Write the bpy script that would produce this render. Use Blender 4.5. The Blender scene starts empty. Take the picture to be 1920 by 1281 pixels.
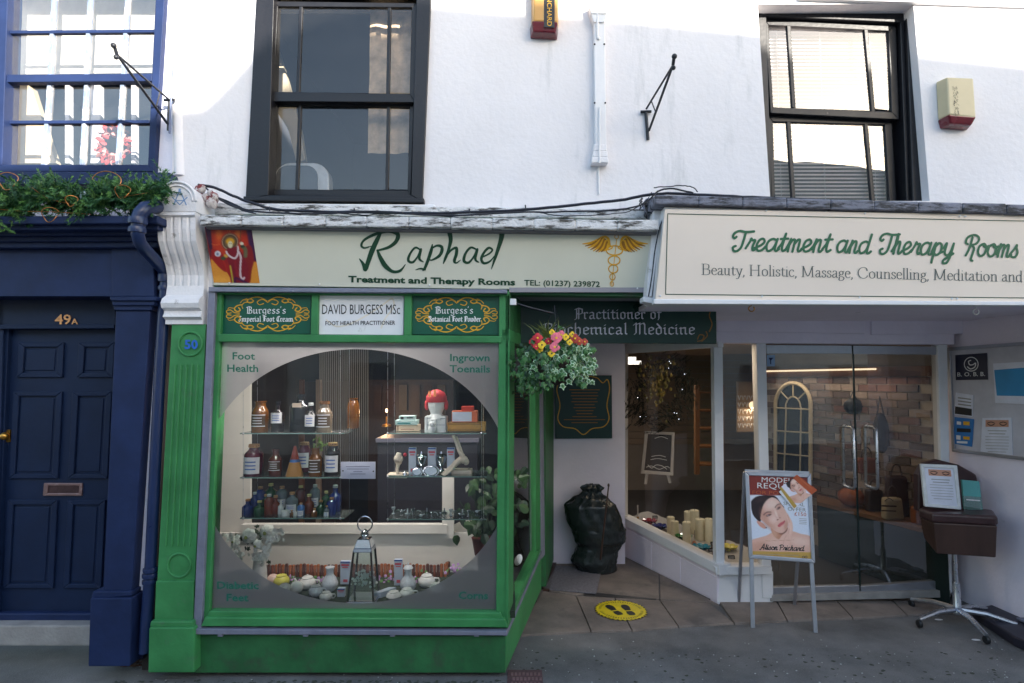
import bpy, bmesh, math, random
from mathutils import Vector, Matrix
random.seed(7)
RND = random.Random(11)
sc = bpy.context.scene
# ------------------------------------------------------------------ camera, world, sun, exposure
F = 1100.0; D = 3.67; H = 1.80; HOR = 712.0
CX, CY = 960.0, 640.5
TH = math.atan((HOR-CY)/F)
cam = bpy.data.objects.new('camera', bpy.data.cameras.new('camera'))
sc.collection.objects.link(cam); sc.camera = cam
cam.data.sensor_width = 36; cam.data.lens = F/1920*36
cam.data.clip_start = 0.05; cam.data.clip_end = 400
cam.location = (0, -D, H); cam.rotation_euler = (math.radians(90)+TH, 0, 0)
SUN_EL, SUN_AZ = math.radians(14), math.radians(33)      # low winter sun, behind and right of the camera
w = bpy.data.worlds.new('World'); sc.world = w; w.use_nodes = True
nt = w.node_tree; nt.nodes.clear()
sky = nt.nodes.new('ShaderNodeTexSky'); sky.sky_type = 'NISHITA'; sky.sun_disc = False
sky.sun_elevation = SUN_EL
sky.sun_rotation = math.pi - SUN_AZ
sky.air_density = 1.0; sky.dust_density = 1.2; sky.ozone_density = 1.0
bg = nt.nodes.new('ShaderNodeBackground'); bg.inputs[1].default_value = 0.15
wo = nt.nodes.new('ShaderNodeOutputWorld')
nt.links.new(sky.outputs[0], bg.inputs[0]); nt.links.new(bg.outputs[0], wo.inputs[0])
sl = bpy.data.lights.new('sun', 'SUN'); sl.energy = 4.0; sl.angle = math.radians(0.5); sl.color = (1, .93, .82)
so = bpy.data.objects.new('sun', sl); sc.collection.objects.link(so)
sd = Vector((math.sin(SUN_AZ)*math.cos(SUN_EL), -math.cos(SUN_AZ)*math.cos(SUN_EL), math.sin(SUN_EL)))
so.rotation_euler = sd.to_track_quat('Z', 'Y').to_euler()
sc.view_settings.view_transform = 'Standard'; sc.view_settings.look = 'None'
sc.view_settings.gamma = 1; sc.view_settings.use_curve_mapping = False
sc.view_settings.exposure = 1.92
sc.cycles.max_bounces = 8; sc.cycles.transparent_max_bounces = 16
# ------------------------------------------------------------------ pixel <-> place helpers
def ray(px, py):
    u = (px-CX)/F; v = -(py-CY)/F
    return Vector((u, math.cos(TH)-math.sin(TH)*v, math.sin(TH)+math.cos(TH)*v))
O = Vector((0, -D, H))
def P(px, py, Y=0.0):
    d = ray(px, py); return O + d*((Y+D)/d.y)
def PG(px, py, z=0.0):
    d = ray(px, py); return O + d*((z-H)/d.z)
def mpp(Y): return (Y+D)/F          # metres per pixel at depth Y
def C(r, g, b):
    f = lambda c: c/255/12.92 if c/255 <= .04045 else ((c/255+.055)/1.055)**2.4
    return (f(r), f(g), f(b), 1)
class Surf:
    """A flat surface in the place; pixel positions of its print are traced onto it."""
    def __init__(s, a, b, c):
        s.a = a; s.n = (b-a).cross(c-a).normalized()
        if s.n.dot(O-a) < 0: s.n = -s.n
    def pt(s, px, py, off=0.0):
        d = ray(px, py); q = s.a + s.n*off
        return O + d*((q-O).dot(s.n)/d.dot(s.n))
def surfY(Y): return Surf(Vector((0, Y, 0)), Vector((1, Y, 0)), Vector((0, Y, 1)))
def surfG(z): return Surf(Vector((0, 0, z)), Vector((1, 0, z)), Vector((0, 1, z)))
# ------------------------------------------------------------------ mesh builder
class MB:
    def __init__(s): s.v = []; s.f = []; s.m = []
    def add(s, vs, fs, m=0):
        k = len(s.v); s.v += [Vector(v) for v in vs]
        s.f += [tuple(i+k for i in f) for f in fs]; s.m += [m]*len(fs); return s
    def hexa(s, a, b, m=0):      # a: 4 front points, b: 4 back points
        return s.add(list(a)+list(b), [(0,1,2,3),(7,6,5,4),(4,5,1,0),(5,6,2,1),(6,7,3,2),(7,4,0,3)], m)
    def box(s, x0, x1, y0, y1, z0, z1, m=0):
        return s.hexa([(x0,y0,z1),(x0,y0,z0),(x1,y0,z0),(x1,y0,z1)], [(x0,y1,z1),(x0,y1,z0),(x1,y1,z0),(x1,y1,z1)], m)
    def px4(s, pts, Y, d, m=0):  # four pixel corners (tl, tr, br, bl) at depth Y, thickness d backwards
        a = [P(x, y, Y) for x, y in pts]; b = [p+Vector((0, d, 0)) for p in a]
        return s.hexa([a[0],a[3],a[2],a[1]], [b[0],b[3],b[2],b[1]], m)
    def px(s, x0, y0, x1, y1, Y, d, m=0):
        return s.px4([(x0,y0),(x1,y0),(x1,y1),(x0,y1)], Y, d, m)
    def prism(s, pts, vec, m=0):
        n = len(pts); vec = Vector(vec); a = [Vector(p) for p in pts]; b = [p+vec for p in a]
        fs = [tuple(range(n)), tuple(reversed(range(n, 2*n)))]
        fs += [(i, i+n, (i+1)%n+n, (i+1)%n) for i in range(n)]
        return s.add(a+b, fs, m)
    def tube(s, pts, r, seg=8, m=0, caps=True):
        pts = [Vector(p) for p in pts]; n = len(pts); vs = []; fs = []
        rr = r if isinstance(r, (list, tuple)) else [r]*n
        up = None
        for i, p in enumerate(pts):
            t = (pts[min(i+1, n-1)]-pts[max(i-1, 0)]).normalized()
            if up is None:
                up = Vector((0,0,1)) if abs(t.z) < .9 else Vector((1,0,0))
            x = t.cross(up).normalized(); y = x.cross(t).normalized(); up = y
            for k in range(seg):
                a = 2*math.pi*k/seg; vs.append(p + (x*math.cos(a)+y*math.sin(a))*rr[i])
        for i in range(n-1):
            for k in range(seg):
                fs.append((i*seg+k, i*seg+(k+1)%seg, (i+1)*seg+(k+1)%seg, (i+1)*seg+k))
        if caps: fs += [tuple(reversed(range(seg))), tuple(range((n-1)*seg, n*seg))]
        return s.add(vs, fs, m)
    def lathe(s, c, prof, seg=18, m=0, sx=1, sy=1, axis=None):
        c = Vector(c); vs = []; fs = []; n = len(prof)
        for r, z in prof:
            for k in range(seg):
                a = 2*math.pi*k/seg
                q = Vector((r*math.cos(a)*sx, r*math.sin(a)*sy, z))
                if axis is not None: q = axis @ q
                vs.append(c+q)
        for i in range(n-1):
            for k in range(seg):
                fs.append((i*seg+k, i*seg+(k+1)%seg, (i+1)*seg+(k+1)%seg, (i+1)*seg+k))
        fs += [tuple(reversed(range(seg))), tuple(range((n-1)*seg, n*seg))]
        return s.add(vs, fs, m)
    def ball(s, c, rx, ry=None, rz=None, seg=14, m=0, rot=None):
        ry = rx if ry is None else ry; rz = rx if rz is None else rz
        prof = [(max(.02, math.sin(math.pi*i/10)), -math.cos(math.pi*i/10)) for i in range(11)]
        M = Matrix.Diagonal((rx, ry, rz))
        if rot is not None: M = rot.to_3x3() @ M
        return s.lathe(c, prof, seg, m, axis=M)
def link(o): sc.collection.objects.link(o); return o
def wloc(o):
    p = Vector((0,0,0))
    while o is not None: p += o.location; o = o.parent
    return p
def build(name, mb, mats, parent=None, loc=None, smooth=False, bevel=0, solid=0, seg=2):
    if not isinstance(mats, (list, tuple)): mats = [mats]
    base = wloc(parent) if parent else (Vector(loc) if loc is not None else Vector((0,0,0)))
    me = bpy.data.meshes.new(name); me.from_pydata([v-base for v in mb.v], [], mb.f)
    for m in mats: me.materials.append(m)
    me.polygons.foreach_set('material_index', mb.m)
    if smooth: me.polygons.foreach_set('use_smooth', [True]*len(me.polygons))
    me.update()
    o = link(bpy.data.objects.new(name, me))
    if parent: o.parent = parent
    elif loc is not None: o.location = loc
    if smooth:
        try: me.set_sharp_from_angle(angle=math.radians(42))
        except Exception: pass
    if solid:
        md = o.modifiers.new('s', 'SOLIDIFY'); md.thickness = solid; md.offset = 0
    if bevel:
        md = o.modifiers.new('b', 'BEVEL'); md.width = bevel; md.segments = seg; md.limit_method = 'ANGLE'; md.angle_limit = math.radians(40)
    return o
def tag(o, label=None, cat=None, group=None, kind=None):
    if label: o['label'] = label
    if cat: o['category'] = cat
    if group: o['group'] = group
    if kind: o['kind'] = kind
    return o
def thing(name, label, cat, loc=(0,0,0), group=None):
    o = link(bpy.data.objects.new(name, None)); o.location = loc; o.empty_display_size = .05
    return tag(o, label, cat, group)
def single(name, mb, mats, label, cat, group=None, **k):
    lo = Vector((sum(v.x for v in mb.v)/len(mb.v), sum(v.y for v in mb.v)/len(mb.v), min(v.z for v in mb.v)))
    return tag(build(name, mb, mats, None, lo, **k), label, cat, group)
def struct(name, mb, mats, **k): return tag(build(name, mb, mats, **k), kind='structure')
# ------------------------------------------------------------------ materials
MATS = {}
def mat(name, col, rough=.5, var=.12, vs=6.0, bump=0., bs=60., metal=0., wear=None, spec=.5, coat=0., stretch=None):
    if name in MATS: return MATS[name]
    m = bpy.data.materials.new(name); m.use_nodes = True; n = m.node_tree; N = n.nodes; L = n.links
    b = N['Principled BSDF']; b.inputs['Roughness'].default_value = rough; b.inputs['Metallic'].default_value = metal
    b.inputs['Specular IOR Level'].default_value = spec; b.inputs['Coat Weight'].default_value = coat
    g = N.new('ShaderNodeNewGeometry'); vec = g.outputs['Position']
    if stretch:
        mp = N.new('ShaderNodeMapping'); mp.inputs['Scale'].default_value = stretch; L.new(vec, mp.inputs[0]); vec = mp.outputs[0]
    tn = N.new('ShaderNodeTexNoise'); tn.inputs['Scale'].default_value = vs; tn.inputs['Detail'].default_value = 6; tn.inputs['Roughness'].default_value = .6
    L.new(vec, tn.inputs['Vector'])
    mr = N.new('ShaderNodeMapRange'); mr.inputs[1].default_value = .3; mr.inputs[2].default_value = .7
    mr.inputs[3].default_value = 1-var; mr.inputs[4].default_value = 1+var; L.new(tn.outputs[0], mr.inputs[0])
    vm = N.new('ShaderNodeVectorMath'); vm.operation = 'SCALE'; vm.inputs[0].default_value = col[:3]; L.new(mr.outputs[0], vm.inputs['Scale'])
    out = vm.outputs[0]
    if wear:      # (colour, threshold, scale, softness[, stretch])
        wc, th, ws, sf = wear[:4]
        wn = N.new('ShaderNodeTexNoise'); wn.inputs['Scale'].default_value = ws; wn.inputs['Detail'].default_value = 8; wn.inputs['Roughness'].default_value = .7
        if len(wear) > 4:
            m2 = N.new('ShaderNodeMapping'); m2.inputs['Scale'].default_value = wear[4]; L.new(g.outputs['Position'], m2.inputs[0]); L.new(m2.outputs[0], wn.inputs['Vector'])
        else: L.new(vec, wn.inputs['Vector'])
        w2 = N.new('ShaderNodeMapRange'); w2.inputs[1].default_value = th; w2.inputs[2].default_value = th+sf; L.new(wn.outputs[0], w2.inputs[0])
        mx = N.new('ShaderNodeMixRGB'); L.new(w2.outputs[0], mx.inputs[0]); L.new(out, mx.inputs[1]); mx.inputs[2].default_value = wc; out = mx.outputs[0]
    L.new(out, b.inputs['Base Color'])
    rn = N.new('ShaderNodeMapRange'); rn.inputs[3].default_value = max(0.02, rough-.08); rn.inputs[4].default_value = min(1, rough+.1)
    L.new(tn.outputs[0], rn.inputs[0]); L.new(rn.outputs[0], b.inputs['Roughness'])
    if bump:
        bn = N.new('ShaderNodeTexNoise'); bn.inputs['Scale'].default_value = bs; bn.inputs['Detail'].default_value = 4; L.new(vec, bn.inputs['Vector'])
        bp = N.new('ShaderNodeBump'); bp.inputs['Strength'].default_value = bump; bp.inputs['Distance'].default_value = .01
        L.new(bn.outputs[0], bp.inputs['Height']); L.new(bp.outputs[0], b.inputs['Normal'])
    MATS[name] = m; return m
def emis(name, col, s):
    m = bpy.data.materials.new(name); m.use_nodes = True; b = m.node_tree.nodes['Principled BSDF']
    b.inputs['Base Color'].default_value = (.8,.8,.8,1)
    b.inputs['Emission Color'].default_value = col; b.inputs['Emission Strength'].default_value = s; return m
def glass(name, tint=(1,1,1,1), refl=.06, rough=0.0, dirt=.02, ior=1.5):
    m = bpy.data.materials.new(name); m.use_nodes = True; n = m.node_tree; N = n.nodes; L = n.links; N.clear()
    out = N.new('ShaderNodeOutputMaterial'); tr = N.new('ShaderNodeBsdfTransparent'); tr.inputs[0].default_value = tint
    gl = N.new('ShaderNodeBsdfGlossy'); gl.inputs['Roughness'].default_value = rough
    fr = N.new('ShaderNodeFresnel'); fr.inputs[0].default_value = ior
    ad = N.new('ShaderNodeMath'); ad.operation = 'ADD'; ad.inputs[1].default_value = refl; ad.use_clamp = True; L.new(fr.outputs[0], ad.inputs[0])
    mx = N.new('ShaderNodeMixShader'); L.new(ad.outputs[0], mx.inputs[0]); L.new(tr.outputs[0], mx.inputs[1]); L.new(gl.outputs[0], mx.inputs[2])
    g = N.new('ShaderNodeNewGeometry'); tn = N.new('ShaderNodeTexNoise'); tn.inputs['Scale'].default_value = 2.2; L.new(g.outputs['Position'], tn.inputs['Vector'])
    bp = N.new('ShaderNodeBump'); bp.inputs['Strength'].default_value = .05; bp.inputs['Distance'].default_value = .02; L.new(tn.outputs[0], bp.inputs['Height']); L.new(bp.outputs[0], gl.inputs['Normal'])
    df = N.new('ShaderNodeBsdfDiffuse'); df.inputs[0].default_value = (.6,.6,.6,1)
    t2 = N.new('ShaderNodeTexNoise'); t2.inputs['Scale'].default_value = 9; t2.inputs['Detail'].default_value = 6; L.new(g.outputs['Position'], t2.inputs['Vector'])
    m2 = N.new('ShaderNodeMath'); m2.operation = 'MULTIPLY'; m2.inputs[1].default_value = dirt*2; L.new(t2.outputs[0], m2.inputs[0])
    x2 = N.new('ShaderNodeMixShader'); L.new(m2.outputs[0], x2.inputs[0]); L.new(mx.outputs[0], x2.inputs[1]); L.new(df.outputs[0], x2.inputs[2])
    L.new(x2.outputs[0], out.inputs[0]); return m
WHITE = (.80,.79,.80,1)
stucco = mat('white_render', (.82,.79,.80,1), .85, .04, 1.3, .26, 38, wear=((.52,.52,.52,1), .57, 2.0, .25, (2.2,2.2,.35)))
# rendered wall: add a second, coarser trowel relief
def _stucco2(m):
    n = m.node_tree; N = n.nodes; L = n.links
    bp = [x for x in N if x.type == 'BUMP'][0]; fine = [x for x in N if x.type == 'TEX_NOISE' and abs(x.inputs['Scale'].default_value-38) < .1][0]
    co = N.new('ShaderNodeTexNoise'); co.inputs['Scale'].default_value = 9; co.inputs['Detail'].default_value = 3
    g = [x for x in N if x.type == 'NEW_GEOMETRY'][0]; L.new(g.outputs['Position'], co.inputs['Vector'])
    ma = N.new('ShaderNodeMath'); ma.operation = 'MULTIPLY_ADD'; L.new(co.outputs[0], ma.inputs[0]); ma.inputs[1].default_value = 1.3; L.new(fine.outputs[0], ma.inputs[2])
    L.new(ma.outputs[0], bp.inputs['Height'])
_stucco2(stucco)
whitep = mat('white_paint', WHITE, .55, .05, 3, .15, 30, wear=((.42,.40,.38,1), .64, 4, .12))
whitecon = mat('console_white_paint', (.80,.78,.79,1), .6, .06, 8, .3, 60, wear=((.30,.27,.25,1), .60, 9, .1))
flaky = mat('flaking_white_paint', (.70,.69,.69,1), .8, .15, 10, .9, 45, wear=((.075,.07,.062,1), .50, 13, .10, (.6,3,3)))
rust = mat('red_flaking_paint', (.55,.5,.48,1), .85, .2, 20, .8, 60, wear=((.20,.03,.03,1), .5, 14, .05))
blue = mat('navy_paint', C(30,44,80), .5, .22, 4, .18, 26, spec=.25, wear=((.05,.07,.14,1), .68, 25, .05))
blued = mat('navy_door_paint', C(19,34,62), .48, .2, 3, .16, 24, spec=.25, wear=((.05,.065,.11,1), .64, 9, .2))
bluepipe = mat('navy_pipe_paint', C(30,46,84), .3, .1, 6)
green = mat('green_paint', C(60,130,76), .42, .2, 4, .25, 34, spec=.35, wear=((.10,.15,.10,1), .60, 9, .22))
greend = mat('green_dark_paint', C(40,98,56), .5, .3, 5, .3, 30, wear=((.05,.055,.04,1), .52, 6, .25))
black = mat('black_window_paint', C(17,17,23), .42, .2, 8, .12, 40, wear=((.10,.09,.08,1), .66, 22, .06))
iron = mat('black_iron', C(24,27,36), .45, .2, 30, .2, 80)
lead = mat('grey_galvanised_strip', C(128,130,146), .55, .12, 14, .35, 45, metal=.3, wear=((.55,.55,.6,1), .66, 30, .06))
leaddark = mat('weathered_lead', C(120,122,135), .7, .2, 9, .8, 30, wear=((.03,.03,.035,1), .46, 12, .12, (.6,3,3)))
cream = mat('cream_panel', C(236,230,222), .7, .05, 3, wear=((.4,.38,.35,1), .68, 5, .1))
signgreen = mat('sage_sign_board', C(220,218,200), .4, .04, 2, wear=((.40,.42,.38,1), .66, 3, .2))
signcream = mat('cream_sign_board', C(236,220,204), .42, .035, 1.6, wear=((.5,.45,.42,1), .67, 3, .2))
pgreen = mat('print_dark_green', C(26,68,44), .45, .05, 8)
pgreen2 = mat('print_script_green', C(24,96,62), .45, .12, 30)
pgrey = mat('print_grey_green', C(70,80,78), .5, .05, 8)
pteal = mat('print_teal', C(24,112,92), .5, .06, 8)
dgreen = mat('bottle_green_board', C(10,84,62), .32, .08, 4)
dgreen2 = mat('dark_green_board', C(10,52,44), .3, .1, 4)
gold = mat('print_gold', C(222,164,28), .45, .12, 40)
goldd = mat('print_gold_shadow', C(150,98,18), .5, .1, 40)
pwhite = mat('print_white', (.78,.78,.77,1), .5, .03, 8)
pblack = mat('print_black', C(26,28,30), .5, .03, 8)
concrete = mat('tarmac', (.155,.148,.142,1), .92, .45, 1.8, 1.0, 110, wear=((.30,.29,.27,1), .60, 120, .05))
slabm = mat('paving_slab', (.21,.17,.145,1), .8, .28, 4, .6, 90, wear=((.09,.08,.07,1), .55, 3.5, .22))
stonestep = mat('stone_step', (.30,.28,.26,1), .85, .2, 7, .5, 60)
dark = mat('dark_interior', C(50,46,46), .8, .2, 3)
shopwall = mat('shop_wall', C(190,180,170), .8, .05, 3)
shopfloor = mat('shop_floor', C(62,60,60), .5, .2, 3)
wood = mat('brown_wood', C(132,84,46), .45, .25, 6, .1, 40, stretch=(1,1,.15))
darkwood = mat('dark_wood', C(66,44,36), .45, .25, 6, .1, 40, stretch=(1,1,.15))
steel = mat('brushed_steel', C(190,192,198), .28, .1, 30, metal=.9)
alu = mat('aluminium', C(178,180,188), .35, .06, 20, metal=.8)
winglass = glass('window_glass', (1,1,1,1), .04, 0, .01)
upglass = glass('upper_window_glass', (.9,.92,.95,1), .035, .01, .015)
skyglass = glass('upper_right_window_glass', (.95,.95,.97,1), .15, .01, .03)
shelfglass = glass('shelf_glass', (.75,.9,.86,1), .10, 0, .05)
# ------------------------------------------------------------------ pen lettering (drawn with a nib, built as thin flat print)
def hull(pts):
    pts = sorted(set(pts))
    if len(pts) < 3: return pts
    def half(ps):
        h = []
        for p in ps:
            while len(h) > 1 and (h[-1][0]-h[-2][0])*(p[1]-h[-2][1])-(h[-1][1]-h[-2][1])*(p[0]-h[-2][0]) <= 0: h.pop()
            h.append(p)
        return h[:-1]
    return half(pts)+half(pts[::-1])
def smooth(pts, k=5, closed=False):
    if len(pts) < 3: return pts
    out = []; n = len(pts)
    for i in range(n if closed else n-1):
        g = (lambda j: pts[j % n]) if closed else (lambda j: pts[max(0, min(n-1, j))])
        a, b, c, d = g(i-1), g(i), g(i+1), g(i+2)
        for t in range(k):
            t /= k
            out.append(tuple(.5*((2*b[q])+(-a[q]+c[q])*t+(2*a[q]-5*b[q]+4*c[q]-d[q])*t*t+(-a[q]+3*b[q]-3*c[q]+d[q])*t**3) for q in range(len(b))))
    out.append(pts[0] if closed else pts[-1]); return out
class Pen:
    def __init__(s, surf, off=.0015): s.s = surf; s.mb = MB(); s.off = off; s.k = 0
    def poly(s, pts, m=0, off=None):
        s.k += 1; o = (s.off if off is None else off)+.000012*(s.k % 60)
        vs = [s.s.pt(x, y, o) for x, y in pts]
        n = (vs[1]-vs[0]).cross(vs[2]-vs[0])
        if n.dot(s.s.n) < 0: vs = vs[::-1]
        s.mb.add(vs, [tuple(range(len(vs)))], m)
    def stroke(s, pts, w, m=0, nib=None, ang=0, sm=True, closed=False, k=5):
        """pts (x,y[,width]); nib = thin/thick ratio of a broad nib held at ang degrees"""
        if sm: pts = smooth(pts, k, closed)
        def foot(p):
            ww = (p[2] if len(p) > 2 else w)/2; r = []
            for i in range(8):
                a = 2*math.pi*i/8+.2
                ex, ey = math.cos(a)*ww, math.sin(a)*ww*(nib if nib else 1)
                c, q = math.cos(math.radians(ang)), math.sin(math.radians(ang))
                r.append((round(p[0]+ex*c-ey*q, 4), round(p[1]+ex*q+ey*c, 4)))
            return r
        for a, b in zip(pts, pts[1:]):
            h = hull(foot(a)+foot(b))
            if len(h) > 2: s.poly(h, m)
    def disc(s, x, y, rx, ry=None, m=0, n=18):
        ry = rx if ry is None else ry
        s.poly([(x+rx*math.cos(2*math.pi*i/n), y+ry*math.sin(2*math.pi*i/n)) for i in range(n)], m)
    def ring(s, x, y, rx, ry, w, m=0, n=22, a0=0, a1=360):
        p = [(x+rx*math.cos(math.radians(a0+(a1-a0)*i/n)), y+ry*math.sin(math.radians(a0+(a1-a0)*i/n))) for i in range(n+1)]
        s.stroke(p, w, m, sm=False)
    def glyphs(s, font, text, x0, y0, x1, y1, h, w, m=0, nib=None, ang=0, slant=0, sm=True, cap=8.0):
        """fit text between (x0,y0) and (x1,y1) on its baseline; h = pixel height of a capital"""
        tot = sum(font.get(c, (2.2, []))[0] for c in text); kx = (x1-x0)/tot; ky = h/cap; x = 0
        for c in text:
            adv, sts = font.get(c, (2.2, []))
            for st in sts:
                pts = [(x0+(x+q[0])*kx+q[1]*ky*slant, y0+(y1-y0)*(x+q[0])/tot-q[1]*ky) for q in st]
                s.stroke(pts, w, m, nib, ang, sm and len(pts) > 2, k=4)
            x += adv
    def bar(s, x0, y0, x1, y1, w, m=0): s.stroke([(x0,y0),(x1,y1)], w, m, sm=False)
    def text(s, t, x0, y0, x1, y1, h, m=0, bold=.0, shear=0):
        """sans lettering, baseline (x0,y0)-(x1,y1)"""
        cu = bpy.data.curves.new('t', 'FONT'); cu.body = t; cu.offset = bold; cu.resolution_u = 2; cu.shear = shear
        ob = bpy.data.objects.new('t', cu); sc.collection.objects.link(ob)
        dg = bpy.context.evaluated_depsgraph_get(); me = ob.evaluated_get(dg).to_mesh()
        vs = [v.co.copy() for v in me.vertices]; fs = [tuple(p.vertices) for p in me.polygons]
        ob.evaluated_get(dg).to_mesh_clear(); bpy.data.objects.remove(ob); bpy.data.curves.remove(cu)
        ax = min(v.x for v in vs); bx = max(v.x for v in vs); kx = (x1-x0)/(bx-ax); ky = h/.73
        s.k += 1; o = s.off+.000012*(s.k % 60)
        pts = [s.s.pt(x0+(v.x-ax)*kx, y0+(y1-y0)*(v.x-ax)/(bx-ax)-v.y*ky, o) for v in vs]
        if fs:
            f = fs[0]; n = (pts[f[1]]-pts[f[0]]).cross(pts[f[2]]-pts[f[0]])
            if n.dot(s.s.n) < 0: fs = [tuple(reversed(f)) for f in fs]
        s.mb.add(pts, fs, m)
import numpy as np
def printmat():
    if 'painted_print' in MATS: return MATS['painted_print']
    m = bpy.data.materials.new('painted_print'); m.use_nodes = True; n = m.node_tree
    a = n.nodes.new('ShaderNodeAttribute'); a.attribute_name = 'ink'; b = n.nodes['Principled BSDF']; b.inputs['Roughness'].default_value = .35
    n.links.new(a.outputs['Color'], b.inputs['Base Color']); MATS['painted_print'] = m; return m
def paint(surf, quad, nu, nv, layers, off, name, parent, inv):
    """a soft-edged picture printed on a fine grid: quad = px corners; inv maps px to drawing units"""
    u, v = np.meshgrid(np.linspace(0,1,nu), np.linspace(0,1,nv)); u = u.ravel(); v = v.ravel(); q = np.array(quad, float)
    pxy = ((q[0]*(1-u)[:,None]+q[1]*u[:,None])*(1-v)[:,None]+(q[3]*(1-u)[:,None]+q[2]*u[:,None])*v[:,None])
    X = np.stack(inv(pxy[:,0], pxy[:,1]), 1); col = np.ones((len(X),3))*255
    def seg(pts, closed):
        d = np.full(len(X), 1e9); P_ = np.array(pts, float); n_ = len(P_)
        for i in range(n_ if closed else n_-1):
            a, b = P_[i], P_[(i+1) % n_]; ab = b-a; t = np.clip(((X-a)@ab)/max(ab@ab, 1e-9), 0, 1); d = np.minimum(d, np.linalg.norm(X-a-t[:,None]*ab, axis=1))
        return d
    def inside(pts):
        r = np.zeros(len(X), bool); n_ = len(pts)
        for i in range(n_):
            (x0_, y0_), (x1_, y1_) = pts[i], pts[(i+1) % n_]
            if y0_ == y1_: continue
            c_ = ((y0_ > X[:,1]) != (y1_ > X[:,1])) & (X[:,0] < (x1_-x0_)*(X[:,1]-y0_)/(y1_-y0_)+x0_); r ^= c_
        return r
    for L_ in layers:
        k = L_[0]
        if k == 'p': _, pts, c, soft, al = L_; pts = smooth(pts, 3, True)[:-1] if len(pts) > 5 else pts; d = seg(pts, True); d = np.where(inside(pts), -d, d); w_ = np.clip(.5-d/max(soft,.01), 0, 1)
        elif k == 'e': _, cx, cy, rx_, ry_, rot_, c, soft, al = L_; co, si = math.cos(math.radians(rot_)), math.sin(math.radians(rot_)); dx_, dy_ = X[:,0]-cx, X[:,1]-cy; r_ = np.sqrt(((dx_*co+dy_*si)/rx_)**2+((-dx_*si+dy_*co)/ry_)**2); w_ = np.clip((1+soft-r_)/(2*soft), 0, 1); w_ = w_*w_*(3-2*w_)
        elif k == 'l': _, pts, wd, c, soft, al = L_; d = seg(smooth(pts, 4), False); w_ = np.clip((wd/2+soft/2-d)/max(soft,.01), 0, 1)
        elif k == 'g': _, y0_, y1_, c, al = L_; soft = 0; w_ = np.clip((X[:,1]-y0_)/(y1_-y0_), 0, 1)
        col += (np.array(c, float)-col)*(w_*al)[:,None]
    rs = np.random.RandomState(3); col = np.clip(col+rs.normal(0, 2.2, (len(X),1)), 0, 255)/255
    lin = np.where(col <= .04045, col/12.92, ((col+.055)/1.055)**2.4)
    mb = MB(); vs = [surf.pt(float(x), float(y), off) for x, y in pxy]; fs = [(j*nu+i, (j+1)*nu+i, (j+1)*nu+i+1, j*nu+i+1) for j in range(nv-1) for i in range(nu-1)]; mb.add(vs, fs)
    o = build(name, mb, printmat(), parent); at = o.data.color_attributes.new('ink', 'FLOAT_COLOR', 'POINT'); at.data.foreach_set('color', np.concatenate([lin, np.ones((len(lin),1))], 1).ravel()); return o
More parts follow.
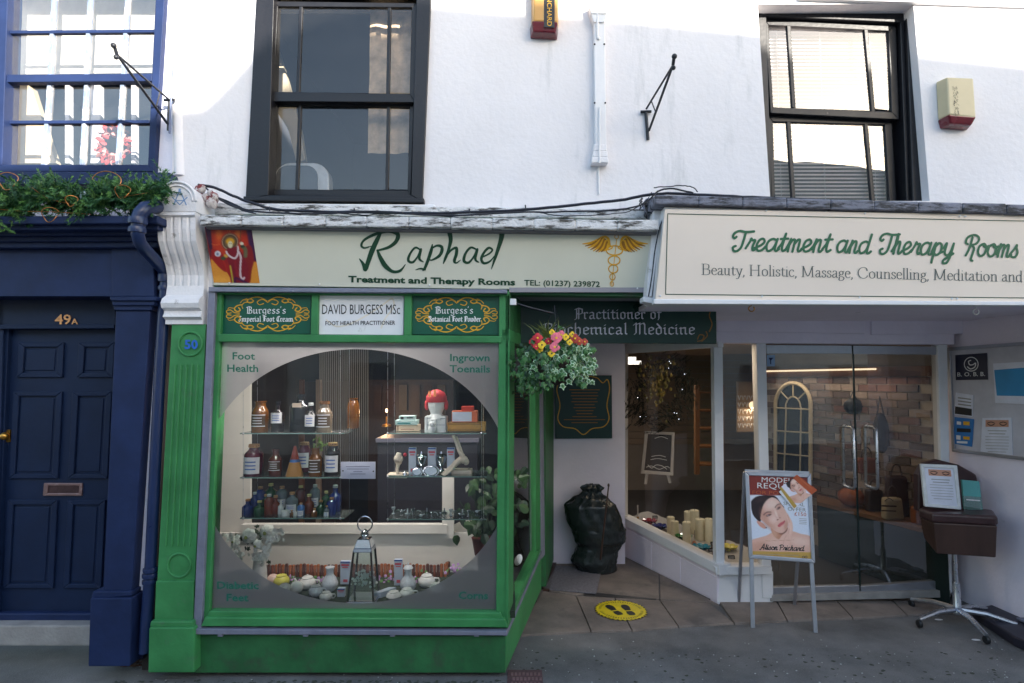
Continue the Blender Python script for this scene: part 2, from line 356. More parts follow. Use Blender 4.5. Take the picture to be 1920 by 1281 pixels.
def portrait(T, k=1.0):
    S_ = (232,186,168)
    L_ = [('p',[(100,1080),(140,930),(230,890),(330,862),(420,820),(560,830),(640,808),(740,838),(880,885),(900,1080)],(230,182,162),8,1),('e',250,1000,130,60,-10,(206,146,124),.6,.55),('e',740,930,110,50,10,(246,212,196),.7,.6),('e',430,960,90,60,0,(236,198,182),.7,.6),
     ('p',[(385,750),(415,850),(480,905),(540,850),(592,770),(480,690)],(204,142,114),10,1),('e',545,808,55,28,-25,(84,38,34),.5,.85),('e',430,830,30,60,-20,(226,176,150),.6,.6),
     ('p',[(148,480),(162,432),(225,388),(330,378),(440,388),(505,470),(545,525),(450,470),(330,480),(280,600),(262,694),(218,668),(168,600)],(38,22,28),6,1),('e',270,430,70,26,-20,(78,50,52),.8,.5),
     ('p',[(215,690),(250,688),(302,722),(332,770),(300,776),(250,745)],(222,160,140),5,1),
     ('p',[(262,640),(288,515),(335,440),(392,405),(450,418),(500,468),(545,530),(577,590),(592,680),(592,745),(566,800),(522,832),(470,822),(390,772),(318,706),(272,676)],S_,6,1),
     ('e',305,640,40,100,-20,(200,140,118),.7,.55),('e',370,740,70,36,35,(206,148,126),.7,.5),('e',395,480,75,55,-20,(250,222,210),.7,.7),('e',425,660,46,44,0,(248,214,202),.8,.7),('e',570,740,26,60,5,(200,138,116),.7,.55),('e',470,630,24,34,-30,(208,148,130),.8,.4),('e',452,600,12,50,-22,(252,228,218),.8,.7),
     ('e',345,600,50,26,-18,(190,132,118),.6,.5),('e',484,515,36,26,-40,(190,132,118),.6,.5),
     ('l',[(300,612),(335,582),(388,578)],8,(72,42,42),8,.85),('l',[(438,522),(465,490),(502,478)],8,(72,42,42),8,.85),
     ('e',362,616,32,11,-22,(84,54,56),.35,.85),('e',480,532,25,11,-38,(84,54,56),.35,.85),('e',352,620,8,5,-20,(225,215,220),.6,.8),('e',470,540,6,4,-38,(225,215,220),.6,.8),
     ('e',468,670,13,6,-20,(140,74,68),.6,.9),('e',497,648,7,5,-20,(150,84,76),.6,.8),('p',[(468,742),(498,708),(530,692),(556,676),(549,712),(505,752),(480,758)],(214,106,110),5,1),('l',[(474,741),(515,722),(552,688)],3.5,(140,56,62),4,.9),('e',518,738,18,6,-30,(236,150,150),.7,.7),
     ('p',[(480,980),(490,905),(528,850),(578,806),(598,720),(562,600),(580,588),(612,640),(642,700),(652,780),(632,860),(612,940),(604,1000),(500,1010)],(236,190,172),6,1),('l',[(588,615),(618,720),(598,830)],5,(196,132,112),8,.7),('l',[(572,860),(545,915),(535,960)],5,(200,140,120),8,.6),('e',620,760,14,70,0,(250,216,202),.8,.6),('e',330,766,8,8,0,(60,50,60),.4,.9)]
    out = []
    for l in L_:
        if l[0] == 'p': out.append(('p', [T(*p) for p in l[1]], l[2], l[3]*k, l[4]))
        elif l[0] == 'l': out.append(('l', [T(*p) for p in l[1]], l[2]*k, l[3], l[4]*k, l[5]))
        else: c = T(l[1], l[2]); out.append(('e', c[0], c[1], l[3]*k, l[4]*k)+l[5:])
    return out
def mn(x): return [(x,4.3),(x+.6,4.8),(x+.6,.6),(x+1.3,.1)]
GOTH = {
 'i':(2.2,[mn(0),[(.4,6.3),(.8,6.7)]]), 'n':(4.4,[mn(0),mn(2.2),[(.6,4.1),(2.3,4.8)]]), 'm':(6.6,[mn(0),mn(2.2),mn(4.4),[(.6,4.1),(2.3,4.8)],[(2.8,4.1),(4.5,4.8)]]),
 'u':(4.4,[mn(0),mn(2.2),[(.9,.2),(2.6,.9)]]), 'r':(3.0,[mn(0),[(.6,4),(1.7,4.9),(2.4,4.3)]]),
 'o':(4,[[(.5,4.3),(.5,.8),(1.6,0),(2.8,.8),(2.8,4.2),(1.6,5),(.5,4.3)]]), 'c':(3.4,[[(2.6,4.2),(1.6,5),(.5,4.3),(.5,.8),(1.6,0),(2.7,.7)]]),
 'e':(3.6,[[(.6,2.2),(2.7,3.3),(2.7,4.2),(1.6,5),(.5,4.3),(.5,.8),(1.6,0),(2.7,.7)]]),
 'a':(4.2,[[(.6,4.4),(1.8,5),(2.7,4.3),(2.7,.7),(3.4,.1)],[(2.7,3),(.8,2.2),(.5,.8),(1.4,0),(2.7,.9)]]),
 't':(3,[[(1,6.5),(1,.8),(1.8,0),(2.5,.5)],[(0,4.8),(2.3,4.8)]]), 'h':(4.2,[[(.6,8),(.6,.5),(1.1,0)],[(.6,4),(2,5),(2.9,4.2),(2.9,.6),(2.3,-.8)]]),
 'l':(2.2,[[(.4,7.6),(.8,8),(.8,.7),(1.5,.1)]]), 'd':(4,[[(.8,7.6),(2.8,4.4),(2.8,.8),(1.6,0),(.5,.8),(.5,4.1),(1.6,4.8),(2.8,4.2)]]),
 'f':(3,[[(2.8,7.2),(1.8,7.8),(1,7),(1,.2),(.6,-.6)],[(0,4.8),(2.3,4.8)]]), 'p':(4.2,[[(.2,4.6),(.8,5),(.8,-2.5)],[(.8,4.2),(2,5),(3,4.2),(3,.8),(1.8,0),(.8,.7)]]),
 'b':(4.1,[[(.7,8),(.7,.8),(1.8,0),(3,.8),(3,4.2),(2,5),(.7,4.2)]]), 'g':(4,[[(2.8,4.6),(1.5,5),(.5,4.2),(.5,1.2),(1.5,.4),(2.8,1.2)],[(2.8,5),(2.8,-1.4),(1.6,-2.4),(.4,-1.6)]]),
 's':(3.4,[[(2.6,4.5),(1.5,5),(.5,4),(2.6,1.5),(2.4,.5),(1.4,0),(.4,.7)]]), 'w':(5.2,[[(.1,4.8),(.5,5),(.5,.8),(1.3,0),(2.3,.8),(2.3,5)],[(2.3,.8),(3.1,0),(4.1,.8),(4.1,4),(3.4,5)]]),
 "'":(1.6,[[(.6,8),(.4,6.8)]]), 'P':(5,[[(1,7.6),(1,.2),(0,-.5)],[(0,7),(2,8),(4.2,7.2),(4.2,4.2),(2.5,3.4),(1,4)],[(2.2,7.6),(2.2,0)]]),
 'B':(5.4,[[(1,7.4),(1,.6)],[(0,7),(2,8),(4,7.2),(4,5),(2.4,4.2),(4.4,3.4),(4.4,.8),(2.6,0),(.6,.5)],[(2.3,7.4),(2.3,.8)]]),
 'M':(7.2,[[(.2,6.6),(1.4,8),(1.4,1),(.6,0)],[(1.4,7),(3.2,8),(3.2,.2)],[(3.2,7),(5,8),(5.6,6.8),(5.6,.8),(6.4,0)]]),
 'I':(3.8,[[(.3,7.2),(1.5,8),(3,7.4)],[(1.8,7.8),(1.8,1),(.8,0),(0,.6)]]), 'F':(4.8,[[(1.2,7.6),(1.2,.8),(.3,0)],[(0,7),(1.8,8),(4.4,7.4)],[(1.2,4.4),(3.4,4.4)],[(2.3,7.4),(2.3,.5)]]),
 'C':(5,[[(4.3,6.8),(3,8),(1.2,7),(.5,5),(.5,2),(1.5,.4),(3,0),(4.4,1)],[(2.3,7.3),(2.3,.6)]]) }
SCR = {
 'T':(4.6,[[(.6,5.6),(0,5.0),(-.6,5.8),(-.2,7.2),(1.4,8),(3.4,7.6),(6.2,7.9)],[(3.5,7.6),(3.3,4),(2.9,1.2),(1.8,-.2),(.6,0),(.2,1.3),(1,1.9)]]),
 'r':(3.1,[[(0,1),(1,3.8),(1.3,5),(1.7,4.3),(2.7,4.3),(2.3,2),(2.6,.3),(3.5,.9)]]), 'e':(3.5,[[(0,1.2),(2,2.4),(2.9,3.8),(2.2,5),(1,4.3),(.5,2.2),(1.2,.2),(2.6,.4),(3.6,1.8)]]),
 'a':(4.5,[[(3.5,4.4),(2.2,5),(.8,4),(.4,2),(1.2,.1),(2.6,.8),(3.4,3),(3.7,5)],[(3.7,5),(3.4,1.2),(4,.1),(4.9,1)]]),
 't':(2.8,[[(0,1.2),(1.1,3.6),(1.7,7.2),(1.3,2),(1.8,.2),(2.9,.9)],[(.3,5),(2.8,5.2)]]),
 'm':(5.3,[[(0,1),(.9,4.2),(1,5),(.8,2),(.8,0)],[(.8,2.5),(1.6,4.6),(2.4,4.8),(2.5,3),(2.4,0)],[(2.4,2.5),(3.3,4.6),(4.1,4.8),(4.2,3),(4.1,.6),(4.7,.1),(5.4,1)]]),
 'n':(3.7,[[(0,1),(.9,4.2),(1,5),(.8,2),(.8,0)],[(.8,2.5),(1.6,4.6),(2.5,4.8),(2.6,3),(2.5,.6),(3.1,.1),(3.8,1)]]),
 'd':(4.5,[[(3.5,4.4),(2.2,5),(.8,4),(.4,2),(1.2,.1),(2.6,.8),(3.4,3),(3.9,8)],[(3.9,8),(3.4,1.2),(4,.1),(4.9,1)]]),
 'h':(3.7,[[(0,1),(1.2,5),(1.1,8),(.9,4),(.8,0)],[(.8,2.5),(1.7,4.7),(2.5,4.6),(2.4,.8),(2.9,.1),(3.7,1)]]),
 'p':(4.1,[[(.1,1.5),(1,5),(.9,0),(.8,-3)],[(.9,3),(2,4.9),(3.3,4.2),(3.3,1.4),(2,.1),(1,.9)],[(3.2,1),(4.2,1.6)]]),
 'y':(4,[[(.1,3),(.9,5),(.8,1.5),(1.6,.2),(2.8,1),(3.5,5)],[(3.5,5),(3.2,0),(2.4,-2.8),(1.1,-3),(1,-1.8),(2.6,-.4),(4.1,1)]]),
 'R':(5,[[(.8,4.6),(0,5.2),(.1,7),(1.6,8.2),(3.6,8.2),(4.8,6.8),(4,4.9),(2,4.3)],[(2.1,7.4),(1.8,3),(1,0)],[(2.2,4.3),(3.6,3),(3.4,.5),(3.3,-1.6),(4,-2)]]),
 'o':(3.8,[[(2,5),(.6,4),(.4,1.6),(1.6,0),(3,.9),(3.3,3.4),(2.2,5),(2.1,4.2),(3,3.6),(4,4.2)]]), 's':(3.2,[[(0,1.2),(1.4,3.6),(1.9,5),(2.0,3.8),(2.8,2),(2.2,.2),(.8,.2),(.5,1)]]),
 'A':(6,[[(0,.5),(1,0),(3.6,8),(4.2,8),(4.6,0)],[(1.6,3),(5,3)]]), 'l':(2,[[(0,1),(1.4,5),(1.1,8),(.9,2),(1.3,.2),(2.1,.9)]]), 'i':(2,[[(0,1),(1,4.8),(.9,1),(1.4,.1),(2.1,.9)],[(1,6.8),(1.1,7)]]),
 'P':(5,[[(1.6,8),(1.4,0)],[(0,7),(2,8.4),(4.4,7.4),(4,4.8),(1.6,4)]]), 'c':(3.2,[[(2.6,4.4),(1.4,5),(.5,3.6),(.5,1.4),(1.4,.1),(2.4,.3),(3.2,1)]]) }
def sf(x, y, w=.75): return [(x-w,y),(x+w,y)]
ROM = {
 'B':(6,[[(1,0),(1,8)],[(0,8),(3,8),(4.4,7.2),(4.4,5),(3,4.3),(1,4.3)],[(3,4.3),(4.9,3.4),(4.9,1),(3.4,0),(0,0)]]),
 'H':(8,[[(1.2,0),(1.2,8)],[(6.2,0),(6.2,8)],[(1.2,4.2),(6.2,4.2)],sf(1.2,0),sf(1.2,8),sf(6.2,0),sf(6.2,8)]),
 'M':(9,[[(1.2,0),(1.4,8)],[(1.4,8),(4.3,.6),(7.2,8)],[(7.2,8),(7.4,0)],sf(1.2,0),sf(7.4,0),sf(1,8,.5),sf(7.6,8,.5)]),
 'C':(7.4,[[(6.2,5.6),(6,7.2),(4.4,8.1),(2,7.4),(.7,5.2),(.7,2.8),(2,.6),(4.2,-.1),(6,.8),(6.4,2)]]),
 'e':(4,[[(.6,3),(3.3,3),(3.1,4.4),(2,5.1),(.8,4.2),(.5,2.4),(1,.6),(2.2,0),(3.4,.8)]]), 'a':(4.1,[[(.7,4.1),(1.3,5),(2.5,4.9),(2.9,4),(2.9,.9),(3.3,.1),(3.9,.4)],[(2.9,3.1),(1,2.3),(.5,1.1),(1.3,0),(2.9,1)]]),
 'u':(4.8,[[(1,5),(1,1.2),(1.8,.1),(3.4,1)],[(3.5,5),(3.5,.3),(4.1,0)],sf(.8,5,.4),sf(3.3,5,.4)]), 't':(3,[[(1.3,6.4),(1.3,1),(1.9,.1),(2.8,.6)],[(.3,4.9),(2.6,4.9)]]),
 'y':(4.6,[[(.7,5),(2.4,.4)],[(4,5),(2,-1.6),(1,-2.5),(.4,-2.2)],sf(.7,5,.6),sf(3.9,5,.5)]), ',':(1.8,[[(.7,.4),(.8,-.4),(.3,-1.3)]]), ' ':(2.4,[]),
 'o':(4.6,[[(2.2,5.1),(.8,4.2),(.5,2.5),(.9,.8),(2.2,0),(3.5,.8),(3.9,2.5),(3.5,4.2),(2.2,5.1)]]), 'l':(2.2,[[(1,8.2),(1,0)],sf(1,0,.7),sf(.8,8.1,.3)]),
 'i':(2.2,[[(1,5),(1,0)],sf(1,0,.7),sf(.8,5,.3),[(1,7),(1,7.2)]]), 's':(3.4,[[(2.7,3.9),(2.4,4.8),(1.4,5),(.6,4.1),(1.2,3),(2.5,2.1),(2.8,1),(1.8,0),(.8,.3),(.4,1.3)]]),
 'c':(3.9,[[(3.2,4),(2.6,5),(1.4,4.9),(.5,3.6),(.5,1.6),(1.3,.2),(2.5,.1),(3.4,.9)]]), 'g':(4.2,[[(2,5),(.9,4.3),(.9,2.9),(2,2.1),(3,2.9),(3,4.3),(2,5)],[(1.2,2.3),(.7,1.3),(3.2,.5),(3.6,-1),(2,-2.2),(.5,-1.6),(.9,.4)],[(2.9,4.6),(3.8,5)]]),
 'n':(5,[[(1.1,5),(1.1,0)],[(1.1,3.9),(2.2,4.9),(3.3,4.9),(3.8,3.8),(3.8,0)],sf(1.1,0),sf(3.8,0),sf(.8,5,.35)]), 'd':(4.8,[[(3.6,8.2),(3.6,.3),(4.2,0)],[(3.6,4.2),(2.4,5),(.9,4.3),(.5,2.4),(1,.5),(2.2,0),(3.6,1)],sf(3.3,8.1,.35)]),
 'm':(7.6,[[(1.1,5),(1.1,0)],[(1.1,3.9),(2.2,4.9),(3.3,4.9),(3.8,3.8),(3.8,0)],[(3.8,3.9),(4.9,4.9),(6,4.9),(6.5,3.8),(6.5,0)],sf(1.1,0),sf(3.8,0),sf(6.5,0)]),
 'r':(3.4,[[(1.1,5),(1.1,0)],[(1.1,3.6),(2,4.9),(3,4.7)],sf(1.1,0)]) }
GOTH[' '] = (2.4, []); SCR[' '] = (1.6, [])
#%%STRUCT
WY = 0.12      # face of the upper wall
# ================================================================== ground
mb = MB(); mb.box(-30, 30, -1.9, 12, -.6, 0); struct('pavement', mb, concrete)
mb = MB(); mb.box(-30, 30, -5.2, -2.05, -.6, -.12); struct('road', mb, mat('road_tarmac', (.05,.05,.05,1), .9, .2, 3, .6, 120))
mb = MB()
for i in range(44): mb.box(-20+i*.915, -20+i*.915+.905, -2.05, -1.9, -.3, .004)
struct('kerb', mb, stonestep, bevel=.008)
mb = MB(); mb.box(-30, 30, -60, -5.2, -.6, 0); struct('far_pavement', mb, concrete)
# forecourt slabs, each its own piece
fc = tag(link(bpy.data.objects.new('forecourt', None)), kind='structure')
slabs = [[(968,1190),(1018,1108),(1079,1117),(1107,1183)], [(1109,1183),(1081,1117),(1152,1121),(1184,1181)],
 [(1186,1181),(1154,1121),(1236,1125),(1271,1174)],
 [(1273,1174),(1238,1125),(1330,1131),(1376,1168)], [(1019,1106),(1040,1055),(1098,1052),(1110,1110),(1079,1115)], [(1112,1110),(1100,1052),(1170,1044),(1235,1075),(1236,1123)], [(1238,1123),(1237,1076),(1348,1133),(1332,1129)],
 [(1378,1168),(1345,1122),(1452,1121),(1475,1163)], [(1477,1163),(1454,1121),(1560,1118),(1598,1158)], [(1600,1158),(1562,1118),(1660,1114),(1700,1153)], [(1702,1153),(1662,1114),(1752,1108),(1800,1148)]]
for s_ in slabs:
    mb = MB(); cx = sum(p[0] for p in s_)/len(s_); cy = sum(p[1] for p in s_)/len(s_)
    pts = [PG(x, y, .016+RND.uniform(-.002, .003)) for x, y in s_]; mb.prism(pts, (0,0,-.1)); build('slab', mb, slabm, fc, bevel=.004)
# ================================================================== white building with the green shopfront
B1 = thing('white_terraced_building', 'white rendered terraced building with green bay shopfront and black sash windows', 'building', (0, .1, 0))
def wallgrid(cols, rows, holes, Y, d):
    """cols: list of (x_top,x_bottom) px lines; rows: z heights"""
    mb = MB()
    def X(c, z):
        (xt, yt), (xb, yb) = c; a = P(xt, yt, Y); b = P(xb, yb, Y); t = (z-b.z)/(a.z-b.z); return b.x+(a.x-b.x)*t
    for i in range(len(cols)-1):
        for j in range(len(rows)-1):
            if (i, j) in holes: continue
            z0, z1 = rows[j], rows[j+1]
            a = [(X(cols[i],z1),Y,z1),(X(cols[i],z0),Y,z0),(X(cols[i+1],z0),Y,z0),(X(cols[i+1],z1),Y,z1)]
            mb.hexa(a, [(p[0],p[1]+d,p[2]) for p in a])
    return mb
zb1 = P(600, 377, WY).z; zt1 = P(600, -26, WY).z; zb2 = P(1600, 377, WY).z; zt2 = P(1560, 8, WY).z
L0 = ((322,0),(322,1)); L0 = ((325,0),(322,400))
mb = wallgrid([L0, ((484,0),(462,373)), ((806,0),(790,379)), ((1120,0),(1120,1280))], [P(600,430,WY).z, zb1, zt1, 4.75], {(1,1)}, WY, .3)
mb2 = wallgrid([((1120,0),(1120,1280)), ((1420,0),(1444,368)), ((1713,12),(1743,376)), ((2600,0),(2600,1280))], [P(600,430,WY).z, zb2, zt2, 4.75], {(1,1)}, WY, .3)
build('wall', mb, stucco, B1); build('wall', mb2, stucco, B1)
# raised plaster edge at left
mb = MB(); mb.tube([P(336,-60,WY+.01), P(333,180,WY+.01), P(338,330,WY+.01)], .035, 10); build('corner_bead', mb, stucco, B1, smooth=True)
mb = MB(); mb.px4([(466,381),(815,383),(818,394),(462,392)], WY-.05, .06); build('sill', mb, whitep, B1, bevel=.008)
# eave moulding upper right
mb = MB(); mb.px4([(1500,-14),(1960,4),(1960,12),(1500,-3)], WY-.03, .04)
build('eaves_moulding', mb, whitep, B1, bevel=.004)
mb = MB(); mb.px4([(1500,-3),(1960,12),(1960,14),(1500,-1)], WY-.012, .02); build('eaves_dark_strip', mb, mat('eaves_strip_dark', C(50,44,44), .8), B1)  # thin dark strip along the lower edge of the moulding
# ---- sash windows
def bil(c, u, v): # c px corners tl,tr,br,bl
    x = (c[0][0]*(1-u)+c[1][0]*u)*(1-v)+(c[3][0]*(1-u)+c[2][0]*u)*v
    y = (c[0][1]*(1-u)+c[1][1]*u)*(1-v)+(c[3][1]*(1-u)+c[2][1]*u)*v
    return (x, y)
def frame(mb, o, i, Y, d):
    """o, i: outer and inner px corners"""
    for a in range(4):
        b = (a+1) % 4; mb_q = [P(*o[a],Y), P(*o[b],Y), P(*i[b],Y), P(*i[a],Y)]
        q = [mb_q[0], mb_q[3], mb_q[2], mb_q[1]]; mb.hexa(q, [p+Vector((0,d,0)) for p in q])
def bars(mb, segs, w, Y, d):
    for (x0,y0,x1,y1) in segs:
        if abs(x1-x0) < abs(y1-y0): mb.px4([(x0-w/2,y0),(x0+w/2,y0),(x1+w/2,y1),(x1-w/2,y1)], Y, d)
        else: mb.px4([(x0,y0-w/2),(x1,y1-w/2),(x1,y1+w/2),(x0,y0+w/2)], Y, d)
def pane(c, Y, g, parent, d=.004):
    mb = MB(); mb.add([P(*p, Y) for p in c], [(0,3,2,1)]); return build('pane', mb, g, parent)
# window over the green shop
mb = MB(); frame(mb, [(482,-30),(809,-30),(792,379),(460,374)], [(514,-14),(781,-14),(771,366),(503,366)], WY-.025, .12)
w1 = build('sash_window', mb, black, B1, bevel=.004)
mb = MB(); mb.px4([(456,368),(795,372),(795,380),(456,376)], WY-.06, .05); build('window_sill', mb, black, w1, bevel=.004)
mb = MB(); frame(mb, [(513,2),(781,6),(778,192),(507,190)], [(521,12),(772,14),(768,176),(513,172)], WY+.02, .04)
bars(mb, [(564,12,558,174),(730,14,727,176)], 6.5, WY+.022, .03); build('upper_sash', mb, black, w1, bevel=.003)
mb = MB(); frame(mb, [(508,186),(776,190),(770,368),(501,366)], [(519,196),(768,200),(764,357),(510,355)], WY+.06, .04)
bars(mb, [(562,196,556,356),(728,199,725,357)], 6, WY+.062, .03); build('lower_sash', mb, black, w1, bevel=.003)
c = [(521,12),(772,14),(768,176),(513,172)]
for xs in ((521,564,558,513),(564,730,727,558),(730,772,768,727)): pane([(xs[0],12),(xs[1],13),(xs[2],175),(xs[3],173)], WY+.035, upglass, w1)
for xs in ((519,562,556,510),(562,728,725,556),(728,768,764,725)): pane([(xs[0],196),(xs[1],198),(xs[2],356),(xs[3],355)], WY+.075, upglass, w1)
# window over the cream sign (deep reveal)
RY = WY+.10
mb = MB(); frame(mb, [(1418,14),(1722,14),(1744,400),(1438,400)], [(1437,30),(1688,42),(1700,380),(1447,375)], RY, .12)
w2 = build('sash_window', mb, black, B1, bevel=.004)
mb = MB(); mb.px4([(1700,34),(1722,30),(1742,380),(1712,380)], RY-.03, .03); build('jamb_moulding', mb, black, w2, bevel=.006)
mb = MB(); frame(mb, [(1434,36),(1680,48),(1686,224),(1445,212)], [(1441,47),(1666,58),(1672,210),(1450,201)], RY+.035, .04)
bars(mb, [(1479,47,1489,202),(1624,55,1638,209)], 7, RY+.037, .03); build('upper_sash', mb, black, w2, bevel=.003)
mb = MB(); frame(mb, [(1440,214),(1672,226),(1682,386),(1448,386)], [(1449,228),(1659,234),(1668,380),(1454,378)], RY+.075, .04)
bars(mb, [(1479,226,1489,380),(1624,230,1638,380)], 7, RY+.077, .03); build('lower_sash', mb, black, w2, bevel=.003)
for xs in ((1441,1479,1489,1450),(1479,1624,1638,1489),(1624,1666,1672,1638)): pane([(xs[0],47),(xs[1],52),(xs[2],208),(xs[3],203)], RY+.05, skyglass, w2)
for xs in ((1449,1479,1489,1454),(1479,1624,1638,1489),(1624,1659,1668,1638)): pane([(xs[0],228),(xs[1],230),(xs[2],380),(xs[3],380)], RY+.09, skyglass, w2)
# rooms behind the upper windows
def room(parent, x0, x1, y0, y1, z0, z1, m):
    mb = MB(); t = .05
    mb.box(x0-t, x1+t, y1, y1+t, z0-t, z1+t); mb.box(x0-t, x0, y0, y1, z0, z1); mb.box(x1, x1+t, y0, y1, z0, z1)
    mb.box(x0-t, x1+t, y0, y1, z0-t, z0); mb.box(x0-t, x1+t, y0, y1, z1, z1+t)
    return build('interior_room', mb, m, parent)
greyroom = mat('grey_room_paint', C(112,114,120), .8, .05, 3)
room(B1, -1.95, .2, .45, 3.4, 2.75, 4.7, greyroom)
room(B1, 1.2, 3.4, .45, 2.6, 2.75, 4.7, greyroom)
# ---- white corbel, pilaster
def xrange_px(xa, xb, y, Y): return P(xa, y, Y).x, P(xb, y, Y).x
Y0 = 0.0
xa = P(317,560,0).x; xb = P(386,560,0).x
cz = lambda y, Y=-.1: P(340, y, Y).z
prof = [(394,-.15),(403,-.165),(408,-.15),(430,-.15),(452,-.135),(474,-.10),(496,-.055),(516,-.03),(536,-.025),(554,-.035),(560,-.075),(568,-.088),(577,-.078),(583,-.045),(588,-.05),(594,-.06),(600,-.03),(608,-.03)]
mb = MB(); ns = 64
for i in range(len(prof)-1):
    (y0, Y_0), (y1, Y_1) = prof[i], prof[i+1]
    z0 = cz(y0, Y_0); z1 = cz(y1, Y_1); flute = 408 <= y0 < 536
    for k in range(ns):
        def fl(k, yy):
            if not (415 < yy < 530): return 0
            t = (k/ns-.08)/.84*4; t = abs(math.fmod(t,1))*1.9-.45 if 0 <= t < 4 else -1; t = t if 0 <= t <= 1 else -1
            return .013*max(0, math.sin(math.pi*t))**2 if 0 <= t <= 4 and int(t) % 1 == 0 else 0
        xk0 = xa+(xb-xa)*k/ns; xk1 = xa+(xb-xa)*(k+1)/ns
        mb.add([(xk0,Y_0+fl(k,y0),z0),(xk0,Y_1+fl(k,y1),z1),(xk1,Y_1+fl(k+1,y1),z1),(xk1,Y_0+fl(k+1,y0),z0)], [(0,1,2,3)])
    for x, sgn in ((xa,1),(xb,-1)):
        q = [(x,Y_0,z0),(x,.12,z0),(x,.12,z1),(x,Y_1,z1)]; mb.add(q, [(0,1,2,3) if sgn > 0 else (3,2,1,0)])
con = build('corbel', mb, whitecon, B1, smooth=True)
ac = P(331, 378, -.16); rr = .118; mb = MB()
arch = [(ac.x+rr*math.cos(a)*1.02, -.16, ac.z+rr*math.sin(a)) for a in [math.pi*i/16 for i in range(17)]]
zl = cz(397,-.16); arch = arch+[(ac.x-rr*1.02,-.16,zl),(ac.x+rr*1.02,-.16,zl)]
mb.prism(arch, (0,.30,0)); 
for rr2, t, d in ((.121,.014,.012),(.098,.010,-.0)):
    mb.tube([(ac.x+rr2*math.cos(a), -.16-.004, ac.z+rr2*math.sin(a)) for a in [math.pi*i/16 for i in range(17)]], t*.6, 6)
build('corbel_head', mb, whitecon, con, smooth=True, bevel=.004)
pen = Pen(surfY(-.16), .002)
lb = mat('pale_blue_print', C(120,156,200), .6, .1, 20)
pen.stroke([(337,356),(326,384)], 2.2, sm=False); pen.stroke([(337,356),(349,384)], 2.2, sm=False); pen.stroke([(323,370),(337,384),(351,370)], 1.8, sm=False); pen.stroke([(330,376),(344,376)], 1.5, sm=False)
pen.disc(337,356,2.4)
build('emblem', pen.mb, lb, con)
mb = MB(); mb.px4([(366,398),(392,404),(404,612),(386,612)], .02, .1); build('corbel_side_board', mb, whitecon, B1, bevel=.004)
# rubble lump of flaking paint right of corbel head
mb = MB(); 
for k in range(16):
    c0 = P(RND.uniform(368,402), RND.uniform(350,398), RND.uniform(-.06,.02)); mb.ball(c0, RND.uniform(.015,.035), seg=8)
build('flaking_mortar', mb, rust, B1)
mb = MB()
def sidepost(mb, pts, Y, d): mb.px4(pts, Y, d)
sidepost(mb, [(322,608),(386,608),(365,1095),(294,1095)], -.02, .16)
pil = build('pilaster', mb, green, B1, bevel=.004)
mb = MB(); mb.px4([(292,1090),(363,1090),(361,1173),(289,1173)], -.035, .15); build('pilaster_block', mb, green, pil, bevel=.005)
mb = MB(); mb.px4([(282,1165),(362,1165),(362,1177),(280,1177)], -.06, .2); mb.px4([(279,1177),(363,1177),(364,1262),(277,1262)], -.075, .2); build('plinth', mb, green, pil, bevel=.008)
for k in range(5):
    mb = MB(); t = .18+.16*k; x0 = 322+(386-322)*t; x1 = 294+(365-294)*t
    f = lambda y: x0+(x1-x0)*(y-608)/(1095-608)
    mb.tube([P(f(684),684,-.022), P(f(1024),1024,-.022)], .0075, 8); build('flute', mb, green, pil, smooth=True)
for (rx_, ry_, rw) in ((357,645,22),(336,1060,21)):
    mb = MB(); c0 = P(rx_, ry_, -.024); r = rw*mpp(0)
    mb.tube([(c0.x+r*math.cos(a), c0.y, c0.z+r*math.sin(a)) for a in [2*math.pi*i/28 for i in range(29)]], .007, 8, caps=False)
    mb.lathe(c0+Vector((0,.004,0)), [(.001,0),(r*.55,.002),(r*.9,-.001)], 24, axis=Matrix.Rotation(math.radians(90),3,'X'))
    ro = build('roundel', mb, green, pil, smooth=True)
pen = Pen(surfY(-.034), .001); pen.text('50', 346,654,371,654,17, bold=.03); build('house_number', pen.mb, mat('blue_number', C(36,96,190), .4), pil)
# ---- green bay shopfront
bay = MB()
Bt, Bb = 545, 1182
G = green
fr = MB()
fr.px4([(404,546),(416,546),(392,1150),(378,1176)], 0, .1)
fr.px4([(936,546),(955,546),(950,1176),(930,1150)], 0, .09)
fr.px4([(404,543),(955,546),(955,555),(404,552)], -.003, .1)
fr.px4([(408,626),(940,630),(940,643),(408,641)], -.012, .1)
fr.px4([(584,552),(597,552),(596,628),(582,628)], .002, .08); fr.px4([(758,553),(772,553),(771,629),(757,629)], .002, .08)
bayf = build('bay_frame', fr, green, B1, bevel=.005)
mb = MB(); mb.px4([(392,1146),(938,1149),(944,1161),(386,1159)], -.018, .12); mb.px4([(384,1158),(946,1161),(953,1177),(376,1175)], -.035, .13); build('bay_sill', mb, green, bayf, bevel=.006)
mb = MB(); mb.px4([(366,1190),(948,1193),(947,1262),(364,1262)], .0, .1); build('stall_riser', mb, greend, bayf, bevel=.004)
mb = MB(); mb.px4([(391,538),(404,540),(377,1188),(362,1188)], -.03, .03); mb.px4([(391,538),(951,543),(951,550),(391,547)], -.045, .05)
mb.px4([(362,1180),(950,1184),(950,1192),(362,1190)], -.05, .05); build('metal_trim', mb, lead, bayf, bevel=.003)
for x in (412, 572, 735, 893):
    mb = MB(); mb.px(x-4, 1189, x+5, 1194, -.045, .02); build('trim_clip', mb, lead, bayf)
mb = MB(); gy = .03
mb.add([P(*p, gy) for p in ((405,640),(940,640),(940,1152),(385,1152))], [(0,3,2,1)]); build('pane', mb, winglass, bayf)
mb = MB(); mb.px4([(408,547),(942,547),(940,634),(406,632)], .045, .02); build('added_sign_backing', mb, greend, bayf)  # board added behind the signs so the tube stays blocked
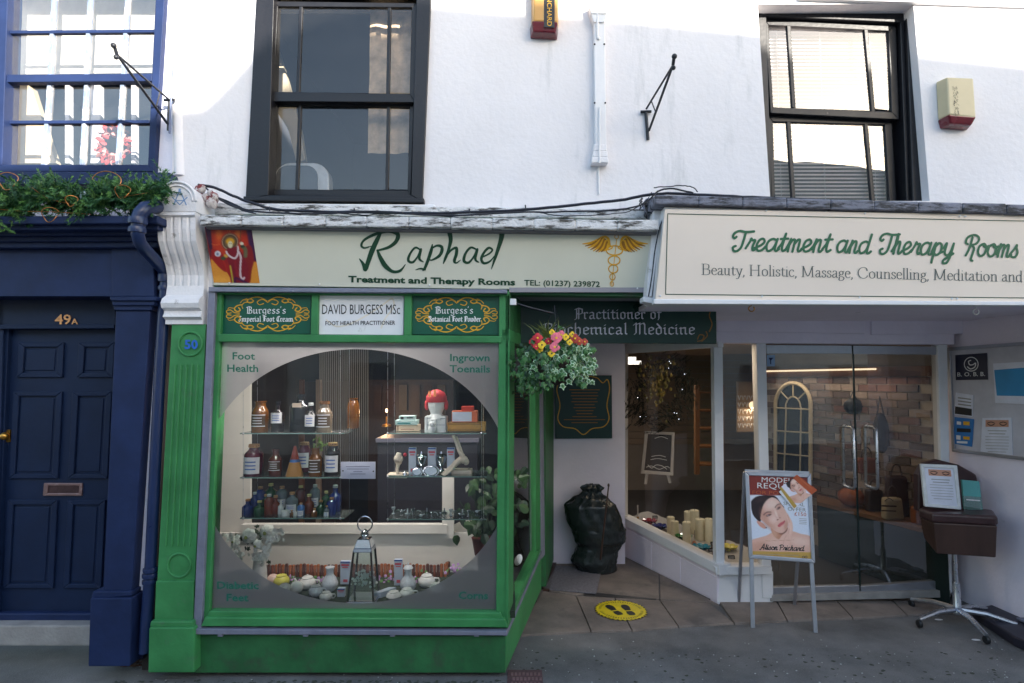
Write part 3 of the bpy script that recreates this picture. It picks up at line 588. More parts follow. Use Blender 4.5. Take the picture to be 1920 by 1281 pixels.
# frosted film with a clear oval
frost = bpy.data.materials.new('frosted_film'); frost.use_nodes = True
n = frost.node_tree; N = n.nodes; L = n.links; N.clear()
o_ = N.new('ShaderNodeOutputMaterial'); d_ = N.new('ShaderNodeBsdfDiffuse'); d_.inputs[0].default_value = (.46,.44,.45,1)
t_ = N.new('ShaderNodeBsdfTransparent'); tl = N.new('ShaderNodeBsdfTranslucent'); tl.inputs[0].default_value = (.5,.48,.47,1)
r_ = N.new('ShaderNodeBsdfRefraction'); r_.inputs['Roughness'].default_value = .42; r_.inputs['IOR'].default_value = 1.06
a1 = N.new('ShaderNodeMixShader'); a1.inputs[0].default_value = .30; L.new(d_.outputs[0], a1.inputs[1]); L.new(r_.outputs[0], a1.inputs[2])
a2 = N.new('ShaderNodeMixShader'); a2.inputs[0].default_value = .12; L.new(a1.outputs[0], a2.inputs[1]); L.new(tl.outputs[0], a2.inputs[2])
L.new(a2.outputs[0], o_.inputs[0])
sfm = surfY(gy+.004); mb = MB()
ex, ey, erx, ery = 668, 893, 287, 238
K = 160; x0, y0, x1, y1 = 396, 640, 942, 1152
ring = []
for k in range(K+1):
    a = 2*math.pi*k/K; c_, s_ = math.cos(a), math.sin(a)
    t = min(((x1-ex) if c_ > 0 else (x0-ex))/c_ if abs(c_) > 1e-6 else 1e9, ((y1-ey) if s_ > 0 else (y0-ey))/s_ if abs(s_) > 1e-6 else 1e9)
    te = 1/math.sqrt((c_/erx)**2+(s_/ery)**2)
    ring.append((te, t, c_, s_))
for k in range(K):
    a, b = ring[k], ring[k+1]
    if a[0] >= a[1] and b[0] >= b[1]: continue
    q = [(ex+a[2]*min(a[0],a[1]), ey+a[3]*min(a[0],a[1])), (ex+a[2]*a[1], ey+a[3]*a[1]), (ex+b[2]*b[1], ey+b[3]*b[1]), (ex+b[2]*min(b[0],b[1]), ey+b[3]*min(b[0],b[1]))]
    mb.add([sfm.pt(x, y) for x, y in q], [(0,1,2,3)])
for cx0, cy0 in ((x0,y0),(x1,y0),(x1,y1),(x0,y1)): pass
build('frosted_film', mb, frost, bayf)
pen = Pen(surfY(gy), .003)
for t, a, y, b in (('Foot',436,674,478),('Health',426,697,484),('Ingrown',844,677,918),('Toenails',843,698,919),('Diabetic',407,1104,485),('Feet',425,1127,466),('Corns',860,1123,915)):
    pen.text(t, a, y, b, y+.5, 14, bold=.018)
build('window_lettering', pen.mb, pteal, bayf)
# return side of the bay
A0 = P(955,1176,.0); 
def lerp(a, b, t): return a+(b-a)*t
YB = 1.35
def side(xa_, ya_, xb_, yb_, t0=0, t1=1, Ya=0., Yb=YB):
    a = P(xa_, ya_, Ya); b = P(xb_, yb_, Yb); return lerp(a, b, t0), lerp(a, b, t1)
ret = build('bay_return', MB().hexa([side(953,1160,1013,1026)[0], side(953,1178,1014,1034)[0], side(953,1178,1014,1034)[1], side(953,1160,1013,1026)[1]],
    [p+Vector((-.07,0,0)) for p in (side(953,1160,1013,1026)[0], side(953,1178,1014,1034)[0], side(953,1178,1014,1034)[1], side(953,1160,1013,1026)[1])]), green, B1, bevel=.004)
def sidequad(name, pts, m, par, th=.05, bevel=.003):   # pts: 4 (px,py,Y) ; thickness towards -X
    a = [P(*p) for p in pts]; mb = MB(); mb.hexa([a[0],a[3],a[2],a[1]], [p+Vector((-th,0,0)) for p in (a[0],a[3],a[2],a[1])]); return build(name, mb, m, par, bevel=bevel)
sidequad('return_riser', [(950,1185,.01),(1015,1045,YB),(1015,1105,YB),(947,1262,.01)], green, ret)
sidequad('metal_trim', [(951,1182,-.02),(1017,1034,YB),(1017,1041,YB),(951,1193,-.02)], lead, ret, .025)
sidequad('corner_post', [(956,546,0),(966,546,.2),(962,1160,.2),(953,1176,.0)], green, ret, .03)
sidequad('rear_post', [(1003,560,YB-.12),(1010,560,YB),(1014,1034,YB),(1005,1044,YB-.12)], green, ret, .05)
sidequad('metal_trim', [(1011,560,YB),(1017,560,YB+.05),(1022,1040,YB+.05),(1015,1050,YB)], lead, ret, .03)
sidequad('head_rail', [(956,618,0),(1010,640,YB),(1010,660,YB),(956,640,0)], green, ret, .05)
sidequad('head_panel', [(956,546,0),(1010,590,YB),(1010,640,YB),(956,618,0)], greend, ret, .03)
a = [P(958,640,.2), P(1004,655,YB-.12), P(1008,1040,YB-.12), P(962,1158,.2)]; mb = MB(); mb.add([p+Vector((-.03,0,0)) for p in a], [(0,3,2,1)]); build('pane', mb, winglass, ret)
# side door to the right of the bay return (edge-on)
sidequad('door_frame', [(1022,560,YB+.06),(1038,560,2.12),(1038,1050,2.12),(1024,1100,YB+.06)], greend, B1, .06)
mb = MB(); pts = [PG(1018,1106,.03), PG(1036,1052,.03), PG(1044,1052,.03), PG(1030,1106,.03)]; mb.prism(pts, (0,0,-.1)); build('door_threshold', mb, darkwood, B1)
# shop interior behind the bay
inner = MB()
zf = P(600,1150,.03).z
inner.box(-2.12, .02, .06, 1.0, zf-.04, zf)                       # display deck
deck = build('display_deck', inner, mat('deck_green_cloth', C(46,58,44), .95, .3, 8, .4, 60), B1)
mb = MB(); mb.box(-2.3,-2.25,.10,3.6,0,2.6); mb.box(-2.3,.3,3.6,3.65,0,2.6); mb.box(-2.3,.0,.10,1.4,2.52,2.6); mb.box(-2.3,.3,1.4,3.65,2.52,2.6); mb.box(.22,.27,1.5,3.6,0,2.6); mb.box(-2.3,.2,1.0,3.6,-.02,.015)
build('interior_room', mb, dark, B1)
mb = MB(); mb.px4([(395,600),(470,600),(470,1080),(395,1090)], .85, .02); mb.px4([(395,1000),(895,1000),(895,1080),(395,1080)], .80, .03); mb.px4([(829,880),(851,880),(851,1010),(829,1010)], .78, .03); mb.px4([(452,984),(838,984),(838,1001),(452,1001)], .77, .06)
back = build('cream_backboard', mb, cream, B1)
mb = MB(); a = [P(851,985,.80), P(905,960,1.5), P(905,1045,1.5), P(851,1080,.80)]; mb.hexa([a[0],a[3],a[2],a[1]], [p+Vector((0,.03,0)) for p in (a[0],a[3],a[2],a[1])]); build('angled_backboard', mb, cream, B1)
# fascia box and cornice above the bay
mb = MB(); mb.px4([(392,404),(1236,414),(1215,556),(402,545)], .03, .1); build('fascia_backing', mb, greend, B1)
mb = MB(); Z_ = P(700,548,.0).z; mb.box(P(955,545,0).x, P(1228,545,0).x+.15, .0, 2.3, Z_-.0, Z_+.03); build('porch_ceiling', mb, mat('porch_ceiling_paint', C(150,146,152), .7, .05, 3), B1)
def ragged(x0, y0, x1, y1, th, Y, d, n, j):
    mb = MB(); pts = []
    for i in range(n+1):
        t = i/n; pts.append((x0+(x1-x0)*t, y0+(y1-y0)*t))
    for i in range(n):
        (xa_, ya_), (xb_, yb_) = pts[i], pts[i+1]; jj = RND.uniform(-j, j)
        mb.px4([(xa_, ya_+RND.uniform(-j,j)*.4), (xb_+.3, yb_+RND.uniform(-j,j)*.4), (xb_+.3, yb_+th+jj*.3), (xa_, ya_+th+jj*.3)], Y+RND.uniform(-.004,.004), d)
    return mb
mb = ragged(374, 402, 1236, 412, 20, -.17, .34, 11, 2); build('cornice', mb, flaky, B1, bevel=.01)
mb = MB(); mb.px4([(384,421),(1232,432),(1232,439),(386,428)], -.13, .2); build('cornice_bed', mb, mat('grey_paint', C(120,118,122), .7), B1, bevel=.004)
mb = MB(); mb.px4([(368,380),(1236,392),(1236,412),(368,402)], .06, .1); build('cornice_flashing', mb, flaky, B1, bevel=.01)
# ================================================================== right shop (same terrace): angled window, glass doors
B2 = thing('white_shopfront', 'white painted shopfront with angled window and frameless glass double doors', 'shopfront', (2.4, 1.2, 0))
lobby = mat('porch_white_paint', C(238,228,238), .65, .05, 3, .2, 40, wear=((.35,.33,.3,1), .67, 3, .12))
YW = 2.15
mb = MB(); mb.px4([(1030,480),(1172,480),(1172,1060),(1030,1060)], YW, .08); build('porch_back_wall', mb, lobby, B2)
K0 = PG(1165,1043,0); K1 = PG(1346,1133,0); Kd = (K1-K0)
kn = Vector((-Kd.y, Kd.x, 0)).normalized(); 
if kn.dot(O-K0) > 0: kn = -kn       # kn points away from the viewer (into the shop)
S2 = Surf(K0, K1, K0+Vector((0,0,1)))
def s2(pts, m, name, par, th=.08, off=0, bevel=.004):
    a = [S2.pt(x, y, off) for x, y in pts]; mb = MB(); mb.hexa([a[0],a[3],a[2],a[1]], [p+kn*th for p in (a[0],a[3],a[2],a[1])]); return build(name, mb, m, par, bevel=bevel)
ww = s2([(1158,966),(1346,1066),(1346,1140),(1158,1050)], lobby, 'stall_riser', B2, .1)
blk = [(.0,.33),(.34,.62),(.63,.99)]
for a_, b_ in blk:   # boards of the riser
    x0_, x1_ = 1160+186*a_, 1160+186*b_
    g0 = lambda x: 984+(1084-984)*(x-1160)/186; g1 = lambda x: 1040+(1130-1040)*(x-1160)/186
    s2([(x0_,g0(x0_)),(x1_,g0(x1_)),(x1_,g1(x1_)-2),(x0_,g1(x0_)-2)], lobby, 'riser_board', ww, .02, .006, .002)
s2([(1160,966),(1348,1060),(1350,1080),(1160,980)], whitep, 'window_sill', ww, .12, .03)
s2([(1158,640),(1169,640),(1168,972),(1160,968)], whitep, 'window_post', B2, .06)
s2([(1158,640),(1346,640),(1346,651),(1158,664)], whitep, 'window_head', B2, .06)
a = [S2.pt(x, y, -.03) for x, y in ((1168,655),(1344,642),(1344,1064),(1167,972))]; mb = MB(); mb.add(a, [(0,3,2,1)]); build('pane', mb, winglass, B2)
YF = K1.y
mb = MB(); mb.px4([(1338,635),(1355,635),(1359,1070),(1343,1070)], YF-.02, .08); mb.px4([(1345,1072),(1450,1072),(1450,1135),(1345,1135)], YF, .1); ff = build('front_window_frame', mb, whitep, B2, bevel=.004)
mb = MB(); mb.px4([(1340,1063),(1448,1063),(1448,1077),(1343,1079)], YF-.04, .12); build('window_sill', mb, whitep, ff, bevel=.004)
mb = MB(); mb.px4([(1418,632),(1436,632),(1448,1122),(1430,1122)], YF-.01, .1); build('door_post', mb, whitep, B2, bevel=.004)
mb = MB(); mb.add([P(*p, YF+.03) for p in ((1354,642),(1421,642),(1432,1066),(1358,1066))], [(0,3,2,1)]); build('pane', mb, winglass, B2)
YD = 1.2
mb = MB(); mb.px4([(1338,606),(1790,606),(1790,646),(1338,643)], YD-.08, .12); tr = build('transom', mb, lobby, B2, bevel=.004)
for p in ([(1345,580),(1622,580),(1622,626),(1345,622)], [(1634,580),(1810,580),(1806,626),(1634,628)]):
    mb = MB(); mb.px4(p, YD-.10, .02); build('transom_panel', mb, lobby, tr, bevel=.006)
mb = MB(); mb.px4([(1343,560),(1815,560),(1815,612),(1343,612)], YD-.085, .1); build('transom_backing', mb, lobby, B2)
mb = MB(); mb.px4([(1758,640),(1776,640),(1786,1112),(1772,1112)], YD-.02, .08); build('door_post', mb, whitep, B2, bevel=.004)
doors = []
for q, lab in (([(1437,647),(1597,648),(1612,1118),(1448,1120)],''), ([(1600,648),(1760,650),(1776,1108),(1615,1118)],'')):
    mb = MB(); mb.add([P(*p, YD+.01) for p in q], [(0,3,2,1)])
    dr = build('glass_door', mb, glass('door_glass', (.8,.82,.82,1), .09, 0, .03), B2)
    mb = MB(); mb.px4([q[0],q[1],(q[1][0]+.6,q[1][1]+15),(q[0][0]+.6,q[0][1]+16)], YD, .04); build('door_rail', mb, alu, dr, bevel=.002); mb = MB(); mb.px4([(q[3][0]-.5,q[3][1]-18),(q[2][0]-.5,q[2][1]-20),q[2],q[3]], YD-.005, .05); build('door_rail', mb, alu, dr, bevel=.002)
    doors.append(dr)
mb = MB(); mb.px4([(1598,648),(1601,648),(1615,1118),(1612,1118)], YD+.005, .01); build('door_edge', mb, mat('glass_edge', C(30,44,42), .2), doors[0])
for i, x in enumerate((1590, 1632)):
    for k, dy in enumerate((-.085, .075)):
        mb = MB(); a = P(x-1, 800, YD); b = P(x+2, 914, YD); v = Vector((0, dy, 0))
        mb.tube([a, a+v*.7, a+v+Vector((0,0,-.02)), b+v+Vector((0,0,.02)), b+v*.7, b], .0125, 10); build('handle', mb, steel, doors[i], smooth=True)
mb = MB(); mb.px4([(1445,1117),(1782,1107),(1782,1120),(1445,1128)], YD-.04, .12); build('door_sill', mb, stonestep, B2)
# right-hand porch wall (runs towards the street)
R0 = PG(1772,1112,0); R1 = Vector((R0.x+.10, -.12, 0))
S3 = Surf(R0, R1, R0+Vector((0,0,1)))
mb = MB(); a = [R0+Vector((0,0,2.62)), R0, R1, R1+Vector((0,0,2.62))]; mb.hexa(a, [p+Vector((.12,0,0)) for p in a]); build('porch_side_wall', mb, lobby, B2)
mb = MB(); mb.box(P(1232,565,-.1).x, 6.5, -.10, 1.2, P(1400,566,-.1).z, P(1400,566,-.1).z+.03); build('porch_ceiling', mb, lobby, B2)
mb = MB(); mb.box(R1.x, 7, -.12, 0, 0, 2.3); build('street_pier', mb, lobby, B2)
# second fascia carcass + flashing
zt = P(1400,380,-.2).z; zb = P(1400,566,-.2).z
mb = MB(); mb.hexa([P(1246,388,-.19),P(1229,564,-.17),P(2500,564,-.17),P(2500,420,-.19)], [P(1246,388,-.19)+Vector((0,.3,0)),P(1229,564,-.17)+Vector((0,.3,0)),P(2500,564,-.17)+Vector((0,.3,0)),P(2500,420,-.19)+Vector((0,.3,0))]); build('fascia_box', mb, whitep, B2, bevel=.004)
mb = ragged(1228, 364, 1970, 384, 19, -.24, .4, 9, 2); build('flashing', mb, leaddark, B2, bevel=.01)
mb = MB(); mb.px4([(1226,561),(1980,566),(1980,573),(1226,570)], -.22, .05); mb.px4([(1206,556),(1240,560),(1240,572),(1206,566)], -.12, .1); build('fascia_bead', mb, whitep, B2, bevel=.004)
mb = MB(); mb.px4([(1226,392),(1243,392),(1222,556),(1212,556)], -.10, .1); build('fascia_end', mb, whitecon, B2, bevel=.004)
mb = MB(); mb.px4([(1210,372),(1245,366),(1240,410),(1222,412)], -.02, .12); build('lead_saddle', mb, lead, B2, bevel=.01)
# interior of the right shop
mb = MB(); zc = 2.5
mb.box(.9, 4.6, 6.0, 6.1, 0, zc); mb.box(.6, .7, 2.3, 6.0, 0, zc); mb.box(4.4, 4.5, 1.3, 6.0, 0, zc); mb.box(.6, 4.6, 1.35, 6.1, 2.45, 2.5)
build('interior_wall', mb, mat('shop_interior_wall', C(150,138,128), .8, .1, 3), B2)
mb = MB(); mb.hexa([K0+Vector((0,0,2.2))+kn*.1, K0+Vector((0,0,2.1))+kn*.1, K1+Vector((0,0,2.1))+kn*.1, K1+Vector((0,0,2.2))+kn*.1], [K0+Vector((1.2,1.2,2.2)), K0+Vector((1.2,1.2,2.1)), K1+Vector((1.8,1.0,2.1)), K1+Vector((1.8,1.0,2.2))])
build('window_soffit', mb, mat('soffit_paint', C(150,125,105), .7), B2)
mb = MB(); mb.box(.6, 4.5, 1.25, 6.0, -.01, .012); build('interior_floor', mb, shopfloor, B2)
# slatwall boards on the back wall
for k in range(16):
    mb = MB(); z = .75+k*.105; mb.box(1.0, 4.3, 5.96, 5.985, z, z+.095); build('wall_board', mb, mat('slat_board', C(150,128,108), .6, .1, 4), B2)
for (x0_, x1_, y0_, y1_) in ((1318,1326,722,882),(1362,1372,722,882)):
    mb = MB(); mb.px4([(x0_-14,y0_),(x1_-14,y0_),(x1_-14,y1_+8),(x0_-14,y1_+8)], 3.3, .06); build('wood_upright', mb, wood, B2)
for k in range(5):
    mb = MB(); mb.px4([(1312,735+k*34),(1352,735+k*34),(1352,738+k*34),(1312,738+k*34)], 3.45, .25); build('display_shelf', mb, wood, B2)
# brick feature wall: every brick its own piece
BW0 = Vector((3.10, 3.55, 0)); BW1 = Vector((3.66, 1.42, 0)); bd = (BW1-BW0); bl = bd.length; bd = bd/bl; bn = Vector((bd.y, -bd.x, 0))
if bn.dot(O-BW0) < 0: bn = -bn
mortar = mat('mortar', C(178,166,152), .9, .1, 20, .3, 80)
mb = MB(); a = [BW0+Vector((0,0,1.83)), BW0, BW1, BW1+Vector((0,0,1.83))]; mb.hexa(a, [p-bn*.08 for p in a]); bw = build('brick_wall', mb, mortar, B2)
bmats = [mat('brick_brown', C(128,110,100), .9, .2, 12, .5, 60), mat('brick_buff', C(158,142,130), .9, .2, 12, .5, 60), mat('brick_grey', C(104,92,88), .9, .2, 12, .5, 60), mat('brick_red', C(122,92,82), .9, .2, 12, .5, 60)]
bmesh_cache = []
for m_ in bmats:
    mb = MB(); mb.box(-.102, .102, -.012, .012, -.031, .031); o = build('brick', mb, m_); bmesh_cache.append(o.data); bpy.data.objects.remove(o)
ang = math.atan2(bd.y, bd.x)
for r in range(22):
    for c_ in range(10):
        s_ = .115+c_*.216+(.108 if r % 2 else 0)
        if s_ > bl-.1: continue
        p = BW0+bd*s_+bn*(.004+RND.uniform(-.002,.004)); p.z = 1.83-.038-r*.073
        o = link(bpy.data.objects.new('brick', RND.choice(bmesh_cache))); o.parent = bw; o.location = p-wloc(bw); o.rotation_euler = (0, 0, ang+RND.uniform(-.01,.01))
mb = MB(); a = [BW0+Vector((-.02,-.02,1.92)), BW0+Vector((-.02,-.02,1.83)), BW1+Vector((0,0,1.83)), BW1+Vector((0,0,1.92))]; mb.hexa([p+bn*.06 for p in a], [p-bn*.08 for p in a]); build('wood_pelmet', mb, wood, B2)
mb = MB(); a = [BW0+Vector((0,0,2.45)), BW0+Vector((0,0,1.92)), BW1+Vector((0,0,1.92)), BW1+Vector((0,0,2.45))]; mb.hexa(a, [p-bn*.08 for p in a]); build('upper_wall', mb, mat('shop_beige', C(170,155,140), .8), B2)
mb = MB(); a = [BW1+Vector((0,-.0,2.3)), BW1, R0+Vector((-.02,.1,0)), R0+Vector((-.02,.1,2.3))]; mb.hexa(a, [p+Vector((.1,.03,0)) for p in a]); build('inner_return_wall', mb, mat('shop_grey_wall', C(160,156,148), .8), B2)
#%%BLUE
# ================================================================== blue house at left
B3 = thing('blue_house_front', 'house front at left edge with navy painted shop cornice and white walls above', 'building', (-2.8, .1, 0))
mb = MB(); mb.px4([(-60,345),(322,345),(322,440),(-60,440)], WY+.04, .2); mb.px4([(302,-60),(328,-60),(326,350),(284,350)], WY+.02, .2); mb.px4([(-1200,-200),(-60,-200),(-60,440),(-1200,440)], WY, .2); mb.px4([(-60,-200),(302,-200),(302,-55),(-60,-55)], WY, .2)
build('wall', mb, mat('lilac_white_wall', C(222,222,236), .8, .04, 2, .3, 30), B3)
BY = WY+.0
mb = MB(); frame(mb, [(-10,-60),(312,-60),(289,322),(-30,322)], [(16,-52),(294,-52),(277,309),(4,309)], BY-.02, .12); w3 = build('multi_pane_window', mb, blue, B3, bevel=.004)
mb = MB(); mb.px4([(-40,321),(318,323),(322,346),(-40,346)], BY-.09, .14); build('window_sill', mb, blue, w3, bevel=.006)
mb = MB()
vb = [((26,-50),(16,143)), ((99,-50),(88,143)), ((168,-50),(160,143)), ((238,-50),(226,143))]
bars(mb, [(102,-50,92,143),(170,-50,160,143),(240,-50,230,143)], 7, BY+.01, .03)
bars(mb, [(92,150,80,309),(161,150,152,309),(229,150,219,309)], 7, BY+.03, .03)
gb = build('glazing_bar', mb, mat('sunlit_bar_paint', C(120,134,160), .4, .2, 20, wear=((.6,.6,.62,1), .5, 12, .1)), w3, bevel=.003)  # sunlight on the upright bars is put into this paler colour
mb = MB(); mb.px4([(8,140),(285,138),(284,152),(8,154)], BY-.003, .05); build('meeting_rail', mb, blue, w3, bevel=.003)
for hb_ in ((12,60,290,58),(8,229,280,228)):
    mb = MB(); bars(mb, [hb_], 6, BY+(.006 if hb_[1] < 100 else .026), .03); build('glazing_bar', mb, blue, w3, bevel=.003)
xu = [16,102,170,240,292]; xl = [6,86,156,224,280]
for r, (ya_, yb_) in enumerate(((-52,58),(61,140),(153,227),(231,309))):
    for c_ in range(4):
        sh = [(6,0),(2,-4),(8,5),(4,0)][r]
        xs = xu if r < 2 else xl
        pane([(xs[c_]+sh[0],ya_),(xs[c_+1]+sh[0],ya_),(xs[c_+1]+sh[1],yb_),(xs[c_]+sh[1],yb_)], BY+.03 if r < 2 else BY+.05, skyglass, w3)
room(B3, -4.6, -2.25, .4, 2.4, 2.8, 4.7, greyroom)
# cornice and entablature
mb = MB()
for (ya_, yb_, Y, d) in ((404,419,-.24,.40),(419,430,-.20,.36),(430,441,-.13,.3),(441,452,-.09,.25),(452,464,-.06,.22)):
    x1_ = 296; mb.px4([(-200,ya_+2),(x1_,ya_),(x1_,yb_),(-200,yb_+2)], Y, d)
build('cornice', mb, blue, B3, bevel=.008, seg=3)
mb = MB(); mb.px4([(-200,462),(212,462),(212,556),(-200,556)], .0, .2); mb.px4([(208,462),(288,462),(288,556),(210,556)], -.02, .2); build('frieze', mb, blue, B3, bevel=.004)
mb = MB()
mb.px4([(205,556),(294,556),(292,564),(207,564)], -.06, .2); mb.px4([(209,564),(290,564),(288,573),(211,573)], -.045, .2); mb.px4([(212,573),(286,573),(284,582),(214,582)], -.03, .2); 
mb.px4([(217,582),(282,582),(246,1115),(193,1115)], -.015, .25); pl = build('door_pilaster', mb, blue, B3, bevel=.005)
mb = MB(); mb.px4([(174,1109),(247,1109),(247,1118),(170,1124)], -.03, .2); mb.px4([(169,1122),(246,1122),(243,1250),(165,1250)], -.05, .22); build('plinth', mb, blue, pl, bevel=.006)
mb = MB(); mb.px4([(282,556),(302,556),(272,1110),(246,1110)], .06, .1); build('white_wall_strip', mb, mat('lilac_white_wall', None or C(222,222,236)), B3)
mb = MB(); mb.px4([(246,1108),(272,1108),(268,1235),(244,1235)], .05, .1); build('base_strip', mb, mat('very_dark_blue', C(22,26,60), .5), B3)
DY = .22
mb = MB(); mb.px4([(-200,556),(216,556),(216,616),(-200,618)], DY-.05, .1); mb.px4([(-200,610),(214,608),(214,616),(-200,618)], DY-.07, .06); build('door_lintel', mb, blued, B3, bevel=.004)
mb = MB(); mb.px4([(-200,550),(8,550),(-10,1180),(-200,1180)], DY-.05, .1); mb.px4([(2,616),(16,616),(-8,1180),(-24,1180)], DY-.03, .08); build('door_jamb', mb, blued, B3, bevel=.004)
mb = MB(); mb.px4([(10,617),(222,617),(196,1172),(-16,1172)], DY, .06)
dr = build('front_door', mb, blued, B3, bevel=.003)
dr['label'] = 'navy six panel front door'
for (x0_, y0_, x1_, y1_, sl_) in ((34,642,119,708,-3),(147,642,214,708,-3),(24,734,116,898,-8),(135,734,209,898,-8),(13,938,107,1104,-8),(126,938,197,1104,-8)):
    o4 = [(x0_,y0_),(x1_,y0_),(x1_+sl_,y1_),(x0_+sl_,y1_)]; i4 = [(x0_+11,y0_+9),(x1_-11,y0_+9),(x1_-11+sl_,y1_-9),(x0_+11+sl_,y1_-9)]
    mb = MB(); frame(mb, o4, i4, DY-.016, .02); mb.px4([(i4[0][0]+4,i4[0][1]+4),(i4[1][0]-4,i4[1][1]+4),(i4[2][0]-4,i4[2][1]-4),(i4[3][0]+4,i4[3][1]-4)], DY-.006, .01); build('door_panel', mb, blued, dr, bevel=.006, seg=3)
brass = mat('brass', C(200,150,70), .3, .1, 20, metal=.9); oldmetal = mat('worn_copper_plate', C(150,120,116), .35, .2, 30, metal=.7, wear=((.5,.45,.45,1), .6, 30, .1))
mb = MB(); frame(mb, [(82,906),(154,906),(153,930),(80,930)], [(90,911),(148,911),(147,925),(89,925)], DY-.012, .012); lbx = build('letterbox', mb, oldmetal, dr, bevel=.003)
mb = MB(); mb.px4([(89,910),(148,910),(147,926),(88,926)], DY-.006, .01); build('letter_flap', mb, mat('dark_copper', C(84,62,62), .35, .3, 30, metal=.6), lbx, bevel=.002)
mb = MB(); c0 = P(8,818,DY-.03); mb.ball(c0, .025, .025, .025); mb.box(c0.x-.02, c0.x+.02, DY-.012, DY, c0.z-.04, c0.z+.04); build('door_knob', mb, brass, dr, smooth=True)
mb = MB(); mb.px4([(-16,1150),(197,1150),(196,1173),(-18,1173)], DY-.04, .05); build('weather_board', mb, blue, dr, bevel=.01)
pen = Pen(surfY(DY-.05), .006); pen.text('49', 103,608,133,608,19, bold=.01); pen.text('A', 134,608,146,608,11, bold=.01)
build('house_number', pen.mb, mat('gold_number', C(226,166,110), .35, metal=.2), B3, solid=.004)
mb = MB(); mb.px4([(-200,1173),(200,1173),(198,1212),(-200,1212)], DY-.12, .4); build('door_step', mb, stonestep, B3, bevel=.01)
mb = MB(); mb.px4([(-1400,430),(-190,430),(-190,1300),(-1400,1300)], WY, .2); build('lower_wall', mb, mat('lilac_white_wall', C(222,222,236)), B3)
# pipe beside the window
mb = MB(); mb.tube([P(338,-40,.07),P(335,20,.07),P(328,110,.07),P(320,200,.07),P(318,250,.07)], .007, 6); single('thin_pipe', mb, mat('blue_grey_pipe', C(96,108,140), .5), 'thin blue grey pipe running up the wall edge left of the white building', 'pipe', smooth=True)
# navy downpipe
dp = thing('downpipe', 'navy blue downpipe with swan neck bend beside the green pilaster', 'downpipe', P(280,1225,.0))
r = .036
mb = MB(); mb.tube([P(300,389,-.1),P(286,388,-.24),P(272,391,-.29),P(264,400,-.30),P(259,412,-.30),P(258,440,-.30),P(262,455,-.27),P(272,468,-.2),P(296,494,-.06),P(307,506,.0),P(311,520,.02)], [r*1.15]*5+[r]*6, 16); build('swan_neck', mb, bluepipe, dp, smooth=True)
mb = MB(); mb.tube([P(311,520,.02),P(300,700,.02),P(282,1075,.02),P(276,1150,.02),P(272,1224,.0)], r*.95, 16); build('pipe', mb, bluepipe, dp, smooth=True)
for (x, y, Y, rr_, h) in ((258,415,-.30,r*1.5,6),(257,432,-.30,r*1.35,5),(310,522,.02,r*1.25,7),(309,541,.02,r*1.15,4),(283,1068,.02,r*1.25,4),(282,1078,.02,r*1.32,4),(281,1090,.02,r*1.2,4)):
    mb = MB(); mb.tube([P(x,y-h,Y),P(x,y,Y),P(x-.3,y+h,Y)], [rr_*.95,rr_,rr_*.95], 16); build('collar', mb, bluepipe, dp, smooth=True)
mb = MB()
for k in range(40):
    c0 = PG(RND.uniform(222,272), RND.uniform(1222,1250), 0); mb.ball(c0, RND.uniform(.008,.022), RND.uniform(.008,.02), .01, seg=6)
tag(build('soil', mb, mat('brown_soil', C(92,62,48), .95, .3, 30, .5, 60)), 'small heap of brown soil and rubble at the foot of the navy pipe', 'soil', kind='stuff')
# ================================================================== row across the street (seen in the glass; throws the shade)
YO = -10.6
dx = (WY-YO)*math.tan(SUN_AZ); dz = (WY-YO)/math.cos(SUN_AZ)*math.tan(SUN_EL)
edge = [(-400,330),(120,310),(250,290),(300,262),(322,205),(352,201),(386,201),(419,191),(436,178),(470,146),(520,90),(600,30),(700,6),(809,5),(977,20),(1130,28),(1420,57),(1715,96),(1920,118),(2400,170),(3200,240)]
top = []
for x, y in edge:
    p = P(x, y, WY); top.append(Vector((p.x+dx, YO, p.z+dz)))
top = [Vector((-14, YO, top[0].z-.4))]+top+[Vector((top[-1].x+6, YO, top[-1].z))]
OB = thing('opposite_building', 'cream and grey rendered houses across the street with uneven parapets', 'building', (0, YO, 0))
greywall = mat('opposite_grey_render', C(205,200,192), .85, .08, 2, .3, 30)
mb = MB()
for a, b in zip(top, top[1:]):
    if b.x-a.x < 1e-4: continue
    mb.hexa([(b.x,YO,b.z),(b.x,YO,0),(a.x,YO,0),(a.x,YO,a.z)], [(b.x,YO-.35,b.z),(b.x,YO-.35,0),(a.x,YO-.35,0),(a.x,YO-.35,a.z)])
build('wall', mb, greywall, OB)
for i in range(7):
    x = -6.5+i*2.6
    for z in (0.9, 3.1):
        mb = MB(); mb.box(x, x+.95, YO-.01, YO+.02, z, z+1.25); wn = build('window', mb, mat('opp_window', C(110,112,118), .6), OB)
        mb = MB()
        mb.box(x-.06, x+1.01, YO+.0, YO+.05, z-.06, z); mb.box(x-.06, x+1.01, YO, YO+.05, z+1.25, z+1.31); mb.box(x-.06, x, YO, YO+.05, z, z+1.25); mb.box(x+.95, x+1.01, YO, YO+.05, z, z+1.25); mb.box(x, x+.95, YO+.02, YO+.04, z+.6, z+.65); mb.box(x+.45, x+.5, YO+.02, YO+.04, z, z+1.25)
        build('window_frame', mb, mat('opp_frame', C(150,148,142), .6), wn)
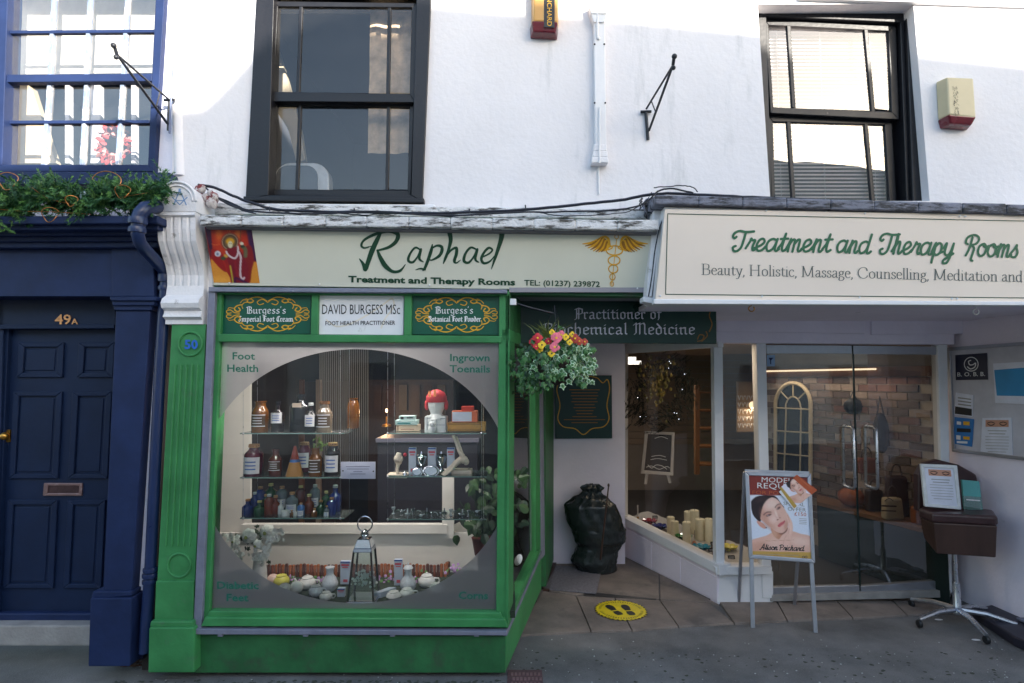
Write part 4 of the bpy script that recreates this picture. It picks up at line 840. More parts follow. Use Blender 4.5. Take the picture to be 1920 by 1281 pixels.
#%%OBJECTS
# ================================================================== signs
SA, SB, SC_, SD_ = (388,420), (1228,437), (1213,546), (400,535)
def tilt_board(c, Yt, Yb, th):
    a = P(*c[0],Yt); b = P(*c[3],Yb); S = Surf(a, a+Vector((1,0,0)), b); a = [S.pt(*p) for p in c]; mb = MB()
    mb.hexa([a[0],a[3],a[2],a[1]], [p+Vector((0,th,0)) for p in (a[0],a[3],a[2],a[1])]); return mb, S
mb, S = tilt_board([SA,SB,SC_,SD_], -.10, .0, .02)
sg = thing('fascia_sign', 'long sage green fascia sign with large brushed word Raphael over the green bay window', 'sign', P(800,540,-.02))
build('board', mb, signgreen, sg, bevel=.003)
pen = Pen(S, .002)
cp = lambda pts: [(360+p[0]/3.2, 380+p[1]/3.2)+((p[2]/3.2*1.2,) if len(p) > 2 else ()) for p in pts]
RA = [[(1005,338,5),(1028,370,16),(1040,402,20),(1055,360,22),(1082,285,26),(1112,220,22),(1140,165,10),(1148,154,4)],
 [(1072,262,6),(1035,272,10),(1016,258,12),(1030,228,12),(1075,200,14),(1130,180,16),(1190,172,18),(1234,190,22),(1225,232,20),(1180,268,15),(1112,288,10)],
 [(1112,286,10),(1130,330,20),(1160,380,24),(1205,414,16),(1250,408,13),(1280,372,4)],
 [(1370,284,8),(1340,270,10),(1308,308,12),(1298,348,14),(1325,358,12),(1355,322,9),(1374,280,12),(1364,335,13),(1388,356,5)],
 [(1442,252,6),(1436,285,16),(1418,340,16),(1398,392,14),(1385,408,5)],[(1398,402,10),(1370,396,8),(1342,404,3)],[(1432,280,8),(1470,258,11),(1500,270,16),(1488,315,16),(1440,345,8),(1418,338,6)],
 [(1545,178,26),(1552,225,20),(1540,280,14),(1522,330,14),(1508,366,5)],[(1522,330,8),(1552,288,10),(1586,272,14),(1586,310,16),(1574,350,14),(1586,362,8),(1612,344,3)],
 [(1708,282,8),(1672,270,11),(1640,308,13),(1632,350,15),(1660,360,12),(1692,322,9),(1712,280,12),(1700,338,13),(1720,358,5)],
 [(1744,326,8),(1784,306,9),(1802,284,10),(1780,272,12),(1752,300,13),(1736,338,14),(1752,364,13),(1788,352,9),(1816,318,4)],
 [(1860,168,28),(1856,215,24),(1836,280,18),(1818,335,14),(1796,400,3)]]
for st in RA: pen.stroke(cp(st), 4, 0)
hl = [[(1080,225),(1060,290),(1050,350)],[(1545,190),(1550,230)],[(1866,175),(1850,240),(1840,275)],[(1135,335),(1160,370)],[(1425,290),(1412,345)]]
for st in hl: pen.stroke(cp(st), .7, 1)
pen.text('Treatment and Therapy Rooms', 653,529,966,535,12, bold=.035)
pen.text('TEL: (01237) 239872', 983,535,1125,538,10.5, bold=.02)
build('lettering', pen.mb, [pgreen, signgreen], sg)
# picture panel: a plain robed figure on a red ground
iv = lambda x, y: ((x-380)*9.85, (y-410)*9.85)
lay = [('e',540,640,900,900,0,(150,32,24),.5,1),('e',500,420,330,330,0,(196,60,26),.6,.9),('e',300,290,60,120,0,(224,120,40),.8,.7),('e',640,300,60,100,20,(226,130,50),.8,.7),('e',780,420,60,160,0,(190,50,24),.7,.6),
 ('p',[(30,110),(140,110),(180,560),(150,700)],(44,24,58),30,.9),('p',[(790,110),(900,120),(1000,800),(930,760),(860,500)],(56,26,74),40,.9),
 ('p',[(150,760),(230,820),(330,900),(440,980),(520,1200),(200,1200)],(214,140,50),12,1),('p',[(930,800),(1010,800),(1060,1200),(860,1200),(900,1000)],(214,140,50),14,1),('e',330,1150,160,80,0,(236,168,70),.8,.7),
 ('p',[(165,560),(170,700),(250,840),(370,960),(470,980),(500,820),(430,720),(300,600)],(150,26,26),14,1),('l',[(350,740),(420,860),(440,960)],22,(190,50,30),20,.6),
 ('p',[(800,500),(900,520),(950,760),(900,960),(880,1160),(780,1180),(740,700)],(130,28,30),20,1),
 ('e',505,430,165,165,0,(120,60,50),.12,1),('e',505,430,148,148,0,(186,150,120),.05,1),('e',505,430,134,134,0,(84,66,48),.08,1),('e',505,430,100,105,0,(150,110,60),.2,.6),
 ('p',[(450,560),(540,540),(640,520),(700,600),(760,700),(830,860),(840,1000),(800,1190),(540,1190),(520,1000),(490,860),(440,700)],(124,22,36),10,1),('l',[(600,780),(620,950),(680,1150)],24,(160,36,44),30,.5),('l',[(560,860),(580,1020),(620,1160)],14,(88,16,40),20,.6),
 ('e',507,420,78,62,0,(214,160,40),.2,1),('e',510,480,44,66,0,(216,206,170),.2,1),('e',495,460,8,6,0,(90,70,60),.5,.8),('e',528,460,8,6,0,(90,70,60),.5,.8),
 ('l',[(435,610),(480,680),(590,735),(650,650),(650,520)],34,(212,196,196),10,1),('l',[(670,620),(705,720),(695,900),(700,1060),(740,1120),(770,1090)],36,(206,184,184),10,1),
 ('l',[(740,520),(790,580),(790,690)],74,(104,92,64),14,1),('l',[(700,200),(700,440)],14,(96,60,40),10,.9),('e',722,462,36,30,20,(214,200,180),.2,1),('e',735,515,42,24,0,(50,60,44),.3,1),
 ('e',278,650,58,54,0,(206,200,204),.15,1),('e',276,655,24,26,0,(110,124,150),.3,1),('e',380,735,46,34,0,(60,74,50),.3,1),('e',430,690,40,30,20,(190,150,60),.4,1),
 ('l',[(510,880),(540,1040),(560,1190)],34,(170,150,50),10,1),('l',[(600,1190),(610,1100),(820,1190)],40,(60,24,70),20,.8),('l',[(165,470),(240,490),(310,470)],8,(226,130,60),8,.9),('l',[(780,490),(860,490)],8,(226,130,60),8,.9),('l',[(455,180),(455,250)],8,(226,120,50),8,.8),('l',[(500,170),(500,250)],8,(226,120,50),8,.8),('g',-200,160,(120,26,30),.0)]
paint(S, [(383,422),(471,424),(487,531),(401,530)], 62, 74, lay, .0015, 'picture_panel', sg, iv)
# winged staff emblem
pen = Pen(S, .0015); ce = lambda x, y: (900+x/3.768, 380+y/3.768)
for sgn in (1, -1):
    mx_ = lambda p: ce(955+(p[0]-955)*sgn, p[1])
    for k in range(9):
        t = k/8; x1_ = 725+t*150; y1_ = 292+math.sin(t*2.2)*52+t*8; x0_ = 842+t*66; y0_ = 262-math.sin(t*3.1)*20+t*34
        pen.stroke([mx_((x0_,y0_))+(6,), mx_(((x0_+x1_)/2+8,(y0_+y1_)/2+6))+(5,), mx_((x1_,y1_))+(1.6,)], 4, k % 2, k=3)
    pen.stroke([mx_((915,300))+(5,), mx_((905,255))+(5,), mx_((870,242))+(4,), mx_((790,285))+(3,), mx_((725,292))+(1.5,)], 4, 0)
pen.stroke([ce(965,262),ce(930,580)], 1.5, 0, sm=False); pen.ring(*ce(965,242),3.6,3.8,1.5,0)
for (x, y, rx_, ry_, w_) in ((950,338,58,33,2.4),(947,408,42,31,2.2),(941,468,33,29,1.9),(935,524,19,22,1.5),(931,573,12,16,1.2)): pen.ring(*ce(x,y), rx_/3.768, ry_/3.768, w_, 0); pen.ring(ce(x,y)[0]+.7, ce(x,y)[1]+1, rx_/3.768, ry_/3.768, .6, 1)
for s_ in (1,-1): pen.stroke([ce(955+s_*45,300),ce(955+s_*20,318),ce(955+s_*50,335)], 2.2, 0)
build('emblem', pen.mb, [gold, goldd], sg)
for x, y in ((599,533),(806,535),(430,531),(1195,541)):
    mb = MB(); mb.ball(S.pt(x, y, .004), .006, seg=8); build('screw_head', mb, whitep, sg)
# cream sign
Cc = [(1247,392),(2250,408),(2250,572),(1229,562)]
mb, S = tilt_board(Cc, -.215, -.19, .018)
sg = thing('fascia_sign', 'cream fascia sign with green script Treatment and Therapy Rooms above the glass doors', 'sign', P(1600,560,-.2))
build('board', mb, signcream, sg, bevel=.003)
pen = Pen(S, .002)
pen.stroke([(1252,401),(2240,421),(2240,562),(1248,552),(1252,401)], 1.6, 0, sm=False)
build('border_line', pen.mb, pgreen, sg)
pen = Pen(S, .0025)
pen.glyphs(SCR, 'Treatment', 1372,470,1556,473,37, 4.6, 0, slant=.22)
pen.glyphs(SCR, 'and', 1566,473,1630,476,36, 4.5, 0, slant=.22)
pen.glyphs(SCR, 'Therapy', 1648,475,1786,480,37, 4.5, 0, slant=.22)
pen.glyphs(SCR, 'Rooms', 1806,479,1908,483,37, 4.4, 0, slant=.22)
build('script_lettering', pen.mb, pgreen2, sg)
pen = Pen(S, .002)
pen.glyphs(ROM, 'Beauty, Holistic, Massage, Counselling, Meditation and more', 1316,515,1982,530,20, 1.9, 0, nib=.42)
build('serif_lettering', pen.mb, pgrey, sg)
for x, y in ((1238,555),(1429,556),(1612,558),(1785,560),(1795,560),(1622,400),(1800,405),(1810,406),(1437,395)):
    mb = MB(); mb.ball(S.pt(x, y, .004), .006, seg=8); build('screw_head', mb, whitep, sg)
# three small signs in the bay top lights
def ornate(pen, x0, y0, x1, y1, m0, m1):
    cx = (x0+x1)/2; cy = (y0+y1)/2; W_ = (x1-x0)/2; H_ = (y1-y0)/2
    for sx in (1,-1):
        for sy in (1,-1):
            q = lambda u, v: (cx+sx*W_*u, cy+sy*H_*v)
            for st, w_ in (([(0,.62),(.12,.78),(.25,.66),(.2,.5),(.1,.56)],1.6),([(.02,.7),(.2,.9),(.38,.86),(.5,.7),(.42,.6),(.34,.7),(.42,.8),(.55,.76)],2.0),([(.42,.62),(.55,.62),(.62,.46),(.6,.3)],1.5),
                ([(.62,.5),(.74,.44),(.8,.28),(.74,.14),(.66,.2),(.7,.34)],2.2),([(.68,.05),(.8,.08),(.9,.22),(.99,.16),(.97,.04),(.88,.06)],1.8),([(.5,.84),(.6,.74),(.66,.6)],1.4),([(.8,.3),(.92,.34),(.96,.26)],1.2)):
                pen.stroke([q(*p) for p in st], w_, m0, k=4)
rows_ = [('window_sign', 'dark green sign with gold scrollwork reading Imperial Foot Cream', [(418,552),(583,553),(582,626),(414,626)], ("Burgess's",462,588,537,588,13), ('Imperial Foot Cream',448,603,550,603,10)),
         ('window_sign', 'dark green sign with gold scrollwork reading Botanical Foot Powder', [(773,553),(936,554),(935,628),(772,627)], ("Burgess's",816,588,888,588,13), ('Botanical Foot Powder',803,603,902,603,10))]
for nm, lab, q, l1, l2 in rows_:
    mb = MB(); mb.px4(q, .03, .01); lo = P(sum(p[0] for p in q)/4, q[2][1], .03)
    t = thing(nm, lab, 'sign', lo, 'small signs across the top of the bay window'); build('board', mb, dgreen, t)
    pen = Pen(surfY(.03), .0015); ornate(pen, q[0][0]+6, q[0][1]+2, q[1][0]-3, q[2][1]-2, 0, 1); build('scrollwork', pen.mb, gold, t)
    pen = Pen(surfY(.03), .002)
    for l in (l1, l2): pen = Pen(surfY(.03), .002); pen.glyphs(GOTH, l[0], l[1], l[2], l[3], l[4], l[5], 1.9, 0, nib=.38, ang=-40, sm=False); build('lettering', pen.mb, pwhite, t)
q = [(597,554),(757,555),(756,628),(595,627)]
mb = MB(); mb.px4(q, .028, .012); t = thing('window_sign', 'white sign reading foot health practitioner between the two green signs', 'sign', P(676,627,.03), 'small signs across the top of the bay window'); build('board', mb, whitep, t)
pen = Pen(surfY(.028), .0012); pen.stroke([(612,600),(630,612),(655,608),(690,590),(720,570),(735,560),(738,575),(722,598),(715,615)], 3, 0); build('pale_swirl', pen.mb, mat('pale_tan_print', C(232,222,206), .5), t)
pen = Pen(surfY(.028), .002); pen.text('DAVID BURGESS', 604,589,718,589,19, bold=.0); pen.text('MSc', 724,589,750,589,19); pen.text('FOOT HEALTH PRACTITIONER', 610,610,741,609,8, bold=.01); build('lettering', pen.mb, pblack, t)
# dark hanging board in the lobby
YP = .42
t = thing('hanging_board', 'dark green board with gothic lettering Practitioner of Biochemical Medicine in the porch', 'sign', P(1160,646,YP))
mb = MB(); mb.px4([(964,563),(1343,567),(1344,645),(964,643)], YP, .025); build('board', mb, dgreen2, t, bevel=.003)
pen = Pen(surfY(YP), .002)
gm = mat('print_silver', C(226,224,236), .5)
pen.glyphs(GOTH, 'Practitioner of', 1078,598,1242,598,20, 2.7, 0, nib=.38, ang=-40, sm=False)
pen.glyphs(GOTH, 'Biochemical Medicine', 1019,627,1305,627,21, 3.0, 0, nib=.38, ang=-40, sm=False)
build('lettering', pen.mb, gm, t)
pen = Pen(surfY(YP), .0015)
for st in ([(1308,636),(1312,628),(1320,630),(1316,638),(1308,640)],[(1316,640),(1326,630),(1324,622)],[(1330,622),(1335,608),(1330,592),(1334,580)],[(1308,572),(1318,580),(1328,574),(1332,582)]): pen.stroke(st, 2, 0)
build('scrollwork', pen.mb, goldd, t)
# green plaque with shield outline on the porch wall
t = thing('wall_plaque', 'dark green plaque with gold shield outline on white porch wall', 'sign', P(1095,822,YW))
mb = MB(); mb.px4([(1040,704),(1147,704),(1148,822),(1041,823)], YW-.03, .02); build('board', mb, dgreen2, t, bevel=.002)
pen = Pen(surfY(YW-.03), .0015)
pen.stroke([(1050,716),(1060,718),(1072,708),(1094,706),(1118,708),(1130,718),(1139,712),(1143,730),(1138,760),(1142,785),(1132,800),(1110,804),(1094,815),(1078,804),(1056,800),(1046,785),(1050,760),(1044,730),(1050,716)], 1.8, 0)
for i, hw in enumerate((28,24,25,22,24,18,20,16,14,22,38,24)):
    y = 731+i*5.6; pen.stroke([(1096-hw,y),(1096+hw,y)], 1.5, 1, sm=False)
build('print', pen.mb, [gold, goldd], t)
# ================================================================== wall fittings
def alarm(nm, lab, q, Y, red, strip, word):
    base = P(q[3][0], q[3][1], Y); t = thing(nm, lab, 'alarm box', base, 'alarm boxes on the white wall')
    yel = mat('alarm_yellow' if strip else 'alarm_buff', C(206,156,84) if strip else C(200,186,150), .4, .06)
    a = [P(*p, Y) for p in q]; d = .085
    ins = [Vector((.012,-d,-.01)), Vector((-.012,-d,-.01)), Vector((-.012,-d,0)), Vector((.012,-d,0))]
    f = [a[i]+ins[i] for i in range(4)]
    mb = MB(); mb.hexa([f[0],f[3],f[2],f[1]], [a[0],a[3],a[2],a[1]]); build('box', mb, yel, t, bevel=.01)
    c = [P(*p, Y) for p in red]; g = [c[0]+Vector((.012,-d-.004,0)), c[1]+Vector((-.012,-d-.004,0)), c[2]+Vector((-.02,-d+.015,.01)), c[3]+Vector((.02,-d+.015,.01))]
    mb = MB(); mb.hexa([g[0],g[3],g[2],g[1]], [c[0],c[3],c[2],c[1]]); build('lens', mb, mat('red_lens', C(104,20,34) if strip else C(176,44,56), .25, .1, coat=.5), t, bevel=.008)
    S_ = Surf(f[0], f[1], f[2]); return t, S_
t, S_ = alarm('alarm_box', 'yellow alarm box with black name strip and dark red base near the top edge', [(996,-30),(1048,-30),(1047,56),(996,54)], WY, [(993,54),(1047,56),(1045,76),(994,74)], True, '')
pen = Pen(S_, .002); sx0, sx1 = 1021, 1040
pen.poly([(sx0-1,-30),(sx1,-30),(sx1,52),(sx0-1,51)], 0)
build('name_strip', pen.mb, pblack, t)
# vertical name, reading downwards
pen = Pen(S_, .003)
def vtext(pen, txt, x, y0, y1, h, bold=.01):
    cu = bpy.data.curves.new('t', 'FONT'); cu.body = txt; cu.offset = bold
    ob = bpy.data.objects.new('t', cu); sc.collection.objects.link(ob); dg = bpy.context.evaluated_depsgraph_get()
    me = ob.evaluated_get(dg).to_mesh(); vs = [v.co.copy() for v in me.vertices]; fs = [tuple(p.vertices) for p in me.polygons]
    ob.evaluated_get(dg).to_mesh_clear(); bpy.data.objects.remove(ob); bpy.data.curves.remove(cu)
    a0 = min(v.x for v in vs); b0 = max(v.x for v in vs)
    pen.mb.add([pen.s.pt(x+v.y*h/.73, y0+(y1-y0)*(v.x-a0)/(b0-a0), pen.off) for v in vs], fs)
vtext(pen, 'BLANCHARD', 1026, -27, 49, 9); build('name', pen.mb, gold, t)
t, S_ = alarm('alarm_box', 'buff alarm box with black scribbled strip and red base right of the window with blinds', [(1754,154),(1810,156),(1815,232),(1758,226)], WY, [(1757,226),(1815,230),(1812,246),(1762,243)], False, '')
pen = Pen(S_, .002)
for k in range(60): 
    y = 160+RND.random()*56; x = 1786+RND.random()*9+(y-158)*.06; pen.stroke([(x,y),(x+RND.uniform(-1.5,1.5),y+RND.uniform(1,2)),(x+RND.uniform(-1,2),y+RND.uniform(1,3))], .5, 0)
build('worn_print', pen.mb, pblack, t)
# white box duct with bracketed foot
t = thing('cable_duct', 'white painted boxed duct with moulded foot on the white wall between the windows', 'duct', P(1125,305,WY))
mb = MB(); mb.px4([(1113,16),(1134,16),(1137,272),(1116,272)], WY-.05, .05); build('duct_box', mb, whitep, t, bevel=.006)
mb = MB(); mb.px4([(1104,8),(1141,8),(1138,26),(1108,26)], WY-.065, .07); mb.px4([(1108,26),(1138,26),(1133,42),(1113,42)], WY-.06, .06); build('cap', mb, whitep, t, bevel=.005)
mb = MB(); mb.px4([(1113,270),(1138,270),(1138,283),(1113,283)], WY-.055, .055); mb.px4([(1112,283),(1139,283),(1139,294),(1111,294)], WY-.062, .062); mb.px4([(1110,294),(1140,294),(1141,305),(1109,305)], WY-.07, .07); build('foot', mb, whitecon, t, bevel=.005)
for x, y in ((1115,83),(1133,83),(1115,193),(1135,193)):
    mb = MB(); mb.ball(P(x,y,WY-.052), .006, seg=8); build('bolt', mb, mat('rust_dark', C(60,56,56), .8), t)
mb = MB(); mb.tube([P(1118,-30,WY-.06),P(1120,10,WY-.06),P(1120,70,WY-.055)], .007, 8); mb.ball(P(1122,72,WY-.055), .012, .008, .012); build('rod', mb, whitep, t, smooth=True)
mb = MB(); mb.tube([P(1124,200,WY-.055),P(1124,306,WY-.075),P(1122,312,WY-.01),P(1123,364,WY-.008)], .006, 6); build('conduit', mb, whitep, t, smooth=True)
def bracket(lab, pts):
    t = thing('sign_bracket', lab, 'bracket', pts['root'], 'empty hanging sign brackets')
    for nm, a, b, r_ in (('stay', 'up', 'tip', .0065), ('arm', 'low', 'tip', .008), ('back_plate', 'top', 'root', .011)):
        mb = MB(); mb.tube([pts[a], pts[b]], r_, 8); build(nm, mb, iron, t, smooth=True)
    tip = pts['tip']; 
    mb = MB(); mb.ball(tip+Vector((0,-.03,.035)), .016); mb.tube([tip, tip+Vector((0,-.02,.03))], .01, 8); mb.ball(tip+Vector((0,-.005,-.02)), .014); build('finial', mb, iron, t, smooth=True)
    mb = MB(); mb.tube([pts['top']+Vector((-.035,0,0)), pts['top']+Vector((.035,-.005,0))], .010, 8); mb.tube([pts['mid_a'], pts['mid_b']], .004, 6); build('cross_bar', mb, iron, t, smooth=True)
tipA = P(1262,122,-.32)
rt = P(1215,262,WY-.01); tp = P(1211,210,WY-.015)
bracket('black iron sign bracket on the bare white wall between the two sash windows', dict(root=rt, top=tp, up=P(1212,204,WY-.02), low=P(1217,245,WY-.02), tip=tipA, mid_a=(P(1212,204,WY-.02)*.8+tipA*.2), mid_b=(P(1217,245,WY-.02)*.7+tipA*.3)))
tipB = P(219,102,-.38)
bracket('black iron sign bracket beside the navy framed window at left', dict(root=P(316,245,WY-.04), top=P(318,188,WY-.04), up=P(318,188,WY-.05), low=P(314,232,WY-.05), tip=tipB, mid_a=P(318,188,WY-.05)*.8+tipB*.2, mid_b=P(314,232,WY-.05)*.75+tipB*.25))
# cables
cab = mat('black_cable', C(30,32,42), .45, .2, 30)
cabs = [([(372,347),(400,351),(430,364),(470,380),(520,393),(600,397),(700,398),(800,400),(900,398),(990,393),(1080,384),(1160,376),(1215,366),(1262,363),(1340,367),(1430,371),(1540,376),(1700,384),(1960,396)], .0095, -.02, 'thick black cable sagging along the whole row above both fascias'),
 ([(385,352),(405,368),(440,388),(500,398),(600,401),(700,396),(760,401),(860,404),(960,399),(1060,397),(1150,394),(1200,385),(1222,370),(1236,358),(1262,354),(1300,362)], .0055, -.05, 'thinner black cable looping under the thick one and up over the cream sign'),
 ([(390,358),(420,380),(455,392),(520,394),(560,402),(620,399),(680,404),(740,400),(860,408)], .004, .0, 'thin black wire tangled beside the corbel head'),
 ([(1010,398),(1040,404),(1090,405),(1140,402),(1180,396),(1210,378),(1222,360)], .003, -.04, 'thin slack wire under the cables near the sign junction'),
 ([(1226,352),(1250,350),(1280,348),(1300,352),(1308,360)], .0035, -.08, 'small wire loop above the left end of the cream sign'),
 ([(1238,372),(1247,392),(1243,410),(1236,430),(1228,470),(1222,520),(1216,556)], .004, -.16, 'thin wire hanging down between the sage and cream signs')]
for pts, r_, off, lab in cabs:
    pp = smooth(pts, 5); mb = MB(); mb.tube([P(x, y+RND.uniform(-.6,.6), off+RND.uniform(-.004,.004)) for x, y in pp], r_, 6); single('cable', mb, cab, lab, 'cable', 'cables along the shop fascias', smooth=True)
mb = MB()
for k in range(14):
    x = RND.uniform(1203,1232); y = RND.uniform(366,400); mb.tube([P(x,y,-.03),P(x+RND.uniform(-8,8),y+RND.uniform(4,14),-.06),P(x+RND.uniform(-6,10),y+RND.uniform(-8,8),-.02)], .004, 5)
for k in range(10):
    x = RND.uniform(385,440); y = 360+(x-385)*.45; mb.tube([P(x,y,-.03),P(x+22,y+RND.uniform(8,16),-.04),P(x+48,y+20,-.02)], .0035, 5)
tag(single('wire_tangle', mb, cab, 'tangles of thin black wires at both ends of the sage sign', 'wires', smooth=True), kind='stuff')
for x, y in ((505,388),(664,391),(880,392),(985,385),(1452,366),(1745,380)):
    mb = MB(); mb.tube([P(x,y,WY),P(x,y,-.03),P(x+1,y+8,-.035)], .004, 6); single('cable_clip', mb, cab, 'small cable clip on the white wall %s' % {505:'under the left of the black sash window',664:'below the middle of the black sash window',880:'right of the black sash window',985:'left of the boxed duct',1452:'below the window with blinds',1745:'right of the window with blinds'}[x], 'clip', 'cable clips')
for x, y in ((1409,576),(1830,582)):
    mb = MB(); c0 = P(x, y+3, -.12); r_ = .017
    mb.tube([c0+Vector((r_*math.cos(a),0,r_*math.sin(a))) for a in [math.pi*.55+2*math.pi*i/16*.85 for i in range(17)]], .0035, 6); mb.tube([c0+Vector((0,0,r_)), c0+Vector((0,0,r_+.03))], .0035, 6)
    single('ceiling_hook', mb, brass if x < 1500 else whitep, 'brass hook under the left of the cream sign' if x < 1500 else 'white hook under the right of the cream sign', 'hook', smooth=True)
# ================================================================== garland on the blue cornice
fir = mat('fir_green', C(44,92,50), .6, .35, 20); fir2 = mat('fir_green_light', C(88,132,66), .6, .3, 20); copper = mat('copper_wire', C(196,128,72), .35, .1, metal=.7)
t = thing('garland', 'long fir garland with copper rings lying on the navy cornice', 'garland', P(150,405,-.1))
def sprig(mb, c, d, L_, n, m, w=.004, ln=.03):
    d = d.normalized(); a = d.cross(Vector((.3,.1,1))).normalized(); b = d.cross(a)
    for i in range(n):
        s_ = i/n; ph = RND.uniform(0, 6.28); o = a*math.cos(ph)+b*math.sin(ph); p0 = c+d*L_*s_; p1 = p0+(o*.8+d*.7).normalized()*ln*(1-.4*s_); sd_ = o.cross(d)*w*.5
        mb.add([p0-sd_, p1, p0+sd_], [(0,1,2)], m)
mb = MB()
for k in range(1250):
    x = RND.uniform(-60, 312); cy_ = 374+ (6 if x < 60 else 0) + 7*math.sin(x*.05); hh = (42 if x < 70 else 30) if x < 230 else (30-(x-230)*.10)
    if x > 270: cy_ -= (x-270)*.55
    y = cy_+RND.gauss(0, .42)*hh; Y = RND.uniform(-.27, -.02)
    sprig(mb, P(x, y, Y), Vector((RND.uniform(-1,1), RND.uniform(-1,.2), RND.uniform(-.8,.9))), RND.uniform(.06,.12), 26, 0 if RND.random() < .62 else 1, .0085, .032)
build('foliage', mb, [fir, fir2], t)
for (x, y, rr_) in ((94,403,15),(134,377,11),(230,360,14),(15,340,18),(200,345,26)):
    mb = MB(); c0 = P(x, y, -.29); r_ = rr_*mpp(-.29); n_ = 22
    mb.tube([c0+Vector((r_*math.cos(a)*(1+.08*math.sin(3*a)), .01*math.sin(2*a), r_*math.sin(a)*.95)) for a in [2*math.pi*i/n_*(.97 if rr_ < 20 else .45) for i in range(n_+1)]], .0025, 6); build('wire_ring', mb, copper, t, smooth=True)
for pts in ([(-10,392),(40,396),(110,398),(170,402)],[(60,352),(90,372),(130,382)],[(215,372),(250,366),(276,362)]):
    mb = MB(); mb.tube([P(x,y,-.27) for x, y in smooth(pts,4)], .002, 5); build('twig', mb, copper, t, smooth=True)
mb = MB(); mb.ball(P(156,367,-.26), .02, .012, .03); build('frosted_leaf', mb, mat('frosted_leaf', C(150,170,180), .5), t)
# ================================================================== hanging basket
hb = thing('hanging_basket', 'hanging basket of pansies and variegated ivy in front of the porch', 'hanging basket', P(1045,720,.05))
HBY = .05
mb = MB(); c0 = P(1040,690,HBY); mb.lathe(c0, [(.02,-.11),(.09,-.09),(.135,-.02),(.15,.06),(.145,.065),(.12,.05)], 20); build('bowl', mb, mat('dark_basket', C(48,36,32), .8, .3, 30, .5, 60), hb, smooth=True)
for k in range(3):
    a = 2*math.pi*k/3+.6; mb = MB(); mb.tube([c0+Vector((.14*math.cos(a),.14*math.sin(a),.06)), c0+Vector((0,0,.40))], .0022, 5); build('chain', mb, iron, hb)
ivm = [mat('ivy_green', C(58,104,48), .45, .25, 30), mat('ivy_pale', C(168,196,160), .45, .15, 30), mat('ivy_dark', C(34,70,36), .45, .3, 30)]
star = [(0,-.5),(.32,-.42),(.30,-.12),(.56,.06),(.22,.16),(0,.62),(-.22,.16),(-.56,.06),(-.30,-.12),(-.32,-.42)]
def leaf(mb, c, sz, nrm, up, m, shape=star, fold=.12):
    n_ = nrm.normalized(); x = up.cross(n_).normalized(); y = n_.cross(x)
    vs = [c+(x*px_+y*py_)*sz-n_*abs(px_)*sz*fold*2 for px_, py_ in shape]; k = len(vs); mid = c+n_*sz*.06
    mb.add(vs+[mid], [(i, (i+1) % k, k) for i in range(k)], m)
def cluster(name, parent, n_, cfun, sz, mats, wts, shape=star):
    mb = MB()
    for _ in range(n_):
        c, o = cfun(); nr = (o*.7+Vector((RND.uniform(-.5,.5), -.7+RND.uniform(-.3,.3), RND.uniform(-.1,.6)))); up = Vector((RND.uniform(-.6,.6), RND.uniform(-.2,.2), RND.uniform(-1,-.2)))
        m = RND.choices(range(len(mats)), wts)[0]; s_ = sz*RND.uniform(.6,1.2)
        leaf(mb, c, s_, nr, up, m, shape)
        if m == 1 and shape is star: leaf(mb, c+nr.normalized()*.0012, s_*.62, nr, up, 0, shape)
    return build(name, mb, mats, parent)
def cf_r():
    t_ = RND.random(); a = RND.uniform(-.3, 3.3); r_ = .10+.05*RND.random()
    x = 1078+RND.gauss(0,20); y = 655+RND.uniform(-14,75)*(.4+.6*RND.random())
    if y > 690 and (x < 1055): y -= 22
    return P(x, y, HBY-.10+RND.uniform(-.06,.12)), Vector((.3,-.5,.1))
cluster('ivy', hb, 210, cf_r, .044, ivm, [.35,.6,.05])
def cf_l():
    x = 990+RND.gauss(0,13); y = 690+RND.uniform(-40,62)*(.5+.5*RND.random()); return P(x, y, HBY-.05+RND.uniform(-.08,.1)), Vector((-.4,-.4,0))
cluster('trailing_leaves', hb, 230, cf_l, .034, ivm, [.6,.08,.32])
def cf_m():
    return P(1036+RND.gauss(0,24), 652+RND.gauss(0,12), HBY-.05+RND.uniform(-.1,.1)), Vector((0,-.4,.5))
def cf_b():
    return P(1036+RND.gauss(0,20), 690+RND.gauss(0,18), HBY-.17+RND.uniform(-.03,.03)), Vector((0,-1,.2))
cluster('bowl_leaves', hb, 90, cf_b, .040, ivm, [.6,.2,.2])
cluster('crown_leaves', hb, 150, cf_m, .034, ivm, [.5,.1,.4])
mb = MB()
for k in range(34):
    x = 1030+RND.gauss(0,8); b = P(x, 640, HBY); sprd = RND.uniform(-1,1); tip = P(x+sprd*42, RND.uniform(590,618)+abs(sprd)*14, HBY+RND.uniform(-.1,.1)); mid = (b+tip)/2+Vector((0,0,.02)); w_ = Vector((.004,0,0))
    mb.add([b-w_, b+w_, mid+w_, mid-w_, tip], [(0,1,2,3),(3,2,4)])
build('grass_blades', mb, mat('grass_blade', C(92,104,44), .5, .3, 20), hb)
petal = [(.5*math.cos(2*math.pi*i/10)*(1+.12*math.cos(5*2*math.pi*i/10)), .5*math.sin(2*math.pi*i/10)) for i in range(10)]
fm = {'r': mat('petal_red', C(196,26,40), .5, .2, 60), 'p': mat('petal_pink', C(232,108,128), .5, .2, 60), 'y': mat('petal_yellow', C(244,200,28), .5, .15, 60), 'o': mat('petal_rust', C(176,52,24), .5, .25, 60)}
